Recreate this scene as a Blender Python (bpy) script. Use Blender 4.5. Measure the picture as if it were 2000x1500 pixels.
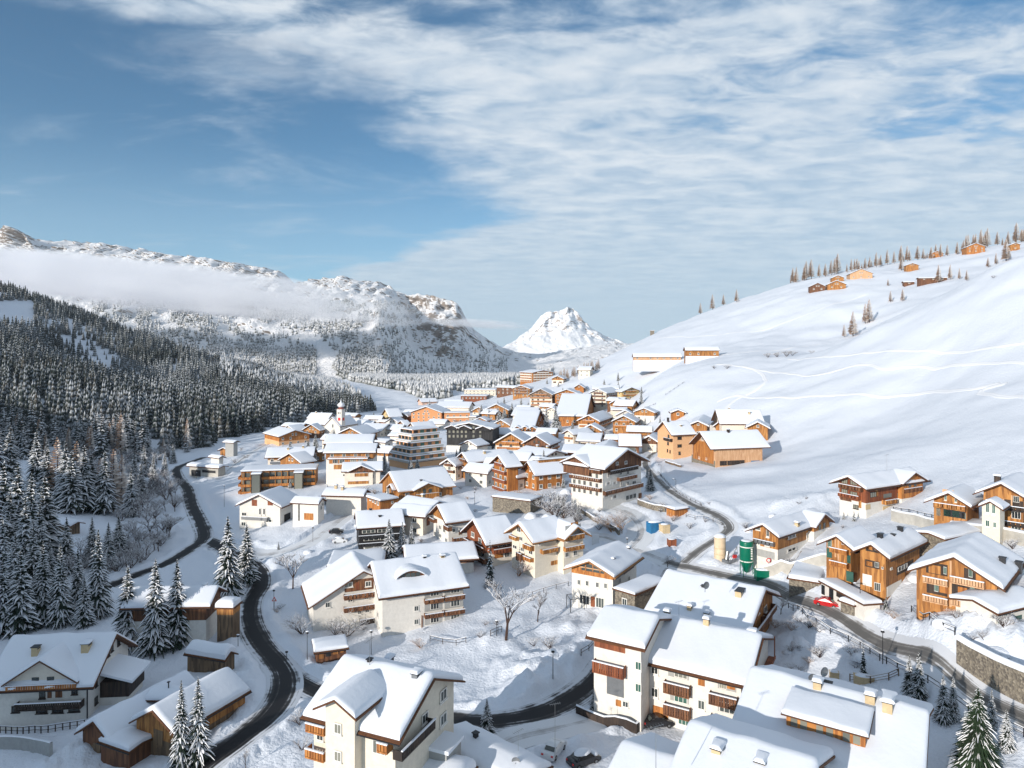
import bpy, math, random
import numpy as np
from mathutils import Vector
R = math.radians
random.seed(7)
rng = np.random.default_rng(11)
for o in list(bpy.data.objects): bpy.data.objects.remove(o)
scene = bpy.context.scene
C = scene.collection
F = 1333.333

# ------------------------------------------------------------------ camera
cam_d = bpy.data.cameras.new('camera'); cam = bpy.data.objects.new('camera', cam_d); C.objects.link(cam)
cam.location = (0, 0, 0); cam.rotation_euler = (R(90), 0, 0)
cam_d.sensor_width = 36; cam_d.lens = 24; cam_d.shift_y = -0.03
cam_d.clip_start = 1; cam_d.clip_end = 30000
scene.camera = cam

# ------------------------------------------------------------------ sky
SUN_AZ = 40.0     # light travels forward and to the right by this angle
SUN_EL = 15.0
w = bpy.data.worlds.new('World'); scene.world = w; w.use_nodes = True
nt = w.node_tree; nt.nodes.clear()
def nd(t, **k):
    n = nt.nodes.new(t)
    for a, b in k.items(): setattr(n, a, b)
    return n
def mth(op, a, b=None, c=None, clamp=False):
    n = nt.nodes.new('ShaderNodeMath'); n.operation = op; n.use_clamp = clamp
    for i, v in enumerate((a, b, c)):
        if v is None: continue
        if isinstance(v, (int, float)): n.inputs[i].default_value = v
        else: nt.links.new(v, n.inputs[i])
    return n.outputs[0]
def sstep(v, a, b, c=0.0, d=1.0):
    n = nt.nodes.new('ShaderNodeMapRange'); n.interpolation_type = 'SMOOTHSTEP'
    nt.links.new(v, n.inputs[0]); 
    for i, x in zip((1, 2, 3, 4), (a, b, c, d)):
        if isinstance(x, (int, float)): n.inputs[i].default_value = x
        else: nt.links.new(x, n.inputs[i])
    return n.outputs[0]
def mixc(f, a, b):
    n = nt.nodes.new('ShaderNodeMix'); n.data_type = 'RGBA'
    for i, v in ((0, f), (6, a), (7, b)):
        if isinstance(v, (int, float)): n.inputs[i].default_value = v
        elif isinstance(v, tuple): n.inputs[i].default_value = (*v, 1)
        else: nt.links.new(v, n.inputs[i])
    return n.outputs[2]
def noise(vec, scale, detail=6, rough=.55, dist=0.0, lac=2.0):
    n = nt.nodes.new('ShaderNodeTexNoise'); nt.links.new(vec, n.inputs['Vector'])
    n.inputs['Scale'].default_value = scale; n.inputs['Detail'].default_value = detail
    n.inputs['Roughness'].default_value = rough; n.inputs['Distortion'].default_value = dist; n.inputs['Lacunarity'].default_value = lac
    return n.outputs['Fac']
sky = nd('ShaderNodeTexSky', sky_type='NISHITA', sun_disc=False)
sky.sun_elevation = R(SUN_EL); sky.sun_rotation = R(180 + SUN_AZ); sky.altitude = 1500
sky.air_density = 1.0; sky.dust_density = 0.6; sky.ozone_density = 1.6
tc = nd('ShaderNodeTexCoord'); sp = nd('ShaderNodeSeparateXYZ'); nt.links.new(tc.outputs['Generated'], sp.inputs[0])
dz = mth('ADD', mth('MAXIMUM', sp.outputs[2], 0.0), 0.08)
X = mth('DIVIDE', sp.outputs[0], dz); Y = mth('DIVIDE', sp.outputs[1], dz)
cb = nd('ShaderNodeCombineXYZ'); nt.links.new(X, cb.inputs[0]); nt.links.new(Y, cb.inputs[1])
mp = nd('ShaderNodeMapping'); nt.links.new(cb.outputs[0], mp.inputs[0])
mp.inputs['Rotation'].default_value = (0, 0, R(-35)); mp.inputs['Scale'].default_value = (1.0, 1.6, 1)
cr = nd('ShaderNodeValToRGB'); nt.links.new(mth('DIVIDE', mth('SUBTRACT', Y, 1.0), 7.0), cr.inputs[0])
pts = [(1.0, -1.75), (1.45, -1.5), (1.74, -.84), (2.37, -.42), (3.6, -.17), (4.3, -.75), (5.0, -1.4), (6.2, -2.3), (8, -3.2)]
cr.color_ramp.elements[0].position = 0; cr.color_ramp.elements[1].position = 1
for i, (y, x) in enumerate(pts):
    p = (y - 1) / 7
    e = cr.color_ramp.elements[0] if i == 0 else (cr.color_ramp.elements[-1] if i == len(pts) - 1 else cr.color_ramp.elements.new(p))
    e.position = p; v = (x + 4) / 4; e.color = (v, v, v, 1)
Xb = mth('SUBTRACT', mth('MULTIPLY', cr.outputs[0], 4.0), 4.0)
nb = noise(cb.outputs[0], 1.6, 5, .6)
edge = mth('ADD', mth('SUBTRACT', X, Xb), mth('MULTIPLY', mth('SUBTRACT', nb, .5), 1.1))
mask = sstep(edge, -.10, .30)
n1 = noise(mp.outputs[0], 1.7, 8, .58, .25)
n2 = noise(mp.outputs[0], 5.0, 6, .58, .4)
n3 = noise(cb.outputs[0], .7, 3, .5)
dens = mth('ADD', mth('ADD', mth('MULTIPLY', n1, .55), mth('MULTIPLY', n2, .3)), mth('MULTIPLY', n3, .25))
thr = sstep(Y, 1.4, 3.2, .43, .25)
cov = sstep(dens, thr, mth('ADD', thr, .20))
lump = sstep(mth('ADD', mth('MULTIPLY', n1, .4), mth('MULTIPLY', n2, .6)), .32, .68)
fac = mth('MULTIPLY', mask, mth('MULTIPLY', cov, .95))
wis = mth('MULTIPLY', sstep(noise(mp.outputs[0], 1.1, 8, .6, .6), .48, .78), .55)
fac = mth('MAXIMUM', fac, wis)
hz = mth('SUBTRACT', 1.0, sstep(sp.outputs[2], 0.0, .30))
skyc = nd('ShaderNodeVectorMath', operation='MULTIPLY'); nt.links.new(sky.outputs[0], skyc.inputs[0]); skyc.inputs[1].default_value = (.55, 1.03, 1.22)
cl_col = mixc(lump, (3.8, 5.3, 7.0), (8.0, 8.6, 9.2))
cl_col = mixc(hz, cl_col, (4.9, 6.3, 7.5))
base = mixc(mth('MULTIPLY', hz, .62), skyc.outputs[0], (4.6, 6.6, 8.4))
col = mixc(fac, base, cl_col)
bg = nd('ShaderNodeBackground'); nt.links.new(col, bg.inputs[0]); bg.inputs[1].default_value = 0.085
out = nd('ShaderNodeOutputWorld'); nt.links.new(bg.outputs[0], out.inputs[0])

# ------------------------------------------------------------------ sun
sd = bpy.data.lights.new('sun', 'SUN'); sd.energy = 4.6; sd.angle = R(.5); sd.color = (1, .925, .83)
so = bpy.data.objects.new('sun', sd); C.objects.link(so)
ld = Vector((math.sin(R(SUN_AZ)) * math.cos(R(SUN_EL)), math.cos(R(SUN_AZ)) * math.cos(R(SUN_EL)), -math.sin(R(SUN_EL))))
so.rotation_euler = ld.to_track_quat('-Z', 'Y').to_euler(); so.location = (-200, -200, 300)
vs = scene.view_settings; vs.view_transform = 'Standard'; vs.look = 'None'; vs.exposure = 0.17; vs.gamma = 1
scene.render.engine = 'CYCLES'
scene.cycles.max_bounces = 8; scene.cycles.volume_bounces = 6; scene.cycles.transparent_max_bounces = 8
scene.cycles.volume_step_rate = 4; scene.cycles.volume_max_steps = 64

# ------------------------------------------------------------------ materials
MATS = {}
def newmat(name):
    m = bpy.data.materials.new(name); m.use_nodes = True; MATS[name] = m
    return m, m.node_tree, m.node_tree.nodes['Principled BSDF']
def link(t, a, b): t.links.new(a, b)
def tnoise(t, scale, detail=4, rough=.6, coord='Object', stretch=None, dist=0):
    c = t.nodes.new('ShaderNodeTexCoord'); n = t.nodes.new('ShaderNodeTexNoise'); src = c.outputs[coord]
    if stretch:
        mpp = t.nodes.new('ShaderNodeMapping'); link(t, src, mpp.inputs[0]); mpp.inputs['Scale'].default_value = stretch; src = mpp.outputs[0]
    link(t, src, n.inputs['Vector']); n.inputs['Scale'].default_value = scale; n.inputs['Detail'].default_value = detail
    n.inputs['Roughness'].default_value = rough; n.inputs['Distortion'].default_value = dist
    return n.outputs['Fac']
def tramp(t, f, stops):
    r = t.nodes.new('ShaderNodeValToRGB'); link(t, f, r.inputs[0]); e = r.color_ramp.elements
    for i, (p, c) in enumerate(stops):
        el = e[i] if i < 2 else e.new(p)
        el.position = p; el.color = (*c, 1)
    return r.outputs[0]
def tbump(t, b, h, s, d=.1):
    n = t.nodes.new('ShaderNodeBump'); n.inputs['Strength'].default_value = s; n.inputs['Distance'].default_value = d
    link(t, h, n.inputs['Height']); link(t, n.outputs[0], b.inputs['Normal'])
def snowmat(name, s1, d1, s2, col=(.73, .76, .82)):
    m, t, b = newmat(name)
    a = tnoise(t, s1, 5, .55); c2 = tnoise(t, s2, 3, .5)
    ad = t.nodes.new('ShaderNodeMath'); ad.operation = 'ADD'; link(t, a, ad.inputs[0]); link(t, c2, ad.inputs[1])
    tbump(t, b, ad.outputs[0], .55, d1)
    b.inputs['Base Color'].default_value = (*col, 1); b.inputs['Roughness'].default_value = .62; b.inputs['Specular IOR Level'].default_value = .25
    return m
def plain(name, col, rough=.7, var=.12, scale=1.5, metal=0, spec=.4):
    m, t, b = newmat(name)
    lo = tuple(x * (1 - var) for x in col); hi = tuple(min(1, x * (1 + var)) for x in col)
    c = tramp(t, tnoise(t, scale, 5, .65), [(.3, lo), (.7, hi)]); link(t, c, b.inputs['Base Color'])
    b.inputs['Roughness'].default_value = rough; b.inputs['Metallic'].default_value = metal; b.inputs['Specular IOR Level'].default_value = spec
    return m
def woodmat(name, c1, c2, c3, sc=3.2):
    m, t, b = newmat(name)
    # boards: voronoi cells stretched upright give each plank its own tone
    c = t.nodes.new('ShaderNodeTexCoord'); mpp = t.nodes.new('ShaderNodeMapping'); link(t, c.outputs['Object'], mpp.inputs[0]); mpp.inputs['Scale'].default_value = (1, 1, .10)
    v = t.nodes.new('ShaderNodeTexVoronoi'); link(t, mpp.outputs[0], v.inputs['Vector']); v.inputs['Scale'].default_value = sc
    s = t.nodes.new('ShaderNodeSeparateColor'); link(t, v.outputs['Color'], s.inputs[0])
    n = tnoise(t, 2.0, 6, .7, stretch=(1, 1, .25))
    mx = t.nodes.new('ShaderNodeMath'); mx.operation = 'MULTIPLY_ADD'; link(t, s.outputs[0], mx.inputs[0]); mx.inputs[1].default_value = .55
    mm = t.nodes.new('ShaderNodeMath'); mm.operation = 'MULTIPLY'; link(t, n, mm.inputs[0]); mm.inputs[1].default_value = .55; link(t, mm.outputs[0], mx.inputs[2])
    link(t, tramp(t, mx.outputs[0], [(.15, c1), (.85, c3), (.5, c2)]), b.inputs['Base Color'])
    b.inputs['Roughness'].default_value = .75; tbump(t, b, s.outputs[0], .4, .03)
    return m
snowmat('snow', .35, .35, 2.2, (.69, .725, .79))
snowmat('roof_snow', .35, .05, 1.6, (.74, .77, .83))
snowmat('lumpy_snow', 1.3, .35, 4.0)
plain('white_wall', (.66, .63, .58), .85, .09); plain('cream_wall', (.66, .60, .50), .85, .08); plain('peach_wall', (.66, .38, .20), .85, .10)
plain('pink_wall', (.66, .42, .32), .85, .08); plain('yellow_wall', (.62, .46, .22), .85, .10); plain('grey_wall', (.34, .34, .33), .85, .12)
plain('concrete', (.42, .40, .36), .9, .18, .6); plain('orange_wall', (.58, .27, .12), .85, .10); plain('warm_white', (.72, .64, .54), .85, .07)
woodmat('honey_wood', (.10, .038, .011), (.31, .125, .030), (.50, .235, .066)); woodmat('orange_wood', (.17, .055, .013), (.35, .125, .026), (.50, .21, .050)); woodmat('grey_wood', (.08, .05, .032), (.20, .13, .085), (.36, .24, .15))
woodmat('brown_wood', (.05, .020, .010), (.12, .047, .020), (.22, .095, .04)); woodmat('dark_wood', (.012, .008, .007), (.028, .018, .014), (.055, .035, .025))
woodmat('pale_wood', (.40, .20, .10), (.52, .30, .16), (.62, .40, .24), 4.5); woodmat('weathered_wood', (.05, .03, .018), (.13, .085, .05), (.24, .15, .08))
woodmat('black_wood', (.006, .006, .008), (.014, .014, .016), (.03, .03, .034)); woodmat('red_wood', (.09, .022, .010), (.18, .05, .018), (.28, .085, .03))
def stonemat():
    m, t, b = newmat('stone_wall'); c = t.nodes.new('ShaderNodeTexCoord')
    v = t.nodes.new('ShaderNodeTexVoronoi'); link(t, c.outputs['Object'], v.inputs['Vector']); v.inputs['Scale'].default_value = 3.4
    s = t.nodes.new('ShaderNodeSeparateColor'); link(t, v.outputs['Color'], s.inputs[0])
    link(t, tramp(t, s.outputs[0], [(0, (.11, .095, .08)), (1, (.27, .235, .185)), (.5, (.18, .155, .12))]), b.inputs['Base Color'])
    b.inputs['Roughness'].default_value = .9; tbump(t, b, v.outputs['Distance'], .8, .15)
stonemat()
def glassmat(name, c1, c2, rough=.12):
    m, t, b = newmat(name); c = t.nodes.new('ShaderNodeObjectInfo')
    link(t, tramp(t, c.outputs['Random'], [(0, c1), (1, c2)]), b.inputs['Base Color']); b.inputs['Roughness'].default_value = rough; b.inputs['Specular IOR Level'].default_value = .7
glassmat('glass', (.012, .016, .020), (.07, .085, .08)); glassmat('green_glass', (.02, .07, .055), (.06, .15, .12), .15); glassmat('curtain_glass', (.10, .11, .10), (.26, .25, .20), .3)
plain('frame_white', (.70, .68, .64), .5, .03); plain('metal_dark', (.035, .036, .04), .45, .1, metal=.6); plain('metal_grey', (.25, .26, .27), .4, .1, metal=.7)
plain('soffit', (.10, .038, .014), .8, .3, 3); plain('pale_soffit', (.30, .14, .05), .8, .3, 3); plain('chimney_plaster', (.52, .40, .24), .85, .15, 2)
plain('silo_green', (.0, .13, .075), .35, .10); plain('silo_beige', (.60, .47, .32), .7, .15, 1); plain('blue_paint', (.02, .14, .30), .5, .2); plain('red_paint', (.42, .008, .008), .22, .05, spec=.7)
plain('white_paint', (.62, .64, .66), .3, .05, spec=.6); plain('black_paint', (.012, .012, .014), .25, .05, spec=.7); plain('tyre', (.015, .015, .015), .9, .1); plain('sign_red', (.55, .02, .02), .5, .05)
plain('bark', (.06, .035, .02), .95, .4, 4); plain('larch_twig', (.30, .17, .09), .95, .3, 3); plain('twig', (.055, .030, .022), .95, .4, 4); plain('needles', (.010, .022, .014), .9, .6, 3)
plain('needles_green', (.016, .036, .014), .9, .6, 3); plain('needles_blue', (.016, .028, .026), .9, .6, 3); plain('copper_dome', (.22, .07, .05), .5, .2)
m, t, b = newmat('lit_lamp'); b.inputs['Base Color'].default_value = (.9, .35, .05, 1); b.inputs['Emission Color'].default_value = (1, .32, .05, 1); b.inputs['Emission Strength'].default_value = 2.2
m, t, b = newmat('frost'); b.inputs['Base Color'].default_value = (.76, .77, .80, 1); b.inputs['Roughness'].default_value = .8
# frosted tree material: dark needles with snow held on what faces up
def treemat(name, green, thr, scale, sn=(.78, .80, .84), w_=.25):
    m, t, b = newmat(name)
    g = t.nodes.new('ShaderNodeNewGeometry'); s = t.nodes.new('ShaderNodeSeparateXYZ'); link(t, g.outputs['Normal'], s.inputs[0])
    n = tnoise(t, scale, 3, .7)
    a0 = t.nodes.new('ShaderNodeMath'); a0.operation = 'MULTIPLY_ADD'; link(t, tnoise(t, .012, 4, .6), a0.inputs[0]); a0.inputs[1].default_value = 1.2; a0.inputs[2].default_value = -.6
    a1 = t.nodes.new('ShaderNodeMath'); a1.operation = 'ADD'; link(t, a0.outputs[0], a1.inputs[0]); link(t, s.outputs[2], a1.inputs[1])
    a = t.nodes.new('ShaderNodeMath'); a.operation = 'MULTIPLY_ADD'; link(t, n, a.inputs[0]); a.inputs[1].default_value = 1.5; link(t, a1.outputs[0], a.inputs[2])
    r = t.nodes.new('ShaderNodeMapRange'); link(t, a.outputs[0], r.inputs[0]); r.inputs[1].default_value = thr; r.inputs[2].default_value = thr + w_
    mx = t.nodes.new('ShaderNodeMix'); mx.data_type = 'RGBA'; link(t, r.outputs[0], mx.inputs[0]); mx.inputs[7].default_value = (*sn, 1)
    link(t, tramp(t, tnoise(t, .045, 3, .7), [(.50, green), (.68, tuple(g_ * 1.5 + x for g_, x in zip(green, (.05, .028, .018))))]), mx.inputs[6])
    link(t, mx.outputs[2], b.inputs['Base Color']); b.inputs['Roughness'].default_value = .9
treemat('forest_mix', (.010, .020, .018), 1.30, .55, (.60, .63, .67), .55); treemat('far_forest_mix', (.05, .06, .052), 1.0, .12, (.70, .71, .73), .6); treemat('larch_mix', (.56, .38, .27), 1.15, .9, (.72, .68, .64))
def roadmat(name, dark, mid, edgesnow, thr):
    m, t, b = newmat(name)
    uv = t.nodes.new('ShaderNodeUVMap'); s = t.nodes.new('ShaderNodeSeparateXYZ'); link(t, uv.outputs[0], s.inputs[0])
    a = t.nodes.new('ShaderNodeMath'); a.operation = 'SUBTRACT'; link(t, s.outputs[0], a.inputs[0]); a.inputs[1].default_value = .5
    ab = t.nodes.new('ShaderNodeMath'); ab.operation = 'ABSOLUTE'; link(t, a.outputs[0], ab.inputs[0])
    n = tnoise(t, .22, 6, .65, coord='Object')
    st = t.nodes.new('ShaderNodeTexNoise'); st.noise_dimensions = '2D'; mpp = t.nodes.new('ShaderNodeMapping'); link(t, uv.outputs[0], mpp.inputs[0]); mpp.inputs['Scale'].default_value = (15, .12, 1)
    link(t, mpp.outputs[0], st.inputs['Vector']); st.inputs['Scale'].default_value = 1; st.inputs['Detail'].default_value = 4
    q = t.nodes.new('ShaderNodeMath'); q.operation = 'MULTIPLY_ADD'; link(t, n, q.inputs[0]); q.inputs[1].default_value = .62; link(t, ab.outputs[0], q.inputs[2])
    q2 = t.nodes.new('ShaderNodeMath'); q2.operation = 'MULTIPLY_ADD'; link(t, st.outputs['Fac'], q2.inputs[0]); q2.inputs[1].default_value = .48; link(t, q.outputs[0], q2.inputs[2])
    c = tramp(t, q2.outputs[0], [(thr - .12, dark), (thr + .13, edgesnow), (thr + .02, mid)]); link(t, c, b.inputs['Base Color'])
    b.inputs['Roughness'].default_value = .72; b.inputs['Specular IOR Level'].default_value = .25
roadmat('wet_road', (.012, .012, .014), (.05, .047, .047), (.60, .62, .66), .82)
roadmat('grey_road', (.12, .115, .11), (.22, .21, .20), (.66, .67, .70), .72)
roadmat('snowy_road', (.26, .25, .24), (.44, .44, .45), (.66, .68, .71), .56)
def M(n): return MATS[n]

# ------------------------------------------------------------------ mesh helpers
class MB:
    def __init__(s): s.v = []; s.f = []; s.m = []
    def add(s, vs, fs, m=0):
        o = len(s.v); s.v += [tuple(v) for v in vs]; s.f += [tuple(i + o for i in f) for f in fs]; s.m += [m] * len(fs)
    def box(s, x0, x1, y0, y1, z0, z1, m=0):
        if x0 > x1: x0, x1 = x1, x0
        if y0 > y1: y0, y1 = y1, y0
        s.add([(x0, y0, z0), (x1, y0, z0), (x1, y1, z0), (x0, y1, z0), (x0, y0, z1), (x1, y0, z1), (x1, y1, z1), (x0, y1, z1)],
              [(0, 3, 2, 1), (4, 5, 6, 7), (0, 1, 5, 4), (1, 2, 6, 5), (2, 3, 7, 6), (3, 0, 4, 7)], m)
    def tube(s, p, q, r0, r1, n=6, m=0, cap=True):
        p = Vector(p); q = Vector(q); d = (q - p)
        if d.length < 1e-6: return
        d.normalize(); a = d.orthogonal().normalized(); b = d.cross(a)
        vs = []
        for c, r in ((p, r0), (q, r1)):
            for i in range(n):
                t = 2 * math.pi * i / n; vs.append(c + a * r * math.cos(t) + b * r * math.sin(t))
        fs = [(i, (i + 1) % n, n + (i + 1) % n, n + i) for i in range(n)]
        if cap: fs += [tuple(range(n))[::-1], tuple(range(n, 2 * n))]
        s.add(vs, fs, m)
    def grid(s, P, m=0, closeu=False):
        nu = len(P); nv = len(P[0]); o = len(s.v)
        for r in P: s.v += [tuple(x) for x in r]
        for i in range(nu - 1):
            for j in range(nv - 1):
                s.f.append((o + i * nv + j, o + (i + 1) * nv + j, o + (i + 1) * nv + j + 1, o + i * nv + j + 1)); s.m.append(m)
    def blob(s, c, rx, ry, rz, m=0, nu=8, nv=5, jit=.12, flat=True):
        rows = []
        for j in range(nv + 1):
            ph = (math.pi / (2 if flat else 1)) * j / nv
            rows.append([(c[0] + rx * math.sin(ph) * math.cos(2 * math.pi * i / nu) * (1 + random.uniform(-jit, jit)), c[1] + ry * math.sin(ph) * math.sin(2 * math.pi * i / nu) * (1 + random.uniform(-jit, jit)), c[2] + rz * math.cos(ph)) for i in range(nu)])
            rows[-1].append(rows[-1][0])
        s.grid(rows, m)
    def mesh(s, name, mats, smooth=False):
        me = bpy.data.meshes.new(name); me.from_pydata(s.v, [], s.f)
        for m in mats: me.materials.append(M(m))
        me.polygons.foreach_set('material_index', s.m)
        if smooth: me.polygons.foreach_set('use_smooth', [True] * len(s.f))
        me.update(); return me
    def obj(s, name, mats, parent=None, smooth=False, fix=True):
        me = s.mesh(name, mats if isinstance(mats, (list, tuple)) else [mats], smooth)
        o = bpy.data.objects.new(name, me); C.objects.link(o)
        if parent: o.parent = parent
        return o
def tag(o, label=None, cat=None, group=None, kind=None):
    if label: o['label'] = label
    if cat: o['category'] = cat
    if group: o['group'] = group
    if kind: o['kind'] = kind
    return o
def empty(name, loc, rz=0):
    o = bpy.data.objects.new(name, None); C.objects.link(o); o.location = loc; o.rotation_euler = (0, 0, rz); o.empty_display_size = .5
    return o
def np_mesh(name, V, Q, mats, smooth=True):
    """V (n,3) and Q (m,k) as arrays"""
    me = bpy.data.meshes.new(name); k = Q.shape[1]
    me.vertices.add(len(V)); me.vertices.foreach_set('co', V.astype(np.float32).ravel())
    me.loops.add(Q.size); me.loops.foreach_set('vertex_index', Q.astype(np.int32).ravel())
    me.polygons.add(len(Q)); me.polygons.foreach_set('loop_start', np.arange(0, Q.size, k, dtype=np.int32))
    if smooth: me.polygons.foreach_set('use_smooth', np.ones(len(Q), bool))
    for m in mats: me.materials.append(M(m))
    me.update(calc_edges=True)
    o = bpy.data.objects.new(name, me); C.objects.link(o); return o

# ------------------------------------------------------------------ numpy noise
def _h(i, j, s):
    n = (i * 374761393 + j * 668265263 + s * 1442695041) & 0xffffffff
    n = ((n ^ (n >> 13)) * 1274126177) & 0xffffffff
    return ((n ^ (n >> 16)) & 0xffff) / 65535.0
def vnoise(x, y, s=0):
    xi = np.floor(x).astype(np.int64); yi = np.floor(y).astype(np.int64); fx = x - xi; fy = y - yi
    fx = fx * fx * (3 - 2 * fx); fy = fy * fy * (3 - 2 * fy)
    a = _h(xi, yi, s); b = _h(xi + 1, yi, s); c = _h(xi, yi + 1, s); d = _h(xi + 1, yi + 1, s)
    return (a * (1 - fx) + b * fx) * (1 - fy) + (c * (1 - fx) + d * fx) * fy - .5
def fbm(x, y, o=4, s=0, g=.5):
    r = 0; a = 1
    for k in range(o): r = r + a * vnoise(x * 2 ** k + 17 * k, y * 2 ** k - 9 * k, s + k); a *= g
    return r

# ------------------------------------------------------------------ terrain
def Z(py, D): return (690 - py) / F * D
def DZ(py, z): return F * -z / (py - 690)
ctl = []   # (px, D, z)
for px, z in ((-800, -56), (0, -57), (500, -52), (1000, -50), (1500, -49), (2000, -47), (2800, -44)): ctl.append((px, 38, z)); ctl.append((px, 60, z))
for px, py, z in ((0, 1430, -58), (250, 1420, -56), (-300, 1300, -58), (500, 1400, -53), (550, 1330, -54), (480, 1200, -57), (400, 1050, -59), (360, 950, -60), (350, 910, -60), (700, 1240, -57),
        (950, 1230, -54), (1000, 1400, -51), (1150, 1330, -52.5), (1300, 1150, -52), (1200, 1050, -50), (1440, 1120, -49), (1560, 1160, -48), (1700, 1220, -46), (1900, 1340, -44.5), (2000, 1400, -44.5),
        (2300, 1500, -44), (1500, 1250, -50.5), (1700, 1350, -49), (1850, 1235, -40.5), (1650, 1150, -44), (1600, 1090, -41.5), (1750, 1000, -38), (1950, 1040, -35), (2000, 1000, -33), (2300, 1000, -28), (2000, 1230, -39.5),
        (1430, 912, -43), (1300, 885, -46), (1300, 960, -46), (1450, 1000, -43), (1600, 960, -39), (1190, 985, -46), (1000, 960, -49), (850, 1070, -52), (850, 960, -51), (620, 1030, -54), (700, 1000, -53),
        (550, 960, -55), (500, 900, -57), (850, 915, -53), (930, 875, -53), (1100, 885, -48), (1250, 840, -45), (1050, 835, -48), (850, 830, -54), (650, 850, -57), (700, 820, -58), (1060, 800, -47), (930, 797, -52),
        (1240, 790, -42), (1150, 812, -47), (850, 797, -62), (250, 1000, -62), (0, 1120, -60), (-400, 1100, -56), (150, 1020, -58), (300, 895, -60), (400, 880, -60), (0, 1250, -59), (250, 1150, -60)):
    ctl.append((px, DZ(py, z), z))
for px, py, D in ((800, 768, 1000), (900, 772, 900), (1000, 752, 900), (1045, 762, 700), (950, 740, 1400), (700, 740, 1500), (1100, 735, 1000), (1000, 745, 1600), (800, 745, 1600),
        (1140, 736, 680), (1320, 707, 520), (1250, 745, 530), (1200, 692, 900), (1300, 641, 950), (1400, 604, 950), (1545, 556, 900), (1700, 522, 900), (1850, 497, 900), (2000, 472, 900), (2400, 420, 900), (2800, 380, 900),
        (1580, 567, 700), (1690, 549, 720), (1400, 665, 640), (1500, 640, 640), (1600, 612, 620), (1690, 640, 560), (1900, 560, 560), (1780, 524, 790), (1900, 490, 830), (1500, 682, 520), (1400, 702, 500), (1250, 690, 680),
        (1600, 694, 500), (1750, 622, 520), (2000, 545, 520), (2400, 480, 520), (1900, 574, 440), (1800, 626, 455), (1720, 658, 472), (2000, 535, 420),
        (1200, 730, 1300), (1300, 690, 1300), (1545, 610, 1300), (2000, 530, 1300), (2600, 460, 1300), (1300, 700, 1650), (2000, 600, 1650),
        (2800, 250, 300), (2400, 350, 320), (2000, 493, 350), (1900, 546, 370), (1800, 592, 390), (1720, 628, 410), (1660, 666, 425), (1600, 690, 430), (1500, 706, 430), (1430, 719, 430), (1330, 760, 420), (1290, 792, 430),
        (2000, 700, 250), (2000, 850, 185), (2000, 930, 160), (1800, 750, 290), (1800, 850, 220), (1700, 900, 205), (1600, 800, 310), (1500, 800, 340), (1500, 885, 285), (1400, 800, 370), (1400, 852, 320), (1350, 822, 380), (2400, 650, 220), (2400, 850, 140),
        (0, 560, 1100), (150, 612, 1090), (300, 668, 1050), (400, 702, 1030), (500, 736, 1000), (600, 765, 950), (700, 785, 900), (-600, 400, 1100),
        (60, 685, 800), (150, 718, 780), (300, 755, 740), (450, 796, 680), (570, 818, 610), (150, 728, 870), (300, 764, 840), (-300, 620, 800),
        (150, 800, 560), (0, 775, 560), (300, 832, 560), (-600, 720, 560), (0, 865, 400), (-600, 900, 300), (0, 930, 290), (450, 850, 500),
        (0, 640, 1500), (300, 735, 1500), (500, 760, 1500), (-600, 480, 1500)):
    ctl.append((px, D, Z(py, D)))
ctl = np.array(ctl, float)
cu = np.stack([(ctl[:, 0] - 1000) / F * 1.6, np.log(ctl[:, 1])], 1)
def kern(r): return np.sqrt(r * r + .006)
A = kern(np.linalg.norm(cu[:, None] - cu[None], axis=2)); n_ = len(cu)
A += np.eye(n_) * -.02
Pm = np.concatenate([np.ones((n_, 1)), cu], 1)
S = np.block([[A, Pm], [Pm.T, np.zeros((3, 3))]])
wt = np.linalg.solve(S, np.concatenate([ctl[:, 2], np.zeros(3)]))
PX = np.arange(-800, 2801, 6.0); LD = np.arange(math.log(36), math.log(1700), .009)
gx, gl = np.meshgrid(PX, LD)      # rows: depth
ev = np.stack([(gx.ravel() - 1000) / F * 1.6, gl.ravel()], 1); z0 = np.zeros(len(ev))
for i in range(0, len(ev), 20000):
    e = ev[i:i + 20000]; z0[i:i + 20000] = kern(np.linalg.norm(e[:, None] - cu[None], axis=2)) @ wt[:n_] + wt[n_] + e @ wt[n_ + 1:]
z0 = z0.reshape(gx.shape)
# light smoothing of the interpolated ground
for _ in range(6):
    z0[1:-1, 1:-1] = (z0[1:-1, 1:-1] * 2 + z0[:-2, 1:-1] + z0[2:, 1:-1] + z0[1:-1, :-2] + z0[1:-1, 2:]) / 6
GD = np.exp(gl); GX = (gx - 1000) / F * GD
zt = z0.copy()
def samp(g, px, D):
    i = min(max((px - PX[0]) / 6.0, 0), len(PX) - 1.001); j = min(max((math.log(D) - LD[0]) / .009, 0), len(LD) - 1.001)
    a = int(i); b = int(j); fa = i - a; fb = j - b
    return (g[b, a] * (1 - fa) + g[b, a + 1] * fa) * (1 - fb) + (g[b + 1, a] * (1 - fa) + g[b + 1, a + 1] * fa) * fb
def tz(x, y, g=None): return samp(zt if g is None else g, 1000 + F * x / y, y)
def cast(px, py, h=0, g=None, dmin=38):
    """depth where the sight line through a photo point meets the ground raised by h"""
    g = z0 if g is None else g; v = (690 - py) / F; D = dmin; prev = D
    while D < 1690:
        if v * D <= samp(g, px, D) + h:
            a, b = prev, D
            for _ in range(14):
                c = (a + b) / 2
                if v * c <= samp(g, px, c) + h: b = c
                else: a = c
            return b
        prev = D; D *= 1.006
    return 1690
def G(px, py, dmin=38):
    D = cast(px, py, 0, zt, dmin); x = (px - 1000) / F * D
    return Vector((x, D, tz(x, D)))
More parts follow.
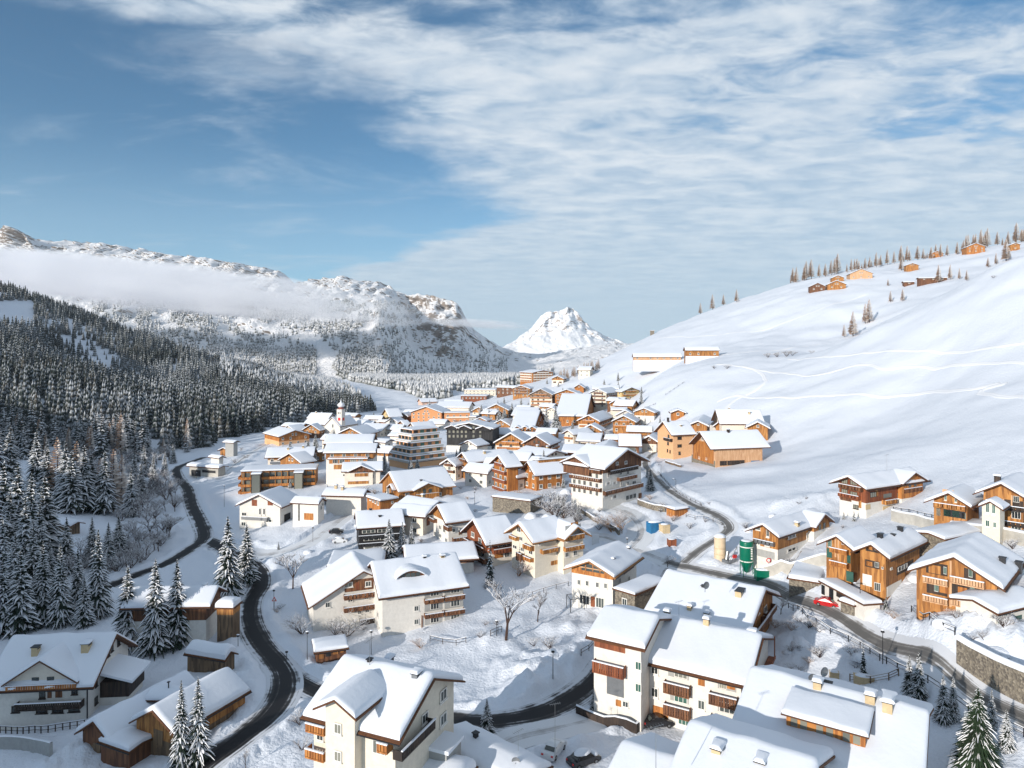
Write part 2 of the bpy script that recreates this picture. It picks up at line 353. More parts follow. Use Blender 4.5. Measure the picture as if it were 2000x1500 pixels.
def spline(pts, step=1.2):
    P = [Vector(p) for p in pts]; P = [P[0] * 2 - P[1]] + P + [P[-1] * 2 - P[-2]]; o = []
    for i in range(1, len(P) - 2):
        n = max(2, int((P[i + 1] - P[i]).length / step))
        for k in range(n):
            t = k / n; a, b, c, d = P[i - 1:i + 3]
            o.append(.5 * ((2 * b) + (c - a) * t + (2 * a - 5 * b + 4 * c - d) * t * t + (3 * b - a - 3 * c + d) * t ** 3))
    o.append(P[-2]); return o
ROADS = [
 ('road', 'wet_road', 5.8, [(330, 1560), (400, 1495), (460, 1450), (520, 1402), (552, 1358), (556, 1322), (540, 1292), (508, 1255), (488, 1212), (490, 1175), (508, 1145), (506, 1120), (488, 1100), (455, 1082), (420, 1062), (395, 1050)]),
 ('road', 'wet_road', 6.0, [(180, 1160), (250, 1130), (330, 1098), (372, 1072), (398, 1050), (390, 1020), (374, 985), (366, 955), (348, 932), (346, 915), (372, 903), (400, 893)]),
 ('road', 'wet_road', 6.2, [(542, 1296), (562, 1318), (592, 1336), (640, 1358), (720, 1385), (800, 1400), (890, 1406), (960, 1408), (1040, 1396), (1105, 1370), (1160, 1330), (1185, 1296)]),
 ('road', 'grey_road', 4.9, [(1178, 1306), (1200, 1270), (1240, 1200), (1285, 1150), (1312, 1108)]),
 ('street', 'snowy_road', 5.2, [(1120, 1040), (1190, 1052), (1250, 1076), (1320, 1103), (1400, 1122), (1470, 1136)]),
 ('road', 'grey_road', 5.1, [(1300, 1098), (1400, 1121), (1490, 1141), (1553, 1171), (1650, 1213), (1760, 1268), (1880, 1336), (2010, 1408), (2200, 1500)]),
 ('road', 'grey_road', 4.6, [(1335, 1100), (1365, 1075), (1400, 1052), (1424, 1032), (1402, 1008), (1345, 982), (1303, 955), (1274, 926), (1260, 905), (1276, 886), (1308, 872)]),
 ('street', 'snowy_road', 7.5, [(430, 1068), (500, 1082), (550, 1078), (610, 1056), (660, 1018), (700, 990), (740, 975)]),
 ('street', 'snowy_road', 8.0, [(1230, 1070), (1250, 1048), (1250, 1026), (1228, 1004), (1190, 990)]),
 ('street', 'snowy_road', 5.5, [(1165, 1405), (1080, 1425), (990, 1450), (960, 1500)]),
 ('street', 'snowy_road', 5.0, [(396, 905), (420, 935), (450, 915), (490, 885), (520, 868)])]
RW = []
for nm, mt, wd, pp in ROADS:
    RW.append((nm, mt, wd, spline([(lambda D: ((a - 1000) / F * D, D, 0))(cast(a, b)) for a, b in pp])))
near = GD < 520
vx = GX[near]; vy = GD[near]; dist = np.full(vx.shape, 99.0)
for nm, mt, wd, sp_ in RW:
    Q = np.array([(p.x, p.y) for p in sp_[::2]])
    dd = np.full(vx.shape, 99.0)
    for a, b in zip(Q[:-1], Q[1:]):
        cand = (abs(vx - a[0]) < 16) & (abs(vy - a[1]) < 16)
        if not cand.any(): continue
        d = b - a; t = np.clip(((vx[cand] - a[0]) * d[0] + (vy[cand] - a[1]) * d[1]) / (d @ d + 1e-9), 0, 1)
        dd[cand] = np.minimum(dd[cand], np.hypot(vx[cand] - a[0] - t * d[0], vy[cand] - a[1] - t * d[1]) - wd / 2)
    dist = np.minimum(dist, dd)
rd = np.full(GX.shape, 99.0); rd[near] = dist
lump = fbm(GX * .45, GD * .45, 3, 3); big = fbm(GX * .06, GD * .06, 3, 8); fine = fbm(GX * 1.3, GD * 1.3, 2, 5)
bank = np.clip(1 - abs(rd - 1.6) / 1.7, 0, 1)
vil = np.clip((420 - GD) / 150, 0, 1) * np.clip((abs(gx - 900) < 1200) * 1.0, 0, 1)
offr = np.clip((rd - .3) / 2, 0, 1)
openfield = np.clip((gx - 1280 - (GD - 200) * .0) / 200, 0, 1) * np.clip((GD - 175) / 40, 0, 1)
zt = z0 + offr * ((1 - openfield) * vil * (lump * .36 + fine * .10) + big * (.5 + .002 * GD) + openfield * (fbm(GX * .012 + GD * .02, GD * .008 - GX * .01, 3, 31) * 3.6 + fbm(GX * .09 + GD * .03, GD * .05, 3, 37) * .5)) + bank * (.75 + .9 * lump + .3 * fine) * (rd > 0) - np.clip(1 - (rd + .4) / .5, 0, 1) * .22
# snow heaps: (px, py, radius, height)
for px, py, rr, hh in ((1060, 1330, 9, 1.7), (1120, 1290, 7, 1.4), (1010, 1290, 7, 1.2), (960, 1255, 6, 1.0), (1130, 1230, 8, 1.2), (1180, 1195, 5, 1.0), (1060, 1360, 6, 1.3), (500, 1330, 6, 1.5), (130, 1495, 6, 1.5), (660, 1300, 4, 1),
        (1600, 1170, 5, 1.3), (1700, 1225, 6, 1.4), (1780, 1250, 6, 1.5), (1500, 1180, 4, 1), (1400, 1075, 5, 1.4), (1320, 1060, 6, 1.2), (1180, 1035, 4, 1.2), (870, 975, 8, 1.4), (1550, 985, 8, 1.2), (1620, 975, 8, 1), (1500, 990, 6, .8),
        (300, 950, 14, 3), (310, 1050, 14, 4), (1950, 1260, 7, 2.5), (640, 1080, 4, 1), (1560, 1250, 9, 1.5)):
    D = cast(px, py); x = (px - 1000) / F * D; q = np.hypot(GX - x, GD - D) / rr
    k = q < 1.6; zt[k] += hh * np.exp(-q[k] ** 2 * 1.6) * (1 + .75 * lump[k] + .2 * fine[k]) * np.clip((rd[k] - .2) / 3.5, 0, 1)
nr, nc = GX.shape
idx = np.arange(nr * nc).reshape(nr, nc)
Q = np.stack([idx[:-1, :-1], idx[:-1, 1:], idx[1:, 1:], idx[1:, :-1]], -1).reshape(-1, 4)
ground = np_mesh('snowy_ground', np.stack([GX, GD, zt], -1).reshape(-1, 3), Q, ['snow']); tag(ground, kind='structure')
for nm, mt, wd, sp_ in RW:
    V = []; fs = []; uvs = []; K = 7; L = 0
    for i, p in enumerate(sp_):
        a = sp_[max(i - 1, 0)]; b = sp_[min(i + 1, len(sp_) - 1)]; d = (b - a).normalized(); nrm = Vector((d.y, -d.x, 0))
        if i: L += (p - sp_[i - 1]).length
        zc = samp(z0, 1000 + F * p.x / p.y, p.y)
        for k in range(K):
            q = p + nrm * wd * (k / (K - 1) - .5); z = samp(z0, 1000 + F * q.x / q.y, max(q.y, 37)) + .03
            V.append((q.x, q.y, z)); uvs.append((k / (K - 1), L / wd))
        if i: fs += [((i - 1) * K + k, (i - 1) * K + k + 1, i * K + k + 1, i * K + k) for k in range(K - 1)]
    off = {'wet_road': .0, 'grey_road': .012, 'snowy_road': -.03}[mt] + (-.012 if wd == 6.2 else .004 * ROADS.index(next(r for r in ROADS if r[0] == nm and r[2] == wd)))
    V = [(a, b, c + off) for a, b, c in V]
    me = bpy.data.meshes.new(nm); me.from_pydata(V, [], fs); me.materials.append(M(mt)); ul = me.uv_layers.new(name='UVMap')
    for l in me.loops: ul.data[l.index].uv = uvs[l.vertex_index]
    me.polygons.foreach_set('use_smooth', [True] * len(fs)); me.update(); o = bpy.data.objects.new(nm, me); C.objects.link(o); tag(o, kind='structure')
# ------------------------------------------------------------------ far mountains
def mtmat(name, rock1, rock2, thr, bump=1.0, sc=.012):
    m, t, b = newmat(name)
    g = t.nodes.new('ShaderNodeNewGeometry'); s = t.nodes.new('ShaderNodeSeparateXYZ'); link(t, g.outputs['True Normal'], s.inputs[0])
    n = tnoise(t, sc, 8, .7); a = t.nodes.new('ShaderNodeMath'); a.operation = 'MULTIPLY_ADD'; link(t, n, a.inputs[0]); a.inputs[1].default_value = .55; link(t, s.outputs[2], a.inputs[2])
    r = t.nodes.new('ShaderNodeMapRange'); link(t, a.outputs[0], r.inputs[0]); r.inputs[1].default_value = thr; r.inputs[2].default_value = thr + .16
    rk = tramp(t, tnoise(t, sc * 2, 6, .7, stretch=(1, 1, .35)), [(.35, rock1), (.7, rock2)])
    mx = t.nodes.new('ShaderNodeMix'); mx.data_type = 'RGBA'; link(t, r.outputs[0], mx.inputs[0]); link(t, rk, mx.inputs[6]); mx.inputs[7].default_value = (.88, .88, .90, 1)
    link(t, mx.outputs[2], b.inputs['Base Color']); b.inputs['Roughness'].default_value = .85; tbump(t, b, tnoise(t, sc * 3, 8, .7), bump, 18)
mtmat('mountain_mix', (.17, .14, .12), (.40, .33, .28), .36); mtmat('peak_mix', (.26, .22, .20), (.44, .38, .34), .30, 1.0, .006)
def sheet(name, cols, n, m, mats, amp, sc, seed, label=None):
    """cols: {px: [(D, py) ...]} -> surface through those points, roughened"""
    ks = sorted(cols); nr_ = len(cols[ks[0]])
    T = np.array([[cols[k][j] for j in range(nr_)] for k in ks], float)      # (cols, rows, 2)
    ks = np.array(ks, float); us = np.linspace(ks[0], ks[-1], n); ts = np.linspace(0, nr_ - 1, m)
    out = np.zeros((n, m, 2))
    tmp = np.zeros((n, nr_, 2))
    for j in range(nr_):
        for c in range(2): tmp[:, j, c] = np.interp(us, ks, T[:, j, c])
    for i in range(n):
        for c in range(2): out[i, :, c] = np.interp(ts, np.arange(nr_), tmp[i, :, c])
    for _ in range(3):
        out[1:-1] = (out[:-2] + out[2:] + 2 * out[1:-1]) / 4
    D = out[..., 0]; py = out[..., 1]; x = (us[:, None] - 1000) / F * D; z = (690 - py) / F * D
    tt = ts[None] / (nr_ - 1) + 0 * x
    rid = 1 - 2 * abs(fbm(x * sc + 3.1, D * sc * .5 + z * sc * .4, 5, seed, .55))
    f2 = fbm(x * sc * 3, z * sc * 2 + D * sc, 5, seed + 5, .6)
    wgt = np.clip(tt * 2.2, 0, 1) * np.clip((1.02 - tt) * 6, .12, 1)
    flute = 1 - 2 * abs(fbm(x * sc * 4.5 + 7, z * sc * .9, 4, seed + 9, .6)); D = D - amp * .95 * (flute - .6) * np.clip(wgt, 0, 1) * np.clip(tt * 3 - 1.3, 0, 1)
    D = D - amp * (rid - .6) * wgt - amp * .5 * f2 * wgt; z = z + amp * .22 * f2 * wgt
    idx = np.arange(n * m).reshape(n, m); Q = np.stack([idx[:-1, :-1], idx[1:, :-1], idx[1:, 1:], idx[:-1, 1:]], -1).reshape(-1, 4)
    P = np.stack([x, D, z], -1)
    o = np_mesh(name, P.reshape(-1, 3), Q, mats, True); tag(o, kind='structure'); return P
MC = {
 -500: [(1300, 760), (1900, 650), (2400, 580), (3100, 520), (3400, 440), (3900, 470)],
 -60: [(1300, 760), (1900, 650), (2400, 590), (3150, 510), (3400, 452), (3900, 480)],
 0: [(1300, 775), (1900, 655), (2400, 595), (3150, 497), (3300, 449), (3900, 480)],
 30: [(1300, 776), (1900, 655), (2400, 595), (3150, 497), (3250, 446), (3900, 480)],
 52: [(1300, 778), (1900, 655), (2400, 595), (3150, 492), (3250, 456), (3900, 480)],
 66: [(1300, 778), (1900, 655), (2400, 595), (3150, 492), (3500, 468), (3900, 485)],
 170: [(1300, 780), (1900, 665), (2350, 598), (3100, 520), (3550, 471), (3900, 490)],
 320: [(1300, 790), (1850, 690), (2300, 605), (3100, 540), (3500, 493), (3900, 510)],
 420: [(1300, 795), (1850, 705), (2300, 612), (3100, 552), (3500, 507), (3900, 525)],
 450: [(1300, 797), (1850, 708), (2300, 614), (3100, 555), (3450, 512), (3900, 530)],
 545: [(1300, 800), (1800, 720), (2300, 620), (3100, 560), (3450, 527), (3900, 545)],
 570: [(1300, 800), (1800, 718), (2300, 622), (3100, 572), (3500, 552), (3900, 560)],
 612: [(1300, 800), (1800, 712), (2250, 620), (3000, 570), (3500, 546), (3900, 560)],
 655: [(1300, 800), (1780, 705), (2200, 612), (3000, 566), (3350, 541), (3900, 560)],
 700: [(1300, 800), (1760, 700), (2150, 606), (3000, 575), (3350, 545), (3900, 560)],
 740: [(1300, 800), (1740, 700), (2050, 596), (2950, 578), (3350, 552), (3900, 566)],
 757: [(1300, 800), (1740, 706), (2150, 612), (2900, 590), (3350, 556), (3900, 575)],
 775: [(1300, 800), (1860, 720), (2500, 636), (3000, 597), (3350, 570), (3900, 590)],
 798: [(1300, 800), (2150, 728), (3000, 668), (3180, 608), (3350, 578), (3900, 595)],
 835: [(1300, 800), (2200, 731), (3050, 690), (3120, 613), (3230, 577), (3900, 600)],
 880: [(1300, 800), (2200, 735), (3050, 702), (3120, 621), (3200, 586), (3900, 610)],
 900: [(1300, 800), (2200, 738), (3050, 706), (3150, 632), (3220, 598), (3900, 620)],
 912: [(1300, 800), (1800, 739), (2850, 708), (3200, 655), (3380, 628), (3900, 640)],
 950: [(1300, 800), (1800, 742), (2850, 715), (3250, 688), (3450, 662), (3900, 675)],
 985: [(1300, 800), (1850, 742), (2900, 720), (3350, 702), (3600, 682), (4000, 690)],
 1040: [(1300, 795), (1900, 738), (2950, 722), (3400, 708), (3800, 690), (4200, 696)],
 1100: [(1300, 790), (1950, 735), (2700, 712), (3300, 700), (3900, 684), (4200, 690)],
 1180: [(1300, 780), (1950, 730), (2600, 705), (3200, 690), (3900, 672), (4200, 680)],
 1300: [(1300, 770), (1950, 725), (2600, 700), (3200, 685), (3900, 668), (4200, 676)],
 1700: [(1300, 770), (1950, 725), (2600, 700), (3200, 685), (3900, 668), (4200, 676)]}
MP = sheet('mountain', MC, 620, 190, ['mountain_mix'], 62, .0056, 21)
pk = [(900, 700), (960, 684), (985, 676), (1010, 662), (1022, 652), (1040, 638), (1056, 617), (1066, 610), (1082, 608), (1096, 607), (1104, 602), (1113, 599), (1122, 606), (1134, 617), (1144, 630), (1158, 640), (1178, 652), (1205, 664), (1240, 676), (1300, 690)]
sheet('mountain', {a: [(5200, 712), (5500, 690 - (690 - b) * .35), (5800, 690 - (690 - b) * .75), (6000, b), (6500, b + 30)] for a, b in pk}, 200, 90, ['peak_mix'], 85, .0042, 44)
# unseen slope added beyond the left edge, its height shaped to shade the low houses
V = []; fs = []
nx_, ny_ = 40, 30
for i in range(nx_):
    for j in range(ny_):
        y = -420 + 29 * j; x = -88 - max(0, y) * 1.36 - 14 * i
        h = -58 + (82 + 36 * min(1, max(0, (y - 60) / 100))) * (1 - math.exp(-14 * i / 70.0))
        h += float(vnoise(np.array([x * .02]), np.array([y * .02]), 4)[0]) * 16
        V.append((x, y, h))
for i in range(nx_ - 1):
    for j in range(ny_ - 1): a = i * ny_ + j; fs.append((a, a + 1, a + ny_ + 1, a + ny_))
me = bpy.data.meshes.new('hillside'); me.from_pydata(V, [], fs); me.materials.append(M('snow')); o = bpy.data.objects.new('hillside', me); C.objects.link(o); tag(o, kind='structure')

# ------------------------------------------------------------------ trees
def spruce_meshes(tiers, per, seed, twig=True, droop=.35, rad=.17, snowfrac=.75, green='needles', slim=.26):
    """unit-height spruce: crown of drooping toothed boughs, snow pads lying on them, trunk"""
    rd_ = random.Random(seed); cr_ = MB(); sn = MB(); tr = MB()
    tr.tube((0, 0, -.05), (0, 0, .97), .014, .002, 6)
    for k in range(tiers):
        f = k / (tiers - 1); z = .09 + .88 * f ** .92; r = rad * (1 - f) ** .8 * (.93 + .14 * rd_.random()) + .008
        n = max(4, int(per * (1 - f * .6)))
        for i in range(n):
            a = 2 * math.pi * (i + rd_.random() * .8) / n; rr = r * (.72 + .42 * rd_.random()); dr = droop * rr * (.7 + .6 * rd_.random()) * (1 - .5 * f)
            ca, sa = math.cos(a), math.sin(a); wmax = rr * slim + .004; segs = 4 if twig else 3
            zz = z + rd_.uniform(-.012, .012); L = []; Mi = []; Rr = []
            for q in range(segs + 1):
                u = q / segs; x = rr * u; h = zz + .02 * math.sin(u * 2.2) - dr * u * u
                ww = wmax * (math.sin(min(1, u * 1.15 + .12) * math.pi) * .9 + .08) * (1.35 if q % 2 else .6)
                if q == segs: ww = .002
                L.append((ca * x - sa * ww, sa * x + ca * ww, h - .35 * ww)); Mi.append((ca * x, sa * x, h + .18 * ww)); Rr.append((ca * x + sa * ww, sa * x - ca * ww, h - .35 * ww))
            cr_.grid([L, Mi, Rr])
            if rd_.random() < snowfrac:
                up = .0035 + rr * .035; s0 = rd_.choice((0, 1, 1)); s1 = segs + 1 if rd_.random() < .6 else segs
                def lift(p, c, g): return (c[0] + (p[0] - c[0]) * g, c[1] + (p[1] - c[1]) * g, c[2] + (p[2] - c[2]) * g + up)
                g = rd_.uniform(.5, .95)
                a1 = [lift(p, c, g) for p, c in zip(L, Mi)][s0:s1]; a2 = [(c[0], c[1], c[2] + up * 1.7) for c in Mi][s0:s1]; a3 = [lift(p, c, g) for p, c in zip(Rr, Mi)][s0:s1]
                if len(a1) > 1: sn.grid([a1, a2, a3])
    cr_.add(sn.v, sn.f, 1); return cr_.mesh('crown', [green, 'frost']), None, tr.mesh('trunk', ['bark'])
def larch_meshes(seed, tiers=17):
    rd_ = random.Random(seed); cr_ = MB(); tr = MB(); tr.tube((0, 0, -.05), (0, 0, .98), .013, .002, 5)
    for k in range(tiers):
        f = k / (tiers - 1); z = .14 + .82 * f; r = .16 * (1 - f) ** .7 + .012; n = max(5, int(13 * (1 - f * .5)))
        for i in range(n):
            a = 6.283 * (i + rd_.random()) / n; rr = r * rd_.uniform(.6, 1.15); ca, sa = math.cos(a), math.sin(a); h1 = z - rr * rd_.uniform(-.1, .4); w_ = rr * .2
            cr_.add([(0, 0, z), (ca * rr * .6 - sa * w_, sa * rr * .6 + ca * w_, (z + h1) / 2 + .012), (ca * rr, sa * rr, h1), (ca * rr * .6 + sa * w_, sa * rr * .6 - ca * w_, (z + h1) / 2 - .01)], [(0, 1, 2, 3)])
    return cr_.mesh('crown', ['larch_mix']), None, tr.mesh('trunk', ['bark'])
VN = [spruce_meshes(30, 15, s, True, dr, ra, sf) for s, dr, ra, sf in ((1, .45, .20, .85), (2, .55, .18, .8), (3, .4, .22, .75), (4, .6, .17, .9))]
VM = [spruce_meshes(17, 10, s, False, dr, ra, sf, 'needles_blue') for s, dr, ra, sf in ((11, .5, .19, .62), (12, .6, .17, .5), (13, .45, .21, .55), (14, .5, .16, .7))]
VS = [spruce_meshes(13, 8, s, False, .4, .2, .8) for s in (21, 22)]
VL = [larch_meshes(s, 26) for s in (31, 32, 33)]
VD = [spruce_meshes(58, 30, 41, True, .5, .25, .27, 'needles_green', .15)]
def tree(var, pos, h, label, cat='spruce', group=None, wide=1.0, name='spruce_tree', lean=0):
    e = empty(name, pos, random.uniform(0, 6.28)); e.scale = (h * wide, h * wide, h)
    if lean: e.rotation_euler[0] = lean
    tag(e, label, cat, group)
    for me, nm in zip(var, ('crown', 'snow', 'trunk')):
        if me is None: continue
        o = bpy.data.objects.new(nm, me); C.objects.link(o); o.parent = e
    return e
def ridge_point(px, y0=520, y1=1250):
    best = min((690 - F * samp(zt, px, D) / D, D) for D in np.arange(y0, y1, 8.0)); D = best[1]; x = (px - 1000) / F * D
    return Vector((x, D, tz(x, D)))
def ptree(px, pyb, pyt, label, var=None, group=None, wide=1.0, **k):
    p = G(px, pyb)
    if p.y > 1300: p = ridge_point(px)
    h = (pyb - pyt) / F * p.y
    p.z -= .3
    return tree(var or random.choice(VN), p, h + .3, label, group=group, wide=wide, **k)
def mini(kind, seed):
    """light conifer for the massed wood: jagged stacked skirts"""
    rd_ = random.Random(seed); V = []; Fq = []
    n = 7 if kind == 'near' else 5; T = 6 if kind == 'near' else 2
    for k in range(T):
        f = k / T; z0_ = .06 + .9 * f; r = (.17 if kind == 'near' else .2) * (1 - f) ** .9; o = len(V); zt_ = min(1.0, z0_ + (1.55 - f * .4) / T)
        for i in range(n * 2):
            a = math.pi * (i + rd_.uniform(-.3, .3)) / n; rr = r * (1.15 if i % 2 else .62) * rd_.uniform(.85, 1.15)
            V.append((rr * math.cos(a), rr * math.sin(a), z0_ - (.035 if i % 2 else 0)))
        V.append((0, 0, zt_))
        for i in range(n * 2): Fq.append((o + i, o + (i + 1) % (2 * n), o + 2 * n))
    return np.array(V), np.array(Fq)
def scatter(name, vars_, P, H, Wd, mats, label=None):
    Vs = []; Fs = []; off = 0
    sel = rng.integers(0, len(vars_), len(P))
    for i, (V0, F0) in enumerate(vars_):
        p = P[sel == i]; h = H[sel == i]; wd = Wd[sel == i]; n = len(p)
        if not n: continue
        a = rng.uniform(0, 6.28, n); c, s = np.cos(a), np.sin(a)
        x = (V0[None, :, 0] * c[:, None] - V0[None, :, 1] * s[:, None]) * (h * wd)[:, None] + p[:, 0:1]
        y = (V0[None, :, 0] * s[:, None] + V0[None, :, 1] * c[:, None]) * (h * wd)[:, None] + p[:, 1:2]
        z = V0[None, :, 2] * h[:, None] + p[:, 2:3]
        Vs.append(np.stack([x, y, z], -1).reshape(-1, 3)); Fs.append((F0[None] + (np.arange(n) * len(V0))[:, None, None]).reshape(-1, 3) + off); off += n * len(V0)
    o = np_mesh(name, np.concatenate(Vs), np.concatenate(Fs), mats, False); tag(o, label, None, None, 'stuff'); o['category'] = 'forest'; return o
# --- left hillside wood
def foot(px):   # lower edge of the wood in the photo
    return np.interp(px, [-300, 0, 100, 200, 300, 380, 430, 480, 540, 600, 640, 700, 760], [905, 905, 905, 905, 905, 880, 862, 850, 838, 822, 812, 806, 800])
cand = []
N = 30000
pxs = rng.uniform(-330, 770, N); Ds = np.sqrt(rng.uniform(300 ** 2, 1220 ** 2, N))
den = vnoise(pxs * .02, Ds * .015, 5)
keepn = 0
for px, D, dn in zip(pxs, Ds, den):
    z = samp(zt, px, D); py = 690 - F * z / D
    if py > foot(px) or D > np.interp(px, [0, 500, 640, 700, 770], [1200, 1080, 960, 850, 700]): continue
    if -20 < px < 66 and 588 < py < 640 and D > 700: continue
    if rng.random() > .66 + dn * 1.3: continue
    cand.append((px, D, z, py))
cand.sort(key=lambda c: c[1])
print('wood', len(cand))
HT = [random.choice((random.uniform(8, 16), random.uniform(14, 28), random.uniform(16, 24))) * (1 if c[1] < 650 else .76) for c in cand]
nearw = []; restP = []; restH = []
for c, h in zip(cand, HT):
    x = (c[0] - 1000) / F * c[1]
    if -40 < c[0] < 2000 and len(nearw) < 205 and c[1] > 300: nearw.append((x, c[1], c[2], h))
    else: restP.append((x, c[1], c[2] - .5)); restH.append(h)
for x, y, z, h in nearw:
    tree(random.choice(VM + VM + VL[:1]), (x, y, z - .5), h, 'dark snow-dusted spruce in the wood along the foot of the left hillside', group='spruces at the foot of the wooded hillside', wide=random.uniform(.85, 1.15))
restP = np.array(restP); restH = np.array(restH)
scatter('forest', [mini('near', s) for s in range(6)], restP, restH, rng.uniform(.8, 1.25, len(restP)), ['forest_mix'], 'snow-dusted conifer wood covering the left hillside')
# --- wood on the valley floor and on the flank of the massif
fp = []; fh = []
for _ in range(26000):
    px = rng.uniform(430, 1080); D = math.sqrt(rng.uniform(880 ** 2, 1690 ** 2)); z = samp(zt, px, D); py = 690 - F * z / D
    if py < 700 and px > 1000: continue
    c1 = np.interp(py, [660, 690, 720, 745, 765, 800], [612, 640, 632, 650, 735, 800]); wdt = np.interp(py, [660, 720, 750, 775], [10, 14, 40, 62])
    if abs(px - c1) < wdt: continue
    if px > 880 and py > 765: continue
    if rng.random() > .75 + vnoise(np.array([px * .03]), np.array([D * .01]), 2)[0]: continue
    fp.append(((px - 1000) / F * D, D, z)); fh.append(rng.uniform(9, 18))
ncol, nrow = MP.shape[:2]
for _ in range(30000):
    i = rng.uniform(90, ncol - 200); j = rng.uniform(20, nrow * .62); a, b_ = int(i), int(j); p = MP[a, b_]
    px = 1000 + F * p[0] / p[1]; py = 690 - F * p[2] / p[1]
    if not (150 < px < 1030 and 590 < py < 790) : continue
    if px > 740 and py < 742 and rng.random() < np.interp(px, [740, 800], [0, .86]): continue
    c1 = np.interp(py, [660, 690, 720, 745, 765, 800], [612, 640, 632, 650, 735, 800]); wdt = np.interp(py, [655, 660, 690, 720, 750, 775], [0, 14, 22, 14, 34, 56])
    if abs(px - c1) < wdt: continue
    th = .85 if py > 680 else .34
    if rng.random() > th + vnoise(np.array([px * .05]), np.array([py * .08]), 2)[0] * 1.2: continue
    fp.append((p[0] + rng.uniform(-3, 3), p[1], p[2] - 2)); fh.append(rng.uniform(12, 22))
print('far', len(fp))
fp = np.array(fp); scatter('distant_forest', [mini('far', s) for s in range(5)], fp, np.array(fh), rng.uniform(.9, 1.3, len(fp)), ['far_forest_mix'], 'frosted conifer wood on the valley floor and the slopes below the massif')
# ------------------------------------------------------------------ house builder
# local frame: +x runs along the right face, +y along the left face, origin at the near bottom corner
WM = {}
def win_mesh(kind):
    """unit window: x 0..1 across, z 0..1 up, +out along -y; pane is a mesh of its own"""
    if kind in WM: return WM[kind]
    f = MB(); p = MB(); e = .11 if kind != 'g' else .05
    def bx(mb, a, b, c, d, o0, o1): mb.box(a, b, -o1, -o0, c, d)
    bx(f, 0, 1, 0, e, -.02, .07); bx(f, 0, 1, 1 - e, 1, -.02, .07); bx(f, 0, e, e, 1 - e, -.02, .06); bx(f, 1 - e, 1, e, 1 - e, -.02, .06)
    if kind == 'g':
        for k in (1, 2): bx(f, k / 3 - .02, k / 3 + .02, e, 1 - e, -.02, .05)
    else: bx(f, .47, .53, e, 1 - e, -.02, .05)
    if kind == 'w': bx(f, -.08, 1.08, -.1, 0, -.02, .16)
    if kind == 's':
        bx(f, -.5, -.04, -.03, 1.03, -.02, .08); bx(f, 1.04, 1.5, -.03, 1.03, -.02, .08)
    bx(p, e, 1 - e, e, 1 - e, -.02, .03)
    WM[kind] = (f, p); return WM[kind]
WC = {}
def wmesh(kind, frame, glass):
    k = (kind, frame, glass)
    if k not in WC:
        f, p = win_mesh(kind); WC[k] = (f.mesh('window', [frame]), p.mesh('pane', [glass]))
    return WC[k]
def wjoint(kind, frame, glass):
    k = (kind, frame, glass, 1)
    if k not in WC:
        f, p = win_mesh(kind); m = MB(); m.add(f.v, f.f, 0); m.add(p.v, p.f, 1); WC[k] = m.mesh('window', [frame, glass])
    return WC[k]
def slab(mb, fr, s0, s1, t0, t1, tm, zr, tp, th, res, thick, m=0, wob=.05, seed=0):
    """snow lying on a roof: fr(s,t,z) -> xyz; s along the ridge, t across"""
    r = thick * .9
    def marks(a, b, mid=None):
        L = b - a; e = [0, .12, .3, .6, 1.0]; e = [x * r for x in e if x * r < L * .3]
        q = [a + x for x in e] + [b - x for x in e]
        n = max(1, int((L - 2 * r) / res))
        q += [a + r + (L - 2 * r) * i / n for i in range(1, n)] if L > 2 * r else []
        if mid is not None: q = [x for x in q if abs(x - mid) > .25] + [mid - .4, mid, mid + .4]
        return sorted(x for x in set(round(x, 3) for x in q) if a <= x <= b)
    S = marks(s0, s1); T = marks(t0, t1, tm if tp > 0 else None)
    def ef(d): d = min(d / r, 1); return .35 + .65 * math.sqrt(max(0, 1 - (1 - d) ** 2))
    rows = []
    for s in S:
        row = []
        for t in T:
            e = min(ef(min(s - s0, s1 - s)), ef(min(t - t0, t1 - t)))
            zb = zr - math.sqrt((t - tm) ** 2 + .06) * tp if tp else zr
            wv = math.sin(s * 1.7 + seed) * math.sin(t * 1.3 + seed * 2) * wob + math.sin(s * .6 + seed * 3 + t * .4) * wob
            inside = min(1, min(s - s0, s1 - s, t - t0, t1 - t) / .5)
            de = min(t - t0, t1 - t); tt = t
            if de < r: tt = t + (-1 if t - t0 < t1 - t else 1) * (1 - de / r) * (.10 * math.sin(s * 2.3 + seed) + .07 * math.sin(s * 5.1 + seed * 2))
            row.append(fr(s, tt, zb + thick * e * (1 + .10 * math.sin(s * 1.1 + seed * 5)) + wv * max(0, inside)))
        rows.append(row)
    mb.grid(rows, m)
    def zb(t): return zr - abs(t - tm) * tp
    def skirt(path):
        top = [p for p, _ in path]; bot = [b for _, b in path]; o = len(mb.v); mb.v += [tuple(x) for x in top] + [tuple(x) for x in bot]; n = len(top)
        for i in range(n - 1): mb.f.append((o + i, o + i + 1, o + n + i + 1, o + n + i)); mb.m.append(m)
    skirt([(rows[0][j], fr(S[0], T[j], zb(T[j]))) for j in range(len(T))]); skirt([(rows[-1][j], fr(S[-1], T[j], zb(T[j]))) for j in range(len(T))])
    skirt([(rows[i][0], fr(S[i], T[0], zb(T[0]))) for i in range(len(S))]); skirt([(rows[i][-1], fr(S[i], T[-1], zb(T[-1]))) for i in range(len(S))])
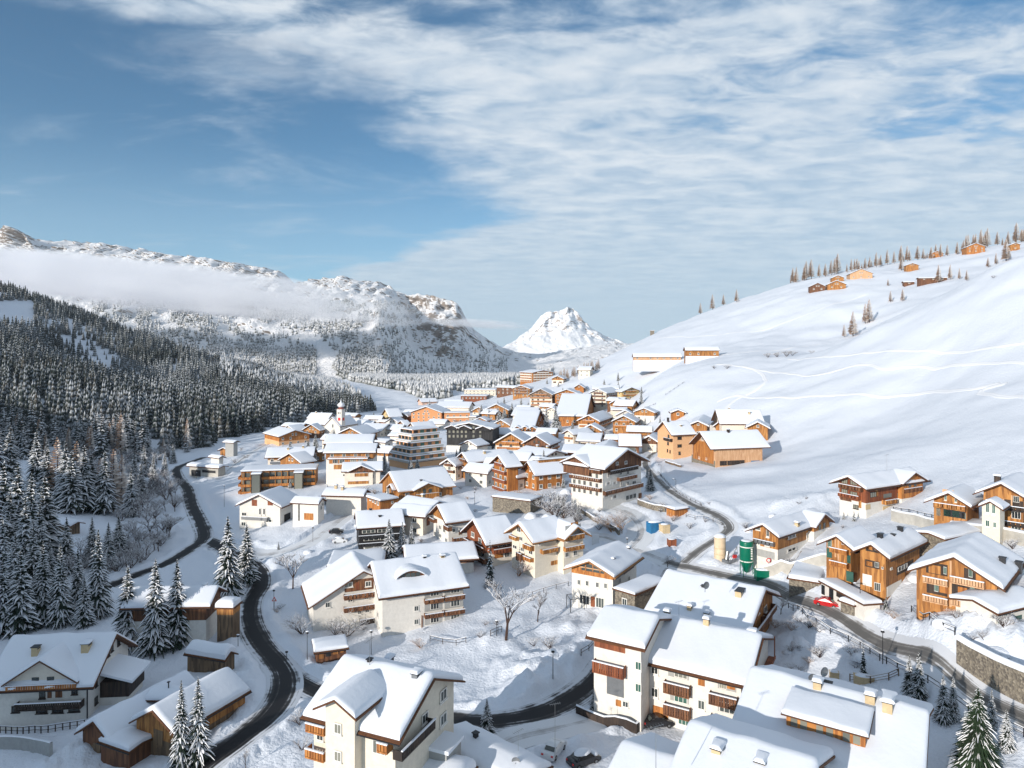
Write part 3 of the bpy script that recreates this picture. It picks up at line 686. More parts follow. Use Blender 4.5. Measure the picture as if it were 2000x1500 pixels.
def roofslab(mb, fr, s0, s1, t0, t1, tm, zr, tp, d, m=0):
    for a, b in ((t0, tm), (tm, t1)):
        za, zb_ = zr - abs(a - tm) * tp, zr - abs(b - tm) * tp
        if b - a < .05: continue
        P = [fr(s0, a, za), fr(s1, a, za), fr(s1, b, zb_), fr(s0, b, zb_)]; Q = [fr(s0, a, za - d), fr(s1, a, za - d), fr(s1, b, zb_ - d), fr(s0, b, zb_ - d)]
        mb.add(P + Q, [(0, 1, 2, 3), (7, 6, 5, 4), (0, 4, 5, 1), (1, 5, 6, 2), (2, 6, 7, 3), (3, 7, 4, 0)], m)
def body(mb, fr, s0, s1, t0, t1, z0_, z1a, z1b, tm, zr, m=0):
    """prism with gables at s0 and s1"""
    pr = [(t0, z0_), (t1, z0_), (t1, z1b), (tm, zr), (t0, z1a)]
    if zr - max(z1a, z1b) < .05: pr = [(t0, z0_), (t1, z0_), (t1, z1b), (t0, z1a)]
    n = len(pr); vs = [fr(s0, a, b) for a, b in pr] + [fr(s1, a, b) for a, b in pr]
    mb.add(vs, [tuple(range(n))[::-1], tuple(range(n, 2 * n))] + [(i, (i + 1) % n, n + (i + 1) % n, n + i) for i in range(n)], m)
HOUSES = []
class House:
    def __init__(s, name, label, ex, ey, xl, xr, th, h, g='L', pitch=22, wall='white_wall', D=None, root=None, cat='house', oh=1.1, og=1.3, thick=.55, clad=None, cm='honey_wood', rm='soffit', rp=.5,
                 fr='frame_white', gl='glass', bm='brown_wood', L='w', Rr='w', base=None, col=3.1, ll=None, lr=None, chim=0, group=None, res=1.6, ch=None, nf=None, deep=4):
        D = D or cast(ex, ey, h); s.D = D; s.h = h; s.th = R(th); s.bm = bm; s.frm = fr; s.gl = gl; s.wall = wall
        s.ex = (ex - 1000) / F * D; s.A = Vector((s.ex, D, (690 - ey) / F * D - h)); s.eR = Vector((math.sin(s.th), math.cos(s.th), 0)); s.eL = Vector((-math.cos(s.th), math.sin(s.th), 0))
        def ln(e, px):
            u = (px - 1000) / F; d = e.x - u * e.y; return (u * D - s.ex) / d if abs(d) > 1e-6 else 10
        s.lr = lr or ln(s.eR, xr); s.ll = ll or ln(s.eL, xl)
        if not (1 < s.lr < 80): print('BAD lr', name, label, round(s.lr, 1)); s.lr = 10
        if not (1 < s.ll < 80): print('BAD ll', name, label, round(s.ll, 1)); s.ll = 10
        s.rz = math.atan2(s.eR.y, s.eR.x); HOUSES.append(s)
        if root is None:
            s.root = empty(name, s.A, s.rz); tag(s.root, label, cat, group); s.off = (Vector((0, 0, 0)), 0)
        else:
            s.root = root.root
        s.sub = root
        tg = tz(s.A.x, s.A.y, z0); 
        if abs(tg - s.A.z) > 2.5: print('GAP', label[:50] or 'wing', round(s.A.z - tg, 1), 'D', round(D), 'sz', round(s.lr), round(s.ll))
        s.g = g; lr_, ll_ = s.lr, s.ll; rnd = random.Random(int(ex * 7 + ey)); s.rnd = rnd; res = res if D < 200 else 3
        if g == 'R': fr_ = lambda a, b, z: (b, a, z); Ls, Lt = ll_, lr_
        else: fr_ = lambda a, b, z: (a, b, z); Ls, Lt = lr_, ll_
        s.fr = fr_; tp = math.tan(R(pitch)) if g != 'F' else 0; s.tp = tp; tm = Lt * rp
        zr = h + tp * tm; z1b = zr - tp * (Lt - tm); s.zr = zr; s.tm = tm; s.Lt = Lt; s.Ls = Ls
        w_ = MB(); zb = base if base else -deep
        body(w_, fr_, 0, Ls, 0, Lt, -deep, h, z1b, tm, zr); s.part(w_, 'wall', [wall])
        if clad is not None:
            c_ = MB(); e = .06; zc = clad
            body(c_, fr_, -e, Ls + e, -e, Lt + e, zc, h + .0, z1b, tm, zr + .03); s.part(c_, 'cladding', [cm])
        rf = MB()
        if g == 'F': oh2, og2 = min(oh, .4), min(og, .4)
        else: oh2, og2 = oh, og
        d = .24; zr2 = zr + d
        roofslab(rf, fr_, -og2, Ls + og2, -oh2, Lt + oh2, tm, zr2, tp, d); s.roof = s.part(rf, 'roof', [rm])
        sn = MB(); ba, bb_, bc = rnd.uniform(.04, .16), rnd.uniform(.04, .35), rnd.uniform(.04, .35); thick *= rnd.uniform(.85, 1.15); slab(sn, fr_, -og2 + ba, Ls + og2 - ba, -oh2 + bb_, Lt + oh2 - bc, tm, zr2 + .01, tp, 0, res, thick, seed=ex); s.part(sn, 'snow', ['roof_snow'], s.roof, True)
        if D < 210 and g != 'F' and root is None:
            for tt_, zz_ in ((-oh2 - .07, zr2 - (tm + oh2) * tp - .16), (Lt + oh2 + .07, zr2 - (Lt + oh2 - tm) * tp - .16)):
                gt = MB(); gt.tube(fr_(-og2, tt_, zz_), fr_(Ls + og2, tt_, zz_), .075, .075, 6); gt.obj('gutter', ['metal_dark'], s.roof)
        s.zsn = zr2 + thick
        for face, st in (('L', L), ('R', Rr)): s.auto(face, st, col, nf)
        for i in range(chim):
            a = Ls * rnd.uniform(.2, .8); b = tm + rnd.choice((-1, 1)) * Lt * rnd.uniform(.06, .22); s.chimney(a, b)
    def part(s, mb, nm, mats, parent=None, smooth=False):
        o = mb.obj(nm, mats, parent or s.root, smooth)
        if s.sub is not None and (parent is None or parent is s.root): s.place(o)
        return o
    def place(s, o):
        """express a wing's own frame inside the house's root frame"""
        from mathutils import Matrix
        r = s.sub; ma = Matrix.Translation(r.A) @ Matrix.Rotation(r.rz, 4, 'Z'); mb_ = Matrix.Translation(s.A) @ Matrix.Rotation(s.rz, 4, 'Z')
        o.matrix_local = ma.inverted() @ mb_ @ o.matrix_local
    def surf(s, a, b): return s.zr + .24 - abs(b - s.tm) * s.tp
    def chimney(s, a, b, w=.8, l=.9, h=1.5, mat='chimney_plaster', cap=True, under=True):
        z = s.surf(a, b); c = MB(); x, y, _ = s.fr(a, b, 0); c.box(x - l / 2, x + l / 2, y - w / 2, y + w / 2, z - .6, z + h); o = s.part(c, 'chimney', [mat])
        k = MB(); k.box(x - l / 2 + .1, x + l / 2 - .1, y - w / 2 - .02, y + w / 2 + .02, z + h - .35, z + h - .12); k.box(x - l / 2 - .12, x + l / 2 + .12, y - w / 2 - .12, y + w / 2 + .12, z + h + .0, z + h + .1)
        k.obj('vent', ['metal_dark'], o)
        if cap: q = MB(); slab(q, lambda a_, b_, c_: (a_, b_, c_), x - l / 2 - .16, x + l / 2 + .16, y - w / 2 - .16, y + w / 2 + .16, y, z + h + .1, 0, 0, .5, .36, wob=0); q.obj('snow_cap', ['roof_snow'], o, True)
        return o
    def chim_px(s, px, py, w=.8, l=.9, h=1.4, **k):
        """chimney whose foot shows at a photo point, on the near roof plane"""
        u = (px - 1000) / F; v = (690 - py) / F; best = None
        for i in range(400):
            D = s.D * .8 + s.D * .6 * i / 400; p = Vector((u * D, D, v * D)) - s.A; a = p.dot(s.eR); b = p.dot(s.eL); aa, bb = (b, a) if s.g == 'R' else (a, b)
            if -1 < aa < s.Ls + 1 and -1 < bb < s.Lt + 1:
                e = abs(p.z - s.surf(aa, bb) - .4)
                if best is None or e < best[0]: best = (e, aa, bb)
        if best: return s.chimney(best[1], best[2], w, l, h, **k)
    def fbx(s, mb, face, a, b, o0, o1, z0_, z1_, m=0):
        if face == 'R': mb.box(a, b, -o1, -o0, z0_, z1_, m)
        else: mb.box(-o1, -o0, a, b, z0_, z1_, m)
    def hit(s, face, px, py):
        u = (px - 1000) / F; v = (690 - py) / F; d = Vector((u, 1, v)); n = s.eL if face == 'R' else s.eR
        t = s.A.dot(n) / d.dot(n); p = d * t; q = p - s.A
        return (q.dot(s.eR) if face == 'R' else q.dot(s.eL)), q.z
    def window(s, face, a, z, w, h, kind='w', frame=None, glass=None, pane=True, nm='window'):
        frame = frame or s.frm; glass = glass or s.gl
        if s.D < 150 and pane: f, p = wmesh(kind, frame, glass); objs = [bpy.data.objects.new(nm, f), bpy.data.objects.new('pane', p)]
        else: objs = [bpy.data.objects.new(nm, wjoint(kind, frame, glass))]
        for o in objs: C.objects.link(o)
        o = objs[0]; o.parent = s.root
        off = .062 if True else 0
        if face == 'R': o.location = (a, -off, z); o.scale = (w, 1, h)
        else: o.location = (-off, a + w, z); o.rotation_euler = (0, 0, -math.pi / 2); o.scale = (w, 1, h)
        if s.sub is not None:
            bpy.context.view_layer.update() if False else None
            from mathutils import Matrix, Euler
            loc = Matrix.Translation(o.location) @ o.rotation_euler.to_matrix().to_4x4() @ Matrix.Diagonal((*o.scale, 1))
            r = s.sub; ma = Matrix.Translation(r.A) @ Matrix.Rotation(r.rz, 4, 'Z'); mb_ = Matrix.Translation(s.A) @ Matrix.Rotation(s.rz, 4, 'Z'); o.matrix_local = ma.inverted() @ mb_ @ loc
        if len(objs) > 1: objs[1].parent = o
        return o
    def balcony(s, face, a, b, z, dep=1.15, h=.95, mat=None, snow=True, ends=True):
        m = MB(); mat = mat or s.bm; s.fbx(m, face, a, b, 0, dep, z - .16, z)
        n = max(2, int((b - a) / (.34 if s.D < 130 else .8)))
        if s.D < 210:
            for i in range(n): x = a + (b - a) * i / n; s.fbx(m, face, x, x + (b - a) / n * .78, dep - .06, dep, z + .06, z + h - .06)
            s.fbx(m, face, a, b, dep - .10, dep + .03, z + h - .06, z + h)
        else: s.fbx(m, face, a, b, dep - .06, dep, z, z + h)
        if ends: s.fbx(m, face, a, a + .07, 0, dep, z, z + h); s.fbx(m, face, b - .07, b, 0, dep, z, z + h)
        o = s.part(m, 'balcony', [mat])
        if snow: q = MB(); s.fbx(q, face, a - .03, b + .03, dep - .14, dep + .07, z + h, z + h + .13); q.obj('snow', ['roof_snow'], o)
        return o
    def panel(s, face, a, b, z0_, z1_, mat, nm='panel', o=.09, o0=-.02):
        m = MB(); s.fbx(m, face, a, b, o0, o, z0_, z1_); return s.part(m, nm, [mat])
    def auto(s, face, st, col, nf=None):
        if 'n' in st: return
        L = s.lr if face == 'R' else s.ll; gab = (face == s.g) or (s.g == 'L' and face == 'L'); nf = nf or max(1, int((s.h + .4) / 2.75)); fh = s.h / nf
        col = col * (1 if s.D < 260 else 1.25); nc = max(1, int((L - .8) / col)); rnd = s.rnd; ww = 1.4 if s.D > 180 else 1.2
        kind = 's' if 's' in st else 'w'
        for f in range(nf):
            z = f * fh + .85
            if 'b' in st and f >= (0 if 'B' in st else 1):
                a0, a1 = (L * .06, L * .94); s.balcony(face, a0, a1, f * fh + .1, mat=s.bm)
            for c in range(nc):
                a = L * (c + .5) / nc - ww / 2
                if rnd.random() < .08: continue
                tall = 'b' in st and f >= 1
                s.window(face, a, z - (.55 if tall else 0), ww * rnd.uniform(.9, 1.1), 2.05 if tall else 1.45, kind if not tall else 'w')
        rise = s.zr - s.h
        if face == s.g and rise > 1.7:
            m = s.tm - .6; n = 1 if s.Lt < 9 else 2
            for k in range(n): s.window(face, m + (0 if n == 1 else (-1.1 + 2.2 * k)), s.h + .2, 1.1, min(1.4, rise * .45), 'w')
            if 'b' in st: s.balcony(face, s.tm - s.Lt * .28, s.tm + s.Lt * .28, s.h - fh * .12, mat=s.bm)
    def feats(s, txt):
        """face kind cx cy w h ... in photo pixels"""
        for it in txt.split(';'):
            q = it.split()
            if not q: continue
            face, kind = q[0], q[1]; cx, cy, w, h = map(float, q[2:6]); mat = q[6] if len(q) > 6 else None
            a0, _ = s.hit(face, cx - w / 2, cy); a1, _ = s.hit(face, cx + w / 2, cy); _, z1 = s.hit(face, cx, cy - h / 2); _, z0_ = s.hit(face, cx, cy + h / 2)
            a, b = min(a0, a1), max(a0, a1); z0_, z1 = min(z0_, z1), max(z0_, z1)
            if kind in 'wsg': s.window(face, a, z0_, b - a, z1 - z0_, kind, glass=mat)
            elif kind == 'b': s.balcony(face, a, b, z0_, h=max(.7, z1 - z0_), mat=mat)
            elif kind == 'o': s.panel(face, a, b, z0_, z1, mat or 'orange_wood', 'shutter')
            elif kind == 'd': s.panel(face, a, b, z0_, z1, mat or 'dark_wood', 'door')
            elif kind == 'G': s.panel(face, a, b, z0_, z1, mat or 'orange_wood', 'garage_door')
            elif kind == 't': s.panel(face, a, b, z0_, z1, mat or 'brown_wood', 'cladding', .10)
            elif kind == 'n': s.panel(face, a, b, z0_, z1, mat or 'glass', 'opening', .07)
            elif kind == 'p': s.panel(face, a, b, z0_, z1, mat or 'metal_dark', 'downpipe', .16, .02)
    def cross(s, face, px, w, rise=None, pitch=None, proud=.4, wall=None, h=None, clad=None, cm='honey_wood', win='w', top=None, back=None, thick=.5):
        """small gable breaking out of a face, centred where photo column px meets it"""
        a, _ = s.hit(face, px, 690); a = max(min(a, (s.lr if face == 'R' else s.ll)), 0); tp = math.tan(R(pitch)) if pitch else (s.tp or .4); h = s.h if h is None else h
        fr_ = (lambda p, t, z: (t, -p, z)) if face == 'R' else (lambda p, t, z: (-p, t, z))
        zr = h + tp * w / 2; back = back if back is not None else min((s.lr if face == 'L' else s.ll) * .5, (w / 2 * tp + .3) / max(s.tp, .2) + .5)
        z0_ = -4 if top is None else top
        m = MB(); body(m, fr_, -back, proud, a - w / 2, a + w / 2, z0_, h, h, a, zr); g_ = s.part(m, 'gable', [wall or s.wall])
        if clad is not None: c_ = MB(); body(c_, fr_, -back, proud + .06, a - w / 2 - .05, a + w / 2 + .05, clad, h, h, a, zr); c_.obj('cladding', [cm], g_)
        r = MB(); roofslab(r, fr_, -back, proud + 1.0, a - w / 2 - .9, a + w / 2 + .9, a, zr + .22, tp, .22); r.obj('roof', ['soffit'], g_)
        n = MB(); slab(n, fr_, -back, proud + .95, a - w / 2 - .85, a + w / 2 + .85, a, zr + .24, tp, 0, 2, thick, seed=px); n.obj('snow', ['roof_snow'], g_, True)
        if win:
            k = MB(); zz = (h if top is None else max(top, h - 1.9)) ; ww = 1.0
            for dx in ((-.5,) if w < 5 else (-1.6, .6)):
                q0 = a + dx; q = fr_(proud + .05, q0, 0)
                if face == 'R': k.box(q0, q0 + ww, -(proud + .12), -(proud + .0), zz + .2 - (1.6 if top is None else 0), zz + 1.5 - (1.6 if top is None else 0))
                else: k.box(-(proud + .12), -(proud + .0), q0, q0 + ww, zz + .2 - (1.6 if top is None else 0), zz + 1.5 - (1.6 if top is None else 0))
            k.obj('window', ['glass'], g_)
        return g_
def shed(*a, **k): return House(*a, **k)
# ------------------------------------------------------------------ near houses
# bottom right: long white block
h = House('apartment_house', 'long white three-storey house with brown wooden balconies and an orange garage door', 1455, 1336, 1258, 1500, 30.5, 9.3, 'R', 20, 'white_wall', D=90, ll=None, L='n', Rr='n', oh=.9, og=.9, thick=.6, res=1.0)
h.feats('L w 1279 1307 14 20;L w 1279 1352 14 20;L n 1325 1309 40 30 grey_wall;L g 1330 1311 26 26 curtain_glass;L b 1325 1341 50 19;L n 1327 1358 36 26 grey_wall;L g 1330 1360 26 24 green_glass;L b 1325 1384 50 19;'
        'L G 1291 1393 32 24;L d 1307 1398 3 26 frame_white;L g 1336 1404 22 24 green_glass;L d 1343 1407 9 18 orange_wood;L o 1370 1329 13 20;L w 1370 1376 14 20;L n 1420 1334 36 28 grey_wall;L g 1412 1333 14 24 curtain_glass;L d 1428 1337 16 18 orange_wood;'
        'L b 1415 1363 54 19;L n 1420 1382 36 22 grey_wall;L g 1420 1382 30 20;L b 1417 1408 54 19 dark_wood;L p 1449 1372 2 66 metal_dark;L p 1260 1345 2 110 frame_white')
h.chim_px(1380, 1222); h.chim_px(1303, 1207); h.chimney(h.Ls * .06, h.tm * 1.1, 1.0, 1.0, .7)
x = MB(); x.box(h.lr + .1, h.lr + .25, -1.0, -.85, h.h - 2.6, h.h + .5); x.box(h.lr * .55, h.lr + .25, -1.1, -.9, h.h - 2.6, h.h - 2.4); x.box(h.lr * .55, h.lr + .2, -1.1, -.05, h.h - 2.8, h.h - 2.6); h.part(x, 'balcony', ['red_wood'])
w1 = House('apartment_house', '', 1252, 1262, 1160, 1290, 30.5, 9.6, 'R', 18, 'white_wall', D=93.5, lr=11, root=h, L='n', Rr='n', oh=1.0, og=.9, thick=.6, res=1.0)
w1.feats('L t 1191 1259 60 20 red_wood;L b 1193 1302 60 20 red_wood;L n 1202 1340 33 37 metal_grey;L w 1247 1300 12 18 green_glass;L w 1247 1343 12 18 green_glass;L o 1208 1373 10 12;L w 1222 1375 12 12')
# the big roof behind it
h = House('house', 'house with a wide snow roof and timber gable, behind the long white block', 1447, 1240, 1272, 1508, 33.5, 7.2, 'R', 21, 'cream_wall', D=108, L='n', Rr='n', oh=.8, og=1.5, clad=2.2, cm='honey_wood', thick=.6, res=1.0)
h.feats('R w 1462 1215 6 14;R b 1478 1220 26 12 brown_wood;R w 1478 1195 8 14;R w 1494 1190 6 14;R b 1495 1195 20 9 brown_wood')
h.chim_px(1445, 1160, 1.0, 2.3, 1.1, cap=False); h.chim_px(1347, 1192, .7, .8, 1.2); h.chim_px(1380, 1204, .7, .8, 1.0); h.chim_px(1374, 1148, .6, .6, .8, mat='metal_dark', cap=False)
h = House('house', 'large snow roof in the bottom right corner with a long timber dormer of six windows', 1783, 1545, 1440, 1812, 33.7, 8.0, 'R', 20, 'cream_wall', D=62.5, lr=17.5, L='n', Rr='n', oh=1, og=1.0, clad=3, cm='orange_wood', thick=.65, res=1.0)
# dormer
hd = h
def dormer(h, x0, x1, ypx, hh, dep, n, mat='orange_wood', glass='curtain_glass', pit=.10, thick=.6):
    """long low dormer on the near roof slope, seen between photo columns x0 and x1 with its sill at row ypx"""
    res = []
    for px, py in ((x0, ypx[0]), (x1, ypx[1])):
        u = (px - 1000) / F; v = (690 - py) / F; best = None
        for i in range(600):
            D = h.D * .8 + h.D * .6 * i / 600; p = Vector((u * D, D, v * D)) - h.A; a = p.dot(h.eR); b = p.dot(h.eL); aa, bb = (b, a) if h.g == 'R' else (a, b)
            e = abs(p.z - h.surf(aa, bb) - .55)
            if best is None or e < best[0]: best = (e, aa, bb)
        res.append(best)
    s0, s1 = sorted((res[0][1], res[1][1])); t = (res[0][2] + res[1][2]) / 2; z = h.surf(0, t) + .35; sg = 1 if t < h.tm else -1
    m = MB(); P = [h.fr(s0, t, z - .9), h.fr(s0, t, z + hh), h.fr(s1, t, z + hh), h.fr(s1, t, z - .9)]; t2 = t + sg * dep; P2 = [h.fr(s0, t2, z - .9), h.fr(s0, t2, z + hh + dep * pit), h.fr(s1, t2, z + hh + dep * pit), h.fr(s1, t2, z - .9)]
    m.add(P + P2, [(0, 1, 2, 3), (4, 7, 6, 5), (0, 4, 5, 1), (1, 5, 6, 2), (2, 6, 7, 3)]); o = h.part(m, 'dormer', [mat])
    for k in range(n):
        c = s0 + (s1 - s0) * (k + .5 + (.12 if n > 4 and k % 2 == 0 else -.12 if n > 4 else 0)) / n; wv = (s1 - s0) / n * .52; g_ = MB(); q = [h.fr(c - wv / 2, t - sg * .05, z + hh * .22), h.fr(c + wv / 2, t + sg * .02, z + hh * .86)]
        g_.box(q[0][0], q[1][0], q[0][1], q[1][1], q[0][2], q[1][2]); g_.obj('window', [glass], o)
    r = MB(); f2 = lambda a, b, zz: h.fr(a, b, zz)
    ta, tb = (t - sg * .7, t2); za = z + hh + .02
    vs = [h.fr(s0 - .4, ta, za - .05), h.fr(s1 + .4, ta, za - .05), h.fr(s1 + .4, tb, za + dep * pit), h.fr(s0 - .4, tb, za + dep * pit)]; vs += [(a, b, c + .12) for a, b, c in vs]
    r.add(vs, [(0, 1, 2, 3), (4, 5, 6, 7), (0, 1, 5, 4), (1, 2, 6, 5), (2, 3, 7, 6), (3, 0, 4, 7)]); ro = r.obj('roof', ['soffit'], o)
    n2 = MB(); lo, hi = min(ta, tb), max(ta, tb); fr2 = lambda a, b, zz: h.fr(a, b, zz + abs(b - ta) * pit); slab(n2, fr2, s0 - .35, s1 + .35, lo, hi, lo, za + .12, 0, 0, 1, thick); n2.obj('snow', ['roof_snow'], ro, True)
    return o
dormer(h, 1536, 1690, (1416, 1462), 1.5, 4.2, 6, thick=.45)
h.chim_px(1597, 1345, .8, .9, 1.2); h.chim_px(1700, 1372, .9, 1.1, 1.3); h.chim_px(1735, 1382, .9, 2.3, 1.3); h.chimney(h.Ls * .55, h.tm * 1.1, .8, .8, .6, cap=False)
h = House('house', 'snow-laden roof with two capped chimneys at the bottom edge, left of the six-window dormer', 1545, 1646, 1310, 1580, 33.7, 6, 'R', 20, 'white_wall', D=54, lr=14, L='n', Rr='n', oh=1, og=1, thick=.7, res=.9)
h.chim_px(1402, 1466, .8, 1.3, .8); h.chim_px(1487, 1490, .8, 1.3, .7)
w1 = House('house', '', 1470, 1706, 1172, 1500, 33.7, 7.6, 'R', 20, 'white_wall', D=54.5, lr=13, root=h, L='n', Rr='n', oh=1, og=1, thick=.7, res=.9)
# bottom centre: low snowed roofs
h = House('house', 'low snow-covered roof cut by the bottom edge beside the parked pale car', 1010, 1528, 870, 1052, 40, 5, 'R', 12, 'white_wall', D=76, L='n', Rr='n', thick=.8, res=.9)
h.chimney(h.Ls * .7, h.tm * .9, .5, .5, 1.3, mat='metal_dark', cap=False)
h = House('shed', 'lumpy snow-buried low roof at the bottom edge right of the cream house', 880, 1530, 715, 905, 25, 3.5, 'R', 10, 'white_wall', D=74, L='n', Rr='n', thick=1.0, res=.9, cat='shed')
# cream house bottom centre
h = House('house', 'cream house with a small stair-tower gable in the bottom middle of the photo', 772, 1436, 613, 886, 23.2, 8.6, 'R', 25.5, 'cream_wall', D=70, L='n', Rr='n', oh=.9, og=1.1, thick=.6, res=1.0, fr='frame_white')
h.feats('L g 741 1459 24 26 curtain_glass;L b 628 1414 36 14 orange_wood;L b 627 1464 36 15 orange_wood;L w 626 1437 14 18;L p 700 1465 2 80 metal_dark;R w 865 1357 13 22;R w 865 1404 13 22;R w 829 1402 12 20;R b 800 1440 66 16 dark_wood;L b 758 1450 20 15 orange_wood')
g_ = h.cross('L', 679, 3.7, pitch=28, proud=1.3, wall='cream_wall', win=None, h=h.h + 2.3, back=4.6)
for cx, cy, cw, chh in ((676, 1411, 14, 18), (676, 1464, 16, 22)):
    a, z = h.hit('L', cx, cy); wv = h.window('L', a - .45, z - .55, .95, 1.15, glass='curtain_glass'); wv.location.x = -1.36
h.chim_px(761, 1290, .7, .9, .9, mat='metal_grey'); h.chim_px(813, 1322, .7, .9, .9, mat='metal_grey'); h.chim_px(731, 1356, .8, 1.0, .7, mat='metal_grey'); h.chim_px(722, 1293, .4, .5, .7, mat='metal_dark', cap=False)
x = MB(); q0, _ = h.hit('R', 838, 1440); x.box(q0, q0 + 3.5, -2.2, 0, -4, h.h - 5.2); x.box(q0 - .1, q0 + 3.6, -2.5, .0, h.h - 5.2, h.h - 4.8, 1); h.part(x, 'lean_to', ['grey_wall', 'roof_snow'])
# left house
h = House('house', 'big white house at the left edge with two tan chimneys and a front dormer', 172, 1333, -14, 250, -5.5, 6.6, 'R', 34, 'white_wall', D=106, L='n', Rr='n', oh=1.0, og=1.3, thick=.6, res=1.0, fr='dark_wood')
h.feats('L w 83 1353 12 21;L o 97 1354 8 18 brown_wood;L o 115 1353 13 18 brown_wood;L w 146 1349 12 14;L b 101 1372 128 12 dark_wood;L w 31 1385 16 13;L w 82 1386 22 14;L w 113 1385 22 14;L w 145 1383 22 14;L w 146 1416 12 8;L p 171 1372 2 76 metal_dark;'
        'R w 231 1254 5 13;R w 218 1266 5 13;R w 211 1276 5 13;R w 187 1334 5 14;R w 187 1368 6 14')
h.cross('L', 85, 9.2, pitch=33, proud=.1, top=h.h - .3, h=h.h + .9, back=6.4, wall='warm_white', win='w')
a, z = h.hit('L', 85, 1331); h.balcony('L', a - 5.2, a + 5.0, h.h - .5, .9, .8, 'orange_wood')
h.chimney(h.Ls * .70, h.tm * .55, .9, 1.0, 1.7, cap=False); h.chimney(h.Ls * .16, h.tm * .60, 1.1, 1.3, 1.6)
x = MB(); x.box(3.6, 9.2, -4.2, 0, -4, 2.4, 0); x.box(3.6, 9.4, -4.4, 0, 2.4, 4.8, 1)
x.add([(2.8, .2, 6.5), (2.8, -5.3, 4.9), (9.8, -5.3, 4.9), (9.8, .2, 6.5), (2.8, .2, 6.9), (2.8, -5.3, 5.3), (9.8, -5.3, 5.3), (9.8, .2, 6.9)], [(0, 1, 2, 3), (4, 5, 6, 7), (0, 1, 5, 4), (1, 2, 6, 5), (2, 3, 7, 6), (3, 0, 4, 7)], 2); h.part(x, 'porch', ['white_wall', 'dark_wood', 'roof_snow'])
h.feats('R d 205 1366 16 34 dark_wood')
# house with the eyebrow dormer
h = House('apartment_house', 'white house with an eyebrow dormer and stacked loggias, left of the middle', 747, 1163, 720, 905, 67.5, 8.4, 'L', 27, 'white_wall', D=135, L='n', Rr='n', oh=1.1, og=1.0, thick=.6, ll=15.5, res=1.2)
f = ''
for cx, ww_ in ((846, 34), (886, 36)):
    for cy in (1157, 1183, 1209): f += f'R n {cx} {cy-(cx-846)*.14+1:.0f} {ww_} 17 grey_wall;R g {cx+3} {cy-(cx-846)*.14:.0f} {ww_*.5:.0f} 13;'
    for cy in (1170, 1198): f += f'R b {cx} {cy-(cx-846)*.14:.0f} {ww_+2} 7 brown_wood;'
h.feats(f + 'R w 813 1160 9 8;R w 813 1188 9 11;R w 813 1214 9 11;R p 824 1218 2 32 brown_wood;L w 738 1200 3 10')
def eyebrow(h, x0, x1, y, hh, dep):
    a0, _ = 0, 0; res = []
    for px in (x0, x1):
        u = (px - 1000) / F; v = (690 - y) / F; best = None
        for i in range(600):
            D = h.D * .9 + h.D * .3 * i / 600; p = Vector((u * D, D, v * D)) - h.A; a = p.dot(h.eR); b = p.dot(h.eL); e = abs(p.z - h.surf(a, b) - .6)
            if best is None or e < best[0]: best = (e, a, b)
        res.append(best)
    s0, s1 = res[0][1], res[1][1]; t = (res[0][2] + res[1][2]) / 2; z = h.surf(0, t) + .5; n = 12; m = MB(); w_ = MB(); n2 = MB()
    arc = [(s0 + (s1 - s0) * i / n, math.sin(math.pi * i / n) ** .8 * hh) for i in range(n + 1)]
    m.add([(a, t, z - .6) for a, b in arc] + [(a, t, z + b) for a, b in arc], [(i, i + 1, n + 2 + i, n + 1 + i) for i in range(n)]); o = h.part(m, 'dormer', ['brown_wood'])
    for i in range(4): c = s0 + (s1 - s0) * (.26 + .16 * i); w_ = MB(); w_.box(c - .45, c + .45, t - .06, t + .1, z + .1, z + hh * .62); w_.obj('window', ['glass'], o)
    rows = []
    for j in range(7):
        q = j / 6; rows.append([(a, t - .6 + dep * q, z + b * (1 - q * .15) + .12 + .5 * (1 if 0 < j else .35) * (1 if 0 < i < n else .3)) for i, (a, b) in enumerate(arc)])
    n2.grid(rows); n2.add([(a, t - .6, z + b + .02) for a, b in arc] + [rows[0][i] for i in range(n + 1)], [(i, i + 1, n + 2 + i, n + 1 + i) for i in range(n)]); n2.obj('snow', ['roof_snow'], o, True)
eyebrow(h, 770, 833, 1127, 1.5, 4.5)
h.chimney(h.Ls * .85, h.tm * .85, .7, .8, .9); h.chimney(h.Ls * .62, h.tm * .9, .6, .6, .8, mat='metal_dark')
w1 = House('apartment_house', '', 612, 1181, 585, 812, 67.5, 6.2, 'R', 29, 'white_wall', D=138.5, root=h, L='n', Rr='n', oh=1.2, og=.9, thick=.6, ll=13, lr=20, res=1.2)
w1.feats('R w 640 1181 10 11;R n 704 1142 62 22 brown_wood;R w 680 1142 18 10 curtain_glass;R d 698 1144 7 14 red_wood;R w 719 1140 12 11;R b 704 1160 66 8 brown_wood;R w 684 1172 10 7;R w 716 1166 9 8;R b 704 1184 66 8 brown_wood;R w 717 1192 9 9;R w 702 1194 7 12;R b 724 1209 44 9 dark_wood')
house_B = h
House('house', 'plain flat snow-topped annex behind the left gable of the eyebrow-dormer house', 640, 1110, 624, 748, 82, 4, 'F', 0, 'white_wall', L='n', Rr='n', thick=.8, ll=12)
House('house', 'low snowed roof with a brown gable just behind the eyebrow-dormer house', 800, 1098, 782, 925, 78, 5, 'L', 16, 'white_wall', L='n', Rr='n', thick=.7, ll=12, clad=4, cm='brown_wood')
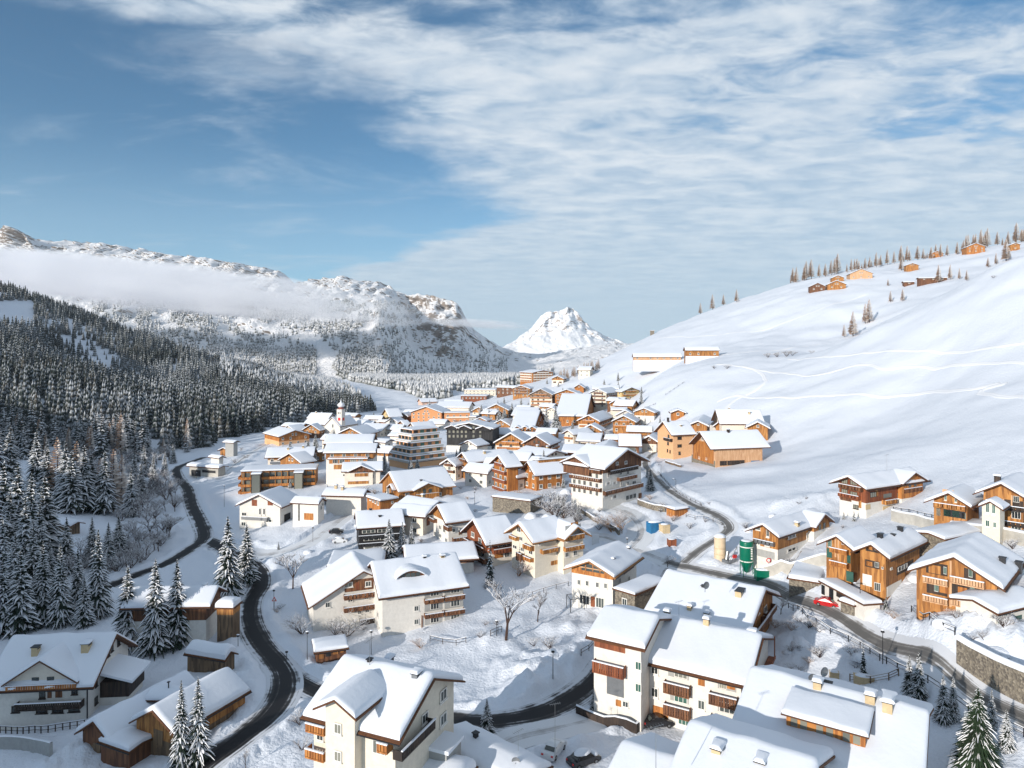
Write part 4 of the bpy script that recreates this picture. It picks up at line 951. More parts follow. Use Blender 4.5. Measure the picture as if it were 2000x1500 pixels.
# glazed gable house
h = House('house', 'white house with a glazed timber gable and a steel pergola, centre right', 1197, 1121, 1117, 1243, 31, 7.4, 'L', 24, 'white_wall', D=138, L='n', Rr='n', oh=1.2, og=1.6, thick=.6, clad=6.2, cm='orange_wood', rm='pale_soffit', res=1.2)
h.feats('L n 1158 1110 44 14 glass;L o 1131 1114 2 8 orange_wood;L o 1144 1109 2 14 orange_wood;L o 1158 1106 2 20 orange_wood;L o 1172 1110 2 16 orange_wood;L o 1186 1117 2 9 orange_wood;L o 1158 1111 54 2 pale_wood;'
        'L w 1131 1137 6 11;L w 1147 1139 6 11;L w 1167 1142 6 11;L w 1183 1144 6 11;L g 1142 1171 20 18;L d 1158 1175 8 20 red_wood;L g 1172 1177 16 20;R w 1210 1134 3 12;R t 1228 1107 20 16 brown_wood;R w 1228 1130 4 10')
h.chim_px(1198, 1092, .5, .9, .5, mat='metal_dark'); h.chim_px(1228, 1071, .6, .8, .6, mat='metal_dark')
h = House('annex', 'low stone-faced annex under a snow terrace beside the glazed gable house', 1240, 1163, 1201, 1300, 45, 3.4, 'F', 0, 'stone_wall', D=131, L='w', Rr='n', thick=.45, lr=11, cat='annex')
# cream chalet pair in the centre
h = House('chalet', 'cream chalet with two orange-timbered gables, middle of the village', 1045, 1054, 1000, 1100, 55, 6.9, 'L', 30, 'cream_wall', D=160, L='n', Rr='n', oh=1.3, og=1.6, thick=.6, rm='pale_soffit', bm='honey_wood', res=1.2)
h.feats('L w 1014 1033 8 14;L o 1020 1032 5 12;L b 1008 1049 14 5 honey_wood;L w 1018 1052 7 8;L w 1006 1068 9 7;L w 1037 1052 8 9;L b 1036 1067 16 8 honey_wood;L w 1021 1073 7 8;L b 1020 1086 10 14 brown_wood;L w 1037 1078 8 10;L b 1036 1090 14 6 orange_wood;'
        'R w 1053 1060 4 10;R b 1070 1073 30 7 honey_wood;R w 1088 1056 5 8;R w 1088 1080 5 8;R o 1082 1099 12 8 honey_wood')
w1 = House('chalet', '', 1101, 1047, 1085, 1139, 57, 7.2, 'R', 33, 'cream_wall', D=162, root=h, L='n', Rr='n', oh=1.3, og=1.8, thick=.6, rm='pale_soffit', res=1.2, ll=10)
w1.feats('R n 1119 1034 30 18 grey_wall;R o 1122 1026 14 12 honey_wood;R b 1118 1047 36 8 honey_wood;R w 1110 1054 7 9;R w 1122 1052 7 9;R b 1118 1068 36 7 honey_wood;R w 1107 1083 8 10;R w 1123 1080 8 10')
h = House('chalet', 'tall chalet with an orange-brown timber gable behind the cream chalet', 957, 1059, 913, 1001, 60, 8.2, 'L', 33, 'warm_white', D=168, L='n', Rr='n', oh=1.3, og=1.7, thick=.6, clad=5.4, cm='red_wood', rm='soffit', bm='brown_wood', res=1.2)
h.feats('L w 924 1044 6 10;L w 938 1056 6 10;L b 932 1064 38 8 brown_wood;L w 930 1075 5 11;L w 944 1082 5 11;L b 938 1087 30 8 brown_wood;L w 932 1096 5 9;R g 985 1063 26 7;R b 980 1073 38 8 red_wood;R o 974 1085 16 9 orange_wood;R g 990 1083 10 9')
h = House('chalet', 'white chalet with a brown timber gable tip, right of the pale pink house', 876, 1018, 847, 918, 61, 6.4, 'L', 31, 'white_wall', L='n', Rr='n', oh=1.2, og=1.4, thick=.55, clad=5.9, cm='honey_wood', bm='brown_wood')
h.feats('L b 849 1014 10 6 brown_wood;L w 860 1030 5 8;L w 868 1036 5 8;L w 860 1046 5 8;L w 850 1042 4 8;L b 878 1030 10 7 brown_wood;R o 899 1040 6 8 brown_wood;R w 886 1036 6 8;R b 900 1051 34 7 brown_wood;L w 872 1055 5 8')
h = House('hotel', 'black timber house with snow lines along its balconies, beside three spruces', 701, 1031, 676, 786, 74, 6.2, 'L', 27, 'black_wood', L='n', Rr='n', oh=.8, og=.8, thick=.5, cat='hotel', bm='black_wood', ll=11)
h.feats('R g 720 1038 26 6;R g 750 1036 26 6;R b 742 1045 84 5 black_wood;R g 725 1052 30 7;R g 755 1050 26 7;R b 742 1060 84 5 black_wood;R g 740 1067 60 6 curtain_glass;L w 690 1035 4 10;L w 682 1040 4 8;L w 692 1055 4 10')
h.chimney(h.Ls * .3, h.tm * 1, .7, .7, .7, mat='metal_dark', cap=False); h.chimney(h.Ls * .5, h.tm * .5, .7, .7, .7, mat='metal_dark', cap=False)
h = House('house', 'pale pink courtyard house with an arched gateway behind the dark spruces', 826, 1008, 776, 850, 20, 5.8, 'R', 22, 'warm_white', L='w', Rr='n', ll=10, thick=.6)
h.feats('R d 838 1046 8 12 black_wood;R o 836 1018 6 16 red_wood')
House('house', 'wide snow roof with one plaster chimney just behind the pink courtyard house', 828, 1001, 775, 876, 35, 5, 'R', 20, 'warm_white', L='n', Rr='n', thick=.7, chim=1)
h = House('chalet', 'orange timber chalet with a glazed front gable and open roof terrace', 781, 959, 747, 884, 60, 5.2, 'L', 28, 'honey_wood', L='n', Rr='n', oh=1.0, og=1.0, thick=.6, rm='pale_soffit')
h.cross('R', 832, 9, proud=1.2, wall='honey_wood', pitch=22); h.cross('L', 769, 4, proud=.6, wall='honey_wood')
h.feats('L w 758 957 5 12;L w 770 963 5 12;R w 795 966 8 7;R b 832 966 44 6 honey_wood;R w 858 965 8 7;L w 763 975 4 8'); h.chimney(h.Ls * .45, h.tm * .3, .7, .7, .9, mat='metal_dark', cap=False)
h = House('house', 'flat-roofed red-brown timber block with a snow parapet, below the orange chalet', 743, 980, 717, 777, 48, 5.4, 'F', 0, 'orange_wood', L='n', Rr='n', thick=.5, cat='house')
h.feats('L w 724 974 3 7;L w 729 977 3 7;L w 734 980 3 7;L w 739 983 3 7;R w 766 981 4 5')
h = House('hall', 'white gabled hall with two tall slit windows and an outside ramp', 547, 989, 468, 584, 11, 6.2, 'L', 25, 'white_wall', L='n', Rr='n', oh=1.2, og=.9, thick=.5, cat='hall')
h.feats('L w 508 999 4 14;L w 516 999 4 14;L o 497 982 10 12 red_wood;L o 528 981 10 12 red_wood;L b 500 1011 50 5 metal_grey;L w 525 1017 14 6;L w 477 1004 10 7;R d 561 1012 12 18 black_wood;L w 476 1023 10 8')
w1 = House('hall', '', 621, 983, 572, 633, 12, 7.0, 'R', 27, 'white_wall', root=h, L='n', Rr='n', oh=.8, og=.7, thick=.5)
w1.feats('L n 603 1009 18 13 orange_wood;L p 584 1000 2 34 metal_dark;R w 627 992 3 8;R w 630 985 3 6')
h = House('hall', 'long plain white building with a broad snow roof behind two small dark spruces', 705, 968, 637, 716, 7, 6.2, 'R', 22, 'white_wall', L='n', Rr='n', thick=.6, cat='hall', chim=2)
# timber hotel complex on the left
h = House('hotel', 'long flat-roofed timber hotel with three glazed balcony storeys', 471, 922, 458, 616, 79, 9.0, 'F', 0, 'honey_wood', L='n', Rr='n', thick=.5, cat='hotel', bm='orange_wood', ll=12)
for f_ in range(3):
    z = .3 + 2.9 * f_; h.panel('R', .5, h.lr - .5, z + .2, z + 2.4, 'curtain_glass', 'glazing', .05); h.balcony('R', 0, h.lr, z, 1.5, .9, 'orange_wood', snow=False)
    for k in range(12): q = h.lr * (k + .5) / 12; h.panel('R', q - .12, q + .12, z, z + 2.8, 'honey_wood', 'post', .6)
    h.balcony('L', 0, h.ll, z, 1.2, .9, 'orange_wood', snow=False)
for px in (503, 585): a, _ = h.hit('R', px, 930); x = MB(); x.box(a - 1.8, a + 1.8, -4, 0, -4, 8.6, 0); x.box(a - 1.9, a + 1.9, -4.1, 0, 8.6, 9.1, 1); x.box(a - 1.5, a + 1.5, -4.08, -4.0, 0, 8.2, 2); h.part(x, 'stair_tower', ['dark_wood', 'roof_snow', 'curtain_glass'])
h = House('hotel', 'white hotel under a broad multi-gabled snow roof above the long timber hotel', 523, 893, 512, 608, 80, 6.4, 'L', 24, 'warm_white', L='w', Rr='bw', bm='metal_grey', cat='hotel', chim=3, thick=.6, clad=5.0, cm='honey_wood', og=1.5, ll=14)
h.cross('R', 590, 7, proud=.5)
h = House('hotel', 'glass-fronted timber hotel wing with stacked snowy roofs, left of the white chalet', 641, 898, 634, 717, 84, 10.2, 'F', 0, 'white_wall', L='n', Rr='n', cat='hotel', thick=.5, ll=14)
h.feats('R n 680 899 74 12 orange_wood;R g 655 900 10 10;R g 668 900 10 10;R g 690 898 12 8 curtain_glass;R g 704 898 10 8 curtain_glass;R n 662 912 20 9 honey_wood;R w 672 928 5 5')
DF = h.D
House('hotel', 'timber-fronted top storey with a wide snow roof above the glass-fronted wing', 637, 884, 633, 729, 86, 2.8, 'L', 20, 'white_wall', L='n', Rr='bw', cat='hotel', thick=.6, ll=13, bm='honey_wood', D=DF + 4, deep=12, nf=1, clad=0, cm='honey_wood')
House('hotel', 'rearmost long snow roof of the left hotel group, under the twin-gable chalet', 637, 866, 633, 724, 86, 5, 'L', 22, 'warm_white', L='n', Rr='w', cat='hotel', thick=.6, ll=13, D=DF + 18, deep=14, nf=1)
h = House('chalet', 'small white chalet with two bright orange balconies', 673, 920, 664, 742, 80, 6.2, 'L', 24, 'warm_white', L='n', Rr='n', thick=.55, bm='honey_wood', ll=10)
h.cross('R', 706, 9, proud=1.0, clad=5.5, cm='brown_wood'); h.feats('R b 706 926 26 6 honey_wood;R b 700 941 40 5 honey_wood;R w 687 934 5 5;R w 715 935 4 6;R w 728 930 4 8')
# stepped terraces
h = House('apartment_house', 'tan stepped apartment block with six terraces edged in snow', 800, 905, 760, 872, 48, 2.6, 'F', 0, 'peach_wall', D=318, L='n', Rr='n', cat='apartment house', thick=.3, lr=None)
LX, LY = h.ll, h.lr
for k in range(1, 6):
    x = MB(); o_ = k * 1.7; z = 2.9 * k; x.box(o_ * .8, LY, o_ * .9, LX, z - .3, z + 2.6, 0); x.box(o_ * .8 - .8, LY + .4, o_ * .9 - .8, LX + .4, z + 2.55, z + 2.9, 1); x.box(o_ * .8 - 1.9, LY + .3, o_ * .9 - 1.9, LX, z - .35, z + .55, 2); x.box(o_ * .8 - 1.8, LY + .3, o_ * .9 - 1.8, LX, z + .55, z + .75, 1)
    h.part(x, 'terrace', [('peach_wall', 'orange_wall')[k % 2], 'roof_snow', 'concrete'])
    for a in range(4): q = o_ * .8 + (LY - o_ * .8) * (a + .2) / 4; y = MB(); y.box(q, q + 2.2, o_ * .9 - .05, o_ * .9 + .1, z + .1, z + 2.2); h.part(y, 'window', ['green_glass' if a % 2 else 'glass'])
    for a in range(4): q = o_ * .9 + (LX - o_ * .9) * (a + .2) / 4; y = MB(); y.box(o_ * .8 - .05, o_ * .8 + .1, q, q + 2.4, z + .1, z + 2.2); h.part(y, 'window', ['glass'])
# black hotel
h = House('hotel', 'charcoal-black timber hotel with a white ground floor and four low gables', 962, 838, 872, 992, 12, 11.5, 'L', 12, 'black_wood', D=372, L='n', Rr='n', cat='hotel', thick=.6, ll=26, lr=16)
for px in (884, 908, 945): h.cross('L', px, 7, proud=1.2, wall='black_wood', pitch=22, back=5, top=10.5, win=None)
for py in (835, 843, 852):
    for px in (878, 886, 894, 902, 910, 925, 938): a, z = h.hit('L', px, py); y = MB(); y.box(-.12, .1, a - .55, a + .55, z - .7, z + .7); h.part(y, 'window', ['curtain_glass'])
h.panel('L', .5, h.ll - .5, -2, 2.2, 'white_wall', 'ground_floor', 2.5)
# hotel with corner balconies (centre right)
h = House('hotel', 'big white and dark-timber hotel with wrap-around brown balconies by the curving road', 1177, 912, 1116, 1252, 45, 10.6, 'R', 22, 'white_wall', D=203, L='n', Rr='n', cat='hotel', oh=1.8, og=2.2, thick=.6, bm='brown_wood', clad=8.6, cm='brown_wood')
h.cross('L', 1130, 10, proud=1.2, clad=7.5, cm='brown_wood', pitch=22, top=9.2, win=None)
f = ''
for cy in (909, 926, 944, 960):
    for px in (1122, 1132, 1142, 1154, 1166): f += f'L g {px} {cy + (px-1146)*.18:.0f} 5 9;'
for cy in (917, 933, 951): f += f'L b 1146 {cy} 60 6 brown_wood;'
f += 'R w 1188 928 4 8;R w 1212 924 5 7;R w 1226 923 5 7;R b 1222 932 34 6 brown_wood;R s 1188 944 5 6;R s 1200 943 5 6;R w 1213 945 4 8;R w 1226 944 4 8;R w 1238 942 8 7;R b 1214 917 54 6 dark_wood;R w 1205 905 5 6;R w 1222 903 5 6;R b 1214 954 74 7 brown_wood;R s 1184 967 6 8;R s 1200 970 6 8;R g 1232 970 22 9;R d 1250 968 6 10 brown_wood'
h.feats(f)
# barn and peach house
h = House('barn', 'large timber barn with stone base and an orange slatted gable at the field edge', 1398, 874, 1347, 1489, 76, 7.0, 'L', 34, 'pale_wood', D=262, L='n', Rr='n', cat='barn', oh=1.2, og=3, thick=.6, rm='soffit', ll=14.5)
h.feats('L t 1374 882 40 38 orange_wood;L n 1374 902 46 16 stone_wall;L w 1366 894 3 4;L w 1380 896 3 4;R n 1430 904 48 9 dark_wood;R n 1475 904 16 9 blue_paint;R n 1420 905 2 9 pale_wood;R n 1446 905 2 9 pale_wood;L w 1372 857 4 5 curtain_glass')
h.chimney(h.Ls * .45, h.tm * .85, .9, .9, 1.6, mat='dark_wood')
h = House('house', 'tall peach-coloured house with shuttered windows left of the barn', 1315, 848, 1301, 1353, 72, 9.2, 'L', 34, 'peach_wall', D=290, L='n', Rr='n', cat='house', thick=.6, ll=13, fr='dark_wood', og=1.5)
h.feats('R s 1327 856 4 6;R s 1327 871 4 6;R w 1327 885 4 6;L w 1306 838 3 6;L b 1307 858 14 5 dark_wood;L w 1305 866 3 6;L w 1304 880 2 6;L w 1309 882 2 6;L w 1306 852 3 6'); h.chimney(h.Ls * .1, h.tm * .9, .7, .7, 2.2, mat='dark_wood', cap=False); h.chimney(h.Ls * .6, h.tm * .5, .8, .8, .9)
# ---- right side near
h = House('apartment_house', 'white and red-timber house with posts and balconies alone on the upper right field edge', 1692, 950, 1640, 1797, 62, 7.6, 'L', 25, 'white_wall', D=162, L='n', Rr='n', oh=1.5, og=2.0, thick=.55, clad=3.6, cm='red_wood', fr='dark_wood', bm='brown_wood')
h.cross('R', 1774, 8.5, proud=1.0, clad=3.6, cm='orange_wood')
h.feats('L g 1650 940 12 9 curtain_glass;L g 1668 943 14 9 curtain_glass;L b 1665 951 44 7 brown_wood;L g 1650 960 12 9 curtain_glass;L g 1668 965 14 9 curtain_glass;L o 1652 974 22 8 brown_wood;L b 1662 968 40 5 red_wood;L w 1672 990 10 8 curtain_glass;L d 1680 985 5 14 honey_wood;R g 1705 966 12 10 curtain_glass;R o 1712 958 5 22 honey_wood;R n 1733 968 16 8 curtain_glass;R b 1733 978 22 7 honey_wood;'
        'R o 1755 967 6 9 curtain_glass;R o 1778 967 15 10 chimney_plaster;R o 1778 991 15 9 chimney_plaster;R o 1733 993 18 10 chimney_plaster;R o 1755 992 6 9 chimney_plaster;R o 1695 990 9 10 chimney_plaster;R b 1775 955 34 7 brown_wood')
h = House('chalet', 'timber chalet with a glazed black ground floor, second from the right edge', 1889, 984, 1824, 1912, 47, 6.0, 'L', 30, 'honey_wood', L='n', Rr='n', oh=1.4, og=1.6, thick=.55, bm='honey_wood')
h.feats('L w 1847 972 5 10 green_glass;L w 1867 976 5 10 green_glass;L o 1852 961 22 9 pale_wood;L b 1857 988 62 8 honey_wood;L n 1864 1003 42 15 metal_dark;L n 1850 1002 14 12 green_glass;L n 1867 1004 14 12 green_glass;L n 1883 1008 8 12 curtain_glass;L n 1833 1000 8 14 stone_wall')
h = House('chalet', 'large timber chalet with crossing beams and a small white front gable at the right edge', 1998, 968, 1921, 2060, 47, 8.6, 'L', 30, 'honey_wood', D=132, L='n', Rr='n', oh=1.4, og=1.8, thick=.55, bm='dark_wood', lr=14)
h.feats('L n 1978 985 40 16 dark_wood;L g 1985 975 12 12;L b 1985 992 60 7 dark_wood;L g 1985 1006 18 14;L b 1985 1022 60 7 dark_wood;L g 1985 1034 20 12;L o 1976 982 3 30 pale_wood;L o 1960 984 3 20 pale_wood'); h.chimney(2, h.tm * 1.4, 1, 1, 1.6, mat='dark_wood')
h = House('gatehouse', 'small cream gabled front with tall green windows beside the large beamed chalet', 1953, 992, 1918, 1962, 47, 9, 'L', 32, 'cream_wall', D=126, L='n', Rr='n', oh=.7, og=.8, thick=.45, cat='house')
h.feats('L w 1929 989 7 28 green_glass;L w 1941 992 7 26 green_glass;L w 1929 1022 8 14 green_glass;L w 1943 1025 6 12 green_glass')
h = House('house', 'white house with orange timber upper floor and two stub chimneys behind the green silo', 1519, 1044, 1471, 1609, 50, 6.6, 'L', 28, 'white_wall', D=147, L='n', Rr='n', oh=1.1, og=1.5, thick=.55, clad=3.3, cm='honey_wood', bm='metal_grey')
h.cross('R', 1593, 7.2, proud=1.4, clad=5.2, cm='honey_wood', win='w')
h.feats('L w 1481 1031 9 9;L w 1500 1040 6 18;L w 1480 1058 10 12;L w 1499 1062 10 10;L n 1495 1082 36 14 grey_wall;L b 1496 1058 38 5 metal_grey;R w 1546 1046 15 9;R w 1546 1073 18 6;R w 1580 1045 11 12;R w 1596 1044 11 12;R w 1582 1075 8 9;R w 1596 1074 8 9;R o 1592 1092 30 12 green_glass'); h.chim_px(1557, 1028, .8, .9, 1.2); h.chim_px(1602, 1018, .8, .9, 1.2)
h = House('chalet', 'left gable of the linked timber chalets, with striped corner beams', 1662, 1068, 1614, 1700, 50, 8.2, 'L', 32, 'honey_wood', D=127, L='n', Rr='n', oh=1.3, og=1.2, thick=.6, bm='honey_wood')
h.feats('L g 1621 1060 8 18 green_glass;L n 1620 1080 10 18 green_glass;L b 1642 1074 34 7 orange_wood;L g 1648 1058 8 12;L n 1658 1092 7 16 green_glass;L d 1660 1126 14 20 green_glass;L o 1638 1070 3 50 pale_wood;L o 1632 1066 3 44 pale_wood;L b 1642 1100 34 8 orange_wood')
h = House('chalet', 'broad honey-timber chalet with recessed windows and white plinth above the snowy bank', 1730, 1084, 1680, 1796, 50, 8.0, 'L', 31, 'honey_wood', D=120, L='n', Rr='n', oh=1.2, og=1.1, thick=.6, bm='honey_wood', res=1.2)
h.feats('L n 1704 1071 26 14 dark_wood;L g 1713 1070 8 10;L n 1698 1069 12 9 orange_wood;L n 1704 1102 28 14 dark_wood;L g 1713 1103 8 10;L n 1698 1101 12 9 orange_wood;L w 1724 1109 4 4;R w 1740 1110 4 4;R n 1767 1108 32 16 dark_wood;R g 1762 1108 18 9;L n 1694 1133 18 22 white_wall;L g 1714 1146 12 16;R n 1746 1149 28 20 white_wall;R n 1778 1146 14 18 white_wall;R g 1768 1144 5 18')
h.chimney(h.Ls * .2, h.tm * 1.0, .8, .8, 1.2, mat='metal_dark', cap=False); h.chimney(h.Ls * .75, h.tm * .9, .8, .8, 1.2, mat='metal_dark', cap=False); h.chimney(h.Ls * .5, h.tm * .8, .6, .6, .7, mat='metal_dark', cap=False)
h = House('chalet', 'large timber-clad chalet with board balconies in the lower right, nearest the road wall', 1947, 1141, 1790, 2080, 44.5, 7.6, 'L', 29, 'honey_wood', D=101, L='n', Rr='n', oh=1.2, og=1.2, thick=.6, bm='honey_wood', res=1.2, lr=16)
h.feats('L n 1830 1111 42 22 dark_wood;L o 1826 1112 24 16 honey_wood;L g 1846 1114 6 14 green_glass;L b 1830 1132 48 10 pale_wood;L n 1830 1150 40 22 dark_wood;L g 1829 1146 8 18 green_glass;L o 1843 1150 16 16 orange_wood;L b 1830 1168 48 10 pale_wood;L n 1900 1124 34 24 dark_wood;L g 1896 1118 8 18 green_glass;L o 1912 1128 12 14 orange_wood;'
        'L b 1892 1134 66 11 pale_wood;L n 1892 1158 66 24 dark_wood;L g 1899 1154 8 22 green_glass;L o 1880 1156 18 18 orange_wood;L b 1892 1178 66 11 pale_wood;L o 1857 1140 4 90 pale_wood;L w 1933 1163 6 8;L n 1910 1202 38 26 green_glass;L d 1898 1202 4 26 metal_dark;L n 1876 1193 18 16 white_wall;L n 1932 1206 10 24 white_wall;R w 1979 1156 8 14 green_glass')
h.chim_px(1958, 1100, .8, .8, 1.3, mat='metal_dark', cap=False); h.chim_px(1990, 1112, .8, 1.2, 1.2, mat='metal_dark', cap=False)
h = House('annex', 'low snow-capped glass pavilion at the right edge below the road chalet', 1945, 1192, 1937, 2040, 66, 2.8, 'L', 14, 'white_wall', D=97, L='n', Rr='n', thick=.6, lr=9, ll=5, cat='annex'); h.feats('R n 1958 1206 18 18 green_glass;R n 1985 1212 20 18 green_glass')
h = House('annex', 'long low annex with green glass panes and boulder piers behind the timber chalets', 1846, 1052, 1836, 1942, 62, 3.2, 'L', 10, 'stone_wall', D=128, L='n', Rr='n', thick=.55, ll=5, oh=.9, cat='annex')
h.feats('R n 1863 1062 22 14 green_glass;R n 1893 1068 22 14 green_glass;R n 1924 1074 22 14 green_glass')
# retaining walls and garages
h = House('garage', 'curved stone-faced garage front with a snow cushion on top, beside the right road', 1602, 1140, 1541, 1622, 30, 3.2, 'F', 0, 'stone_wall', D=131, L='n', Rr='n', thick=.7, cat='garage')
h = House('garage', 'white underground garage entrance with dark doorways behind the red car', 1688, 1182, 1604, 1700, 80, 2.8, 'F', 0, 'white_wall', lr=3, L='n', Rr='n', thick=.6, cat='garage'); h.feats('L d 1608 1152 6 18 metal_dark;L d 1624 1158 8 20 metal_dark;L n 1652 1166 36 16 dark_wood')
h = House('annex', 'stone bastion with snow on top right of the red car', 1668, 1184, 1642, 1720, 62, 1.8, 'F', 0, 'stone_wall', lr=4, L='n', Rr='n', thick=.6, cat='wall')
# ---- left side
h = House('house', 'white and brown farmhouse with a wide snow roof behind the front spruces on the left', 402, 1181, 250, 430, -3, 5.6, 'R', 27, 'white_wall', D=134, L='n', Rr='n', thick=.6, clad=2.6, cm='brown_wood', oh=1.0, og=1.2, res=1.2); h.chimney(h.Ls * .12, h.tm * 1.1, .6, .8, .6, mat='metal_dark')
h = House('shed', 'tall narrow weathered timber tower shed with a block of snow on top', 455, 1189, 424, 462, 3, 6.4, 'F', 0, 'weathered_wood', L='n', Rr='n', thick=1.6, cat='shed', lr=3, clad=5.2, cm='honey_wood')
h = House('shed', 'rounded snow-buried shed below the timber tower', 440, 1288, 366, 458, 18, 2.6, 'R', 32, 'weathered_wood', L='n', Rr='n', thick=1.2, cat='shed', oh=.5, og=.4)
h = House('shed', 'shed with a broad smooth snow roof and thin flue pipe', 428, 1368, 290, 442, 3, 2.8, 'R', 24, 'dark_wood', L='n', Rr='n', thick=.8, cat='shed', oh=.6, og=.4); h.chimney(h.Ls * .75, h.tm * .6, .12, .12, 1.6, mat='metal_dark', cap=False)
h = House('barn', 'old weathered barn with a steep plank gable at the bottom left', 222, 1446, 163, 300, 24, 2.6, 'L', 33, 'weathered_wood', L='n', Rr='n', thick=.8, cat='barn', oh=.6, og=.9, clad=1, cm='brown_wood', lr=14)
h.feats('L d 190 1462 14 20 weathered_wood')
h = House('barn', 'tan plank barn with a hayloft gable between the plank barn and the twin spruces', 345, 1430, 268, 410, 24, 3.2, 'L', 30, 'weathered_wood', L='n', Rr='n', thick=.8, cat='barn', oh=.6, og=.8, clad=1.5, cm='honey_wood', lr=12)
h.feats('L d 310 1440 18 30 weathered_wood')
h = House('shed', 'low lean-to shed in front of the plank barns', 252, 1470, 197, 300, 24, 2.0, 'R', 8, 'brown_wood', L='n', Rr='n', thick=.7, cat='shed', oh=.3, og=.4)
h = House('carport', 'low timber carport with three bays inside the bend of the dark road', 618, 1276, 606, 676, 70, 2.2, 'L', 6, 'brown_wood', L='n', Rr='n', thick=.5, cat='carport', oh=.4, og=.5, ll=5); h.feats('R n 628 1281 10 11 honey_wood;R n 641 1277 10 10 black_wood;R n 655 1273 10 9 honey_wood;R n 668 1270 8 8 honey_wood')
h = House('depot', 'low grey depot with a thick snow roof at the upper road bend', 426, 914, 370, 440, 20, 4.2, 'R', 12, 'concrete', L='n', Rr='n', thick=.9, cat='depot'); h.feats('L n 383 924 18 12 black_wood;L n 408 921 26 5 black_wood')
House('hut', 'tiny snow-capped hut on the depot terrace', 428, 894, 412, 436, 35, 3.2, 'R', 25, 'white_wall', L='n', Rr='n', thick=.5, cat='hut', D=345)
House('tower_house', 'small square tower house with a pyramid snow roof at the wood edge', 456, 864, 440, 464, 20, 8, 'R', 20, 'grey_wall', L='n', Rr='n', thick=.5, cat='house')
House('shed', 'little orange-gabled shed at the foot of the small square tower house', 446, 880, 430, 452, 20, 2.6, 'L', 24, 'honey_wood', L='n', Rr='n', thick=.5, cat='shed')
h = House('barn', 'small timber barn in the shaded clearing among tall spruces on the left', 140, 1025, 110, 156, 25, 3.2, 'R', 20, 'weathered_wood', L='n', Rr='n', thick=.7, cat='barn')
h = House('shed', 'little orange timber hut with a snow cushion beside the curving road', 1318, 997, 1314, 1343, 62, 2.4, 'F', 0, 'orange_wood', L='n', Rr='n', thick=.7, cat='hut', ll=3.5)
h = House('ruin', 'angular old stone wall ruin with snowy edges above the twin chalets', 1036, 980, 962, 1065, 30, 3.6, 'F', 0, 'stone_wall', L='n', Rr='n', thick=.4, cat='wall', lr=7)

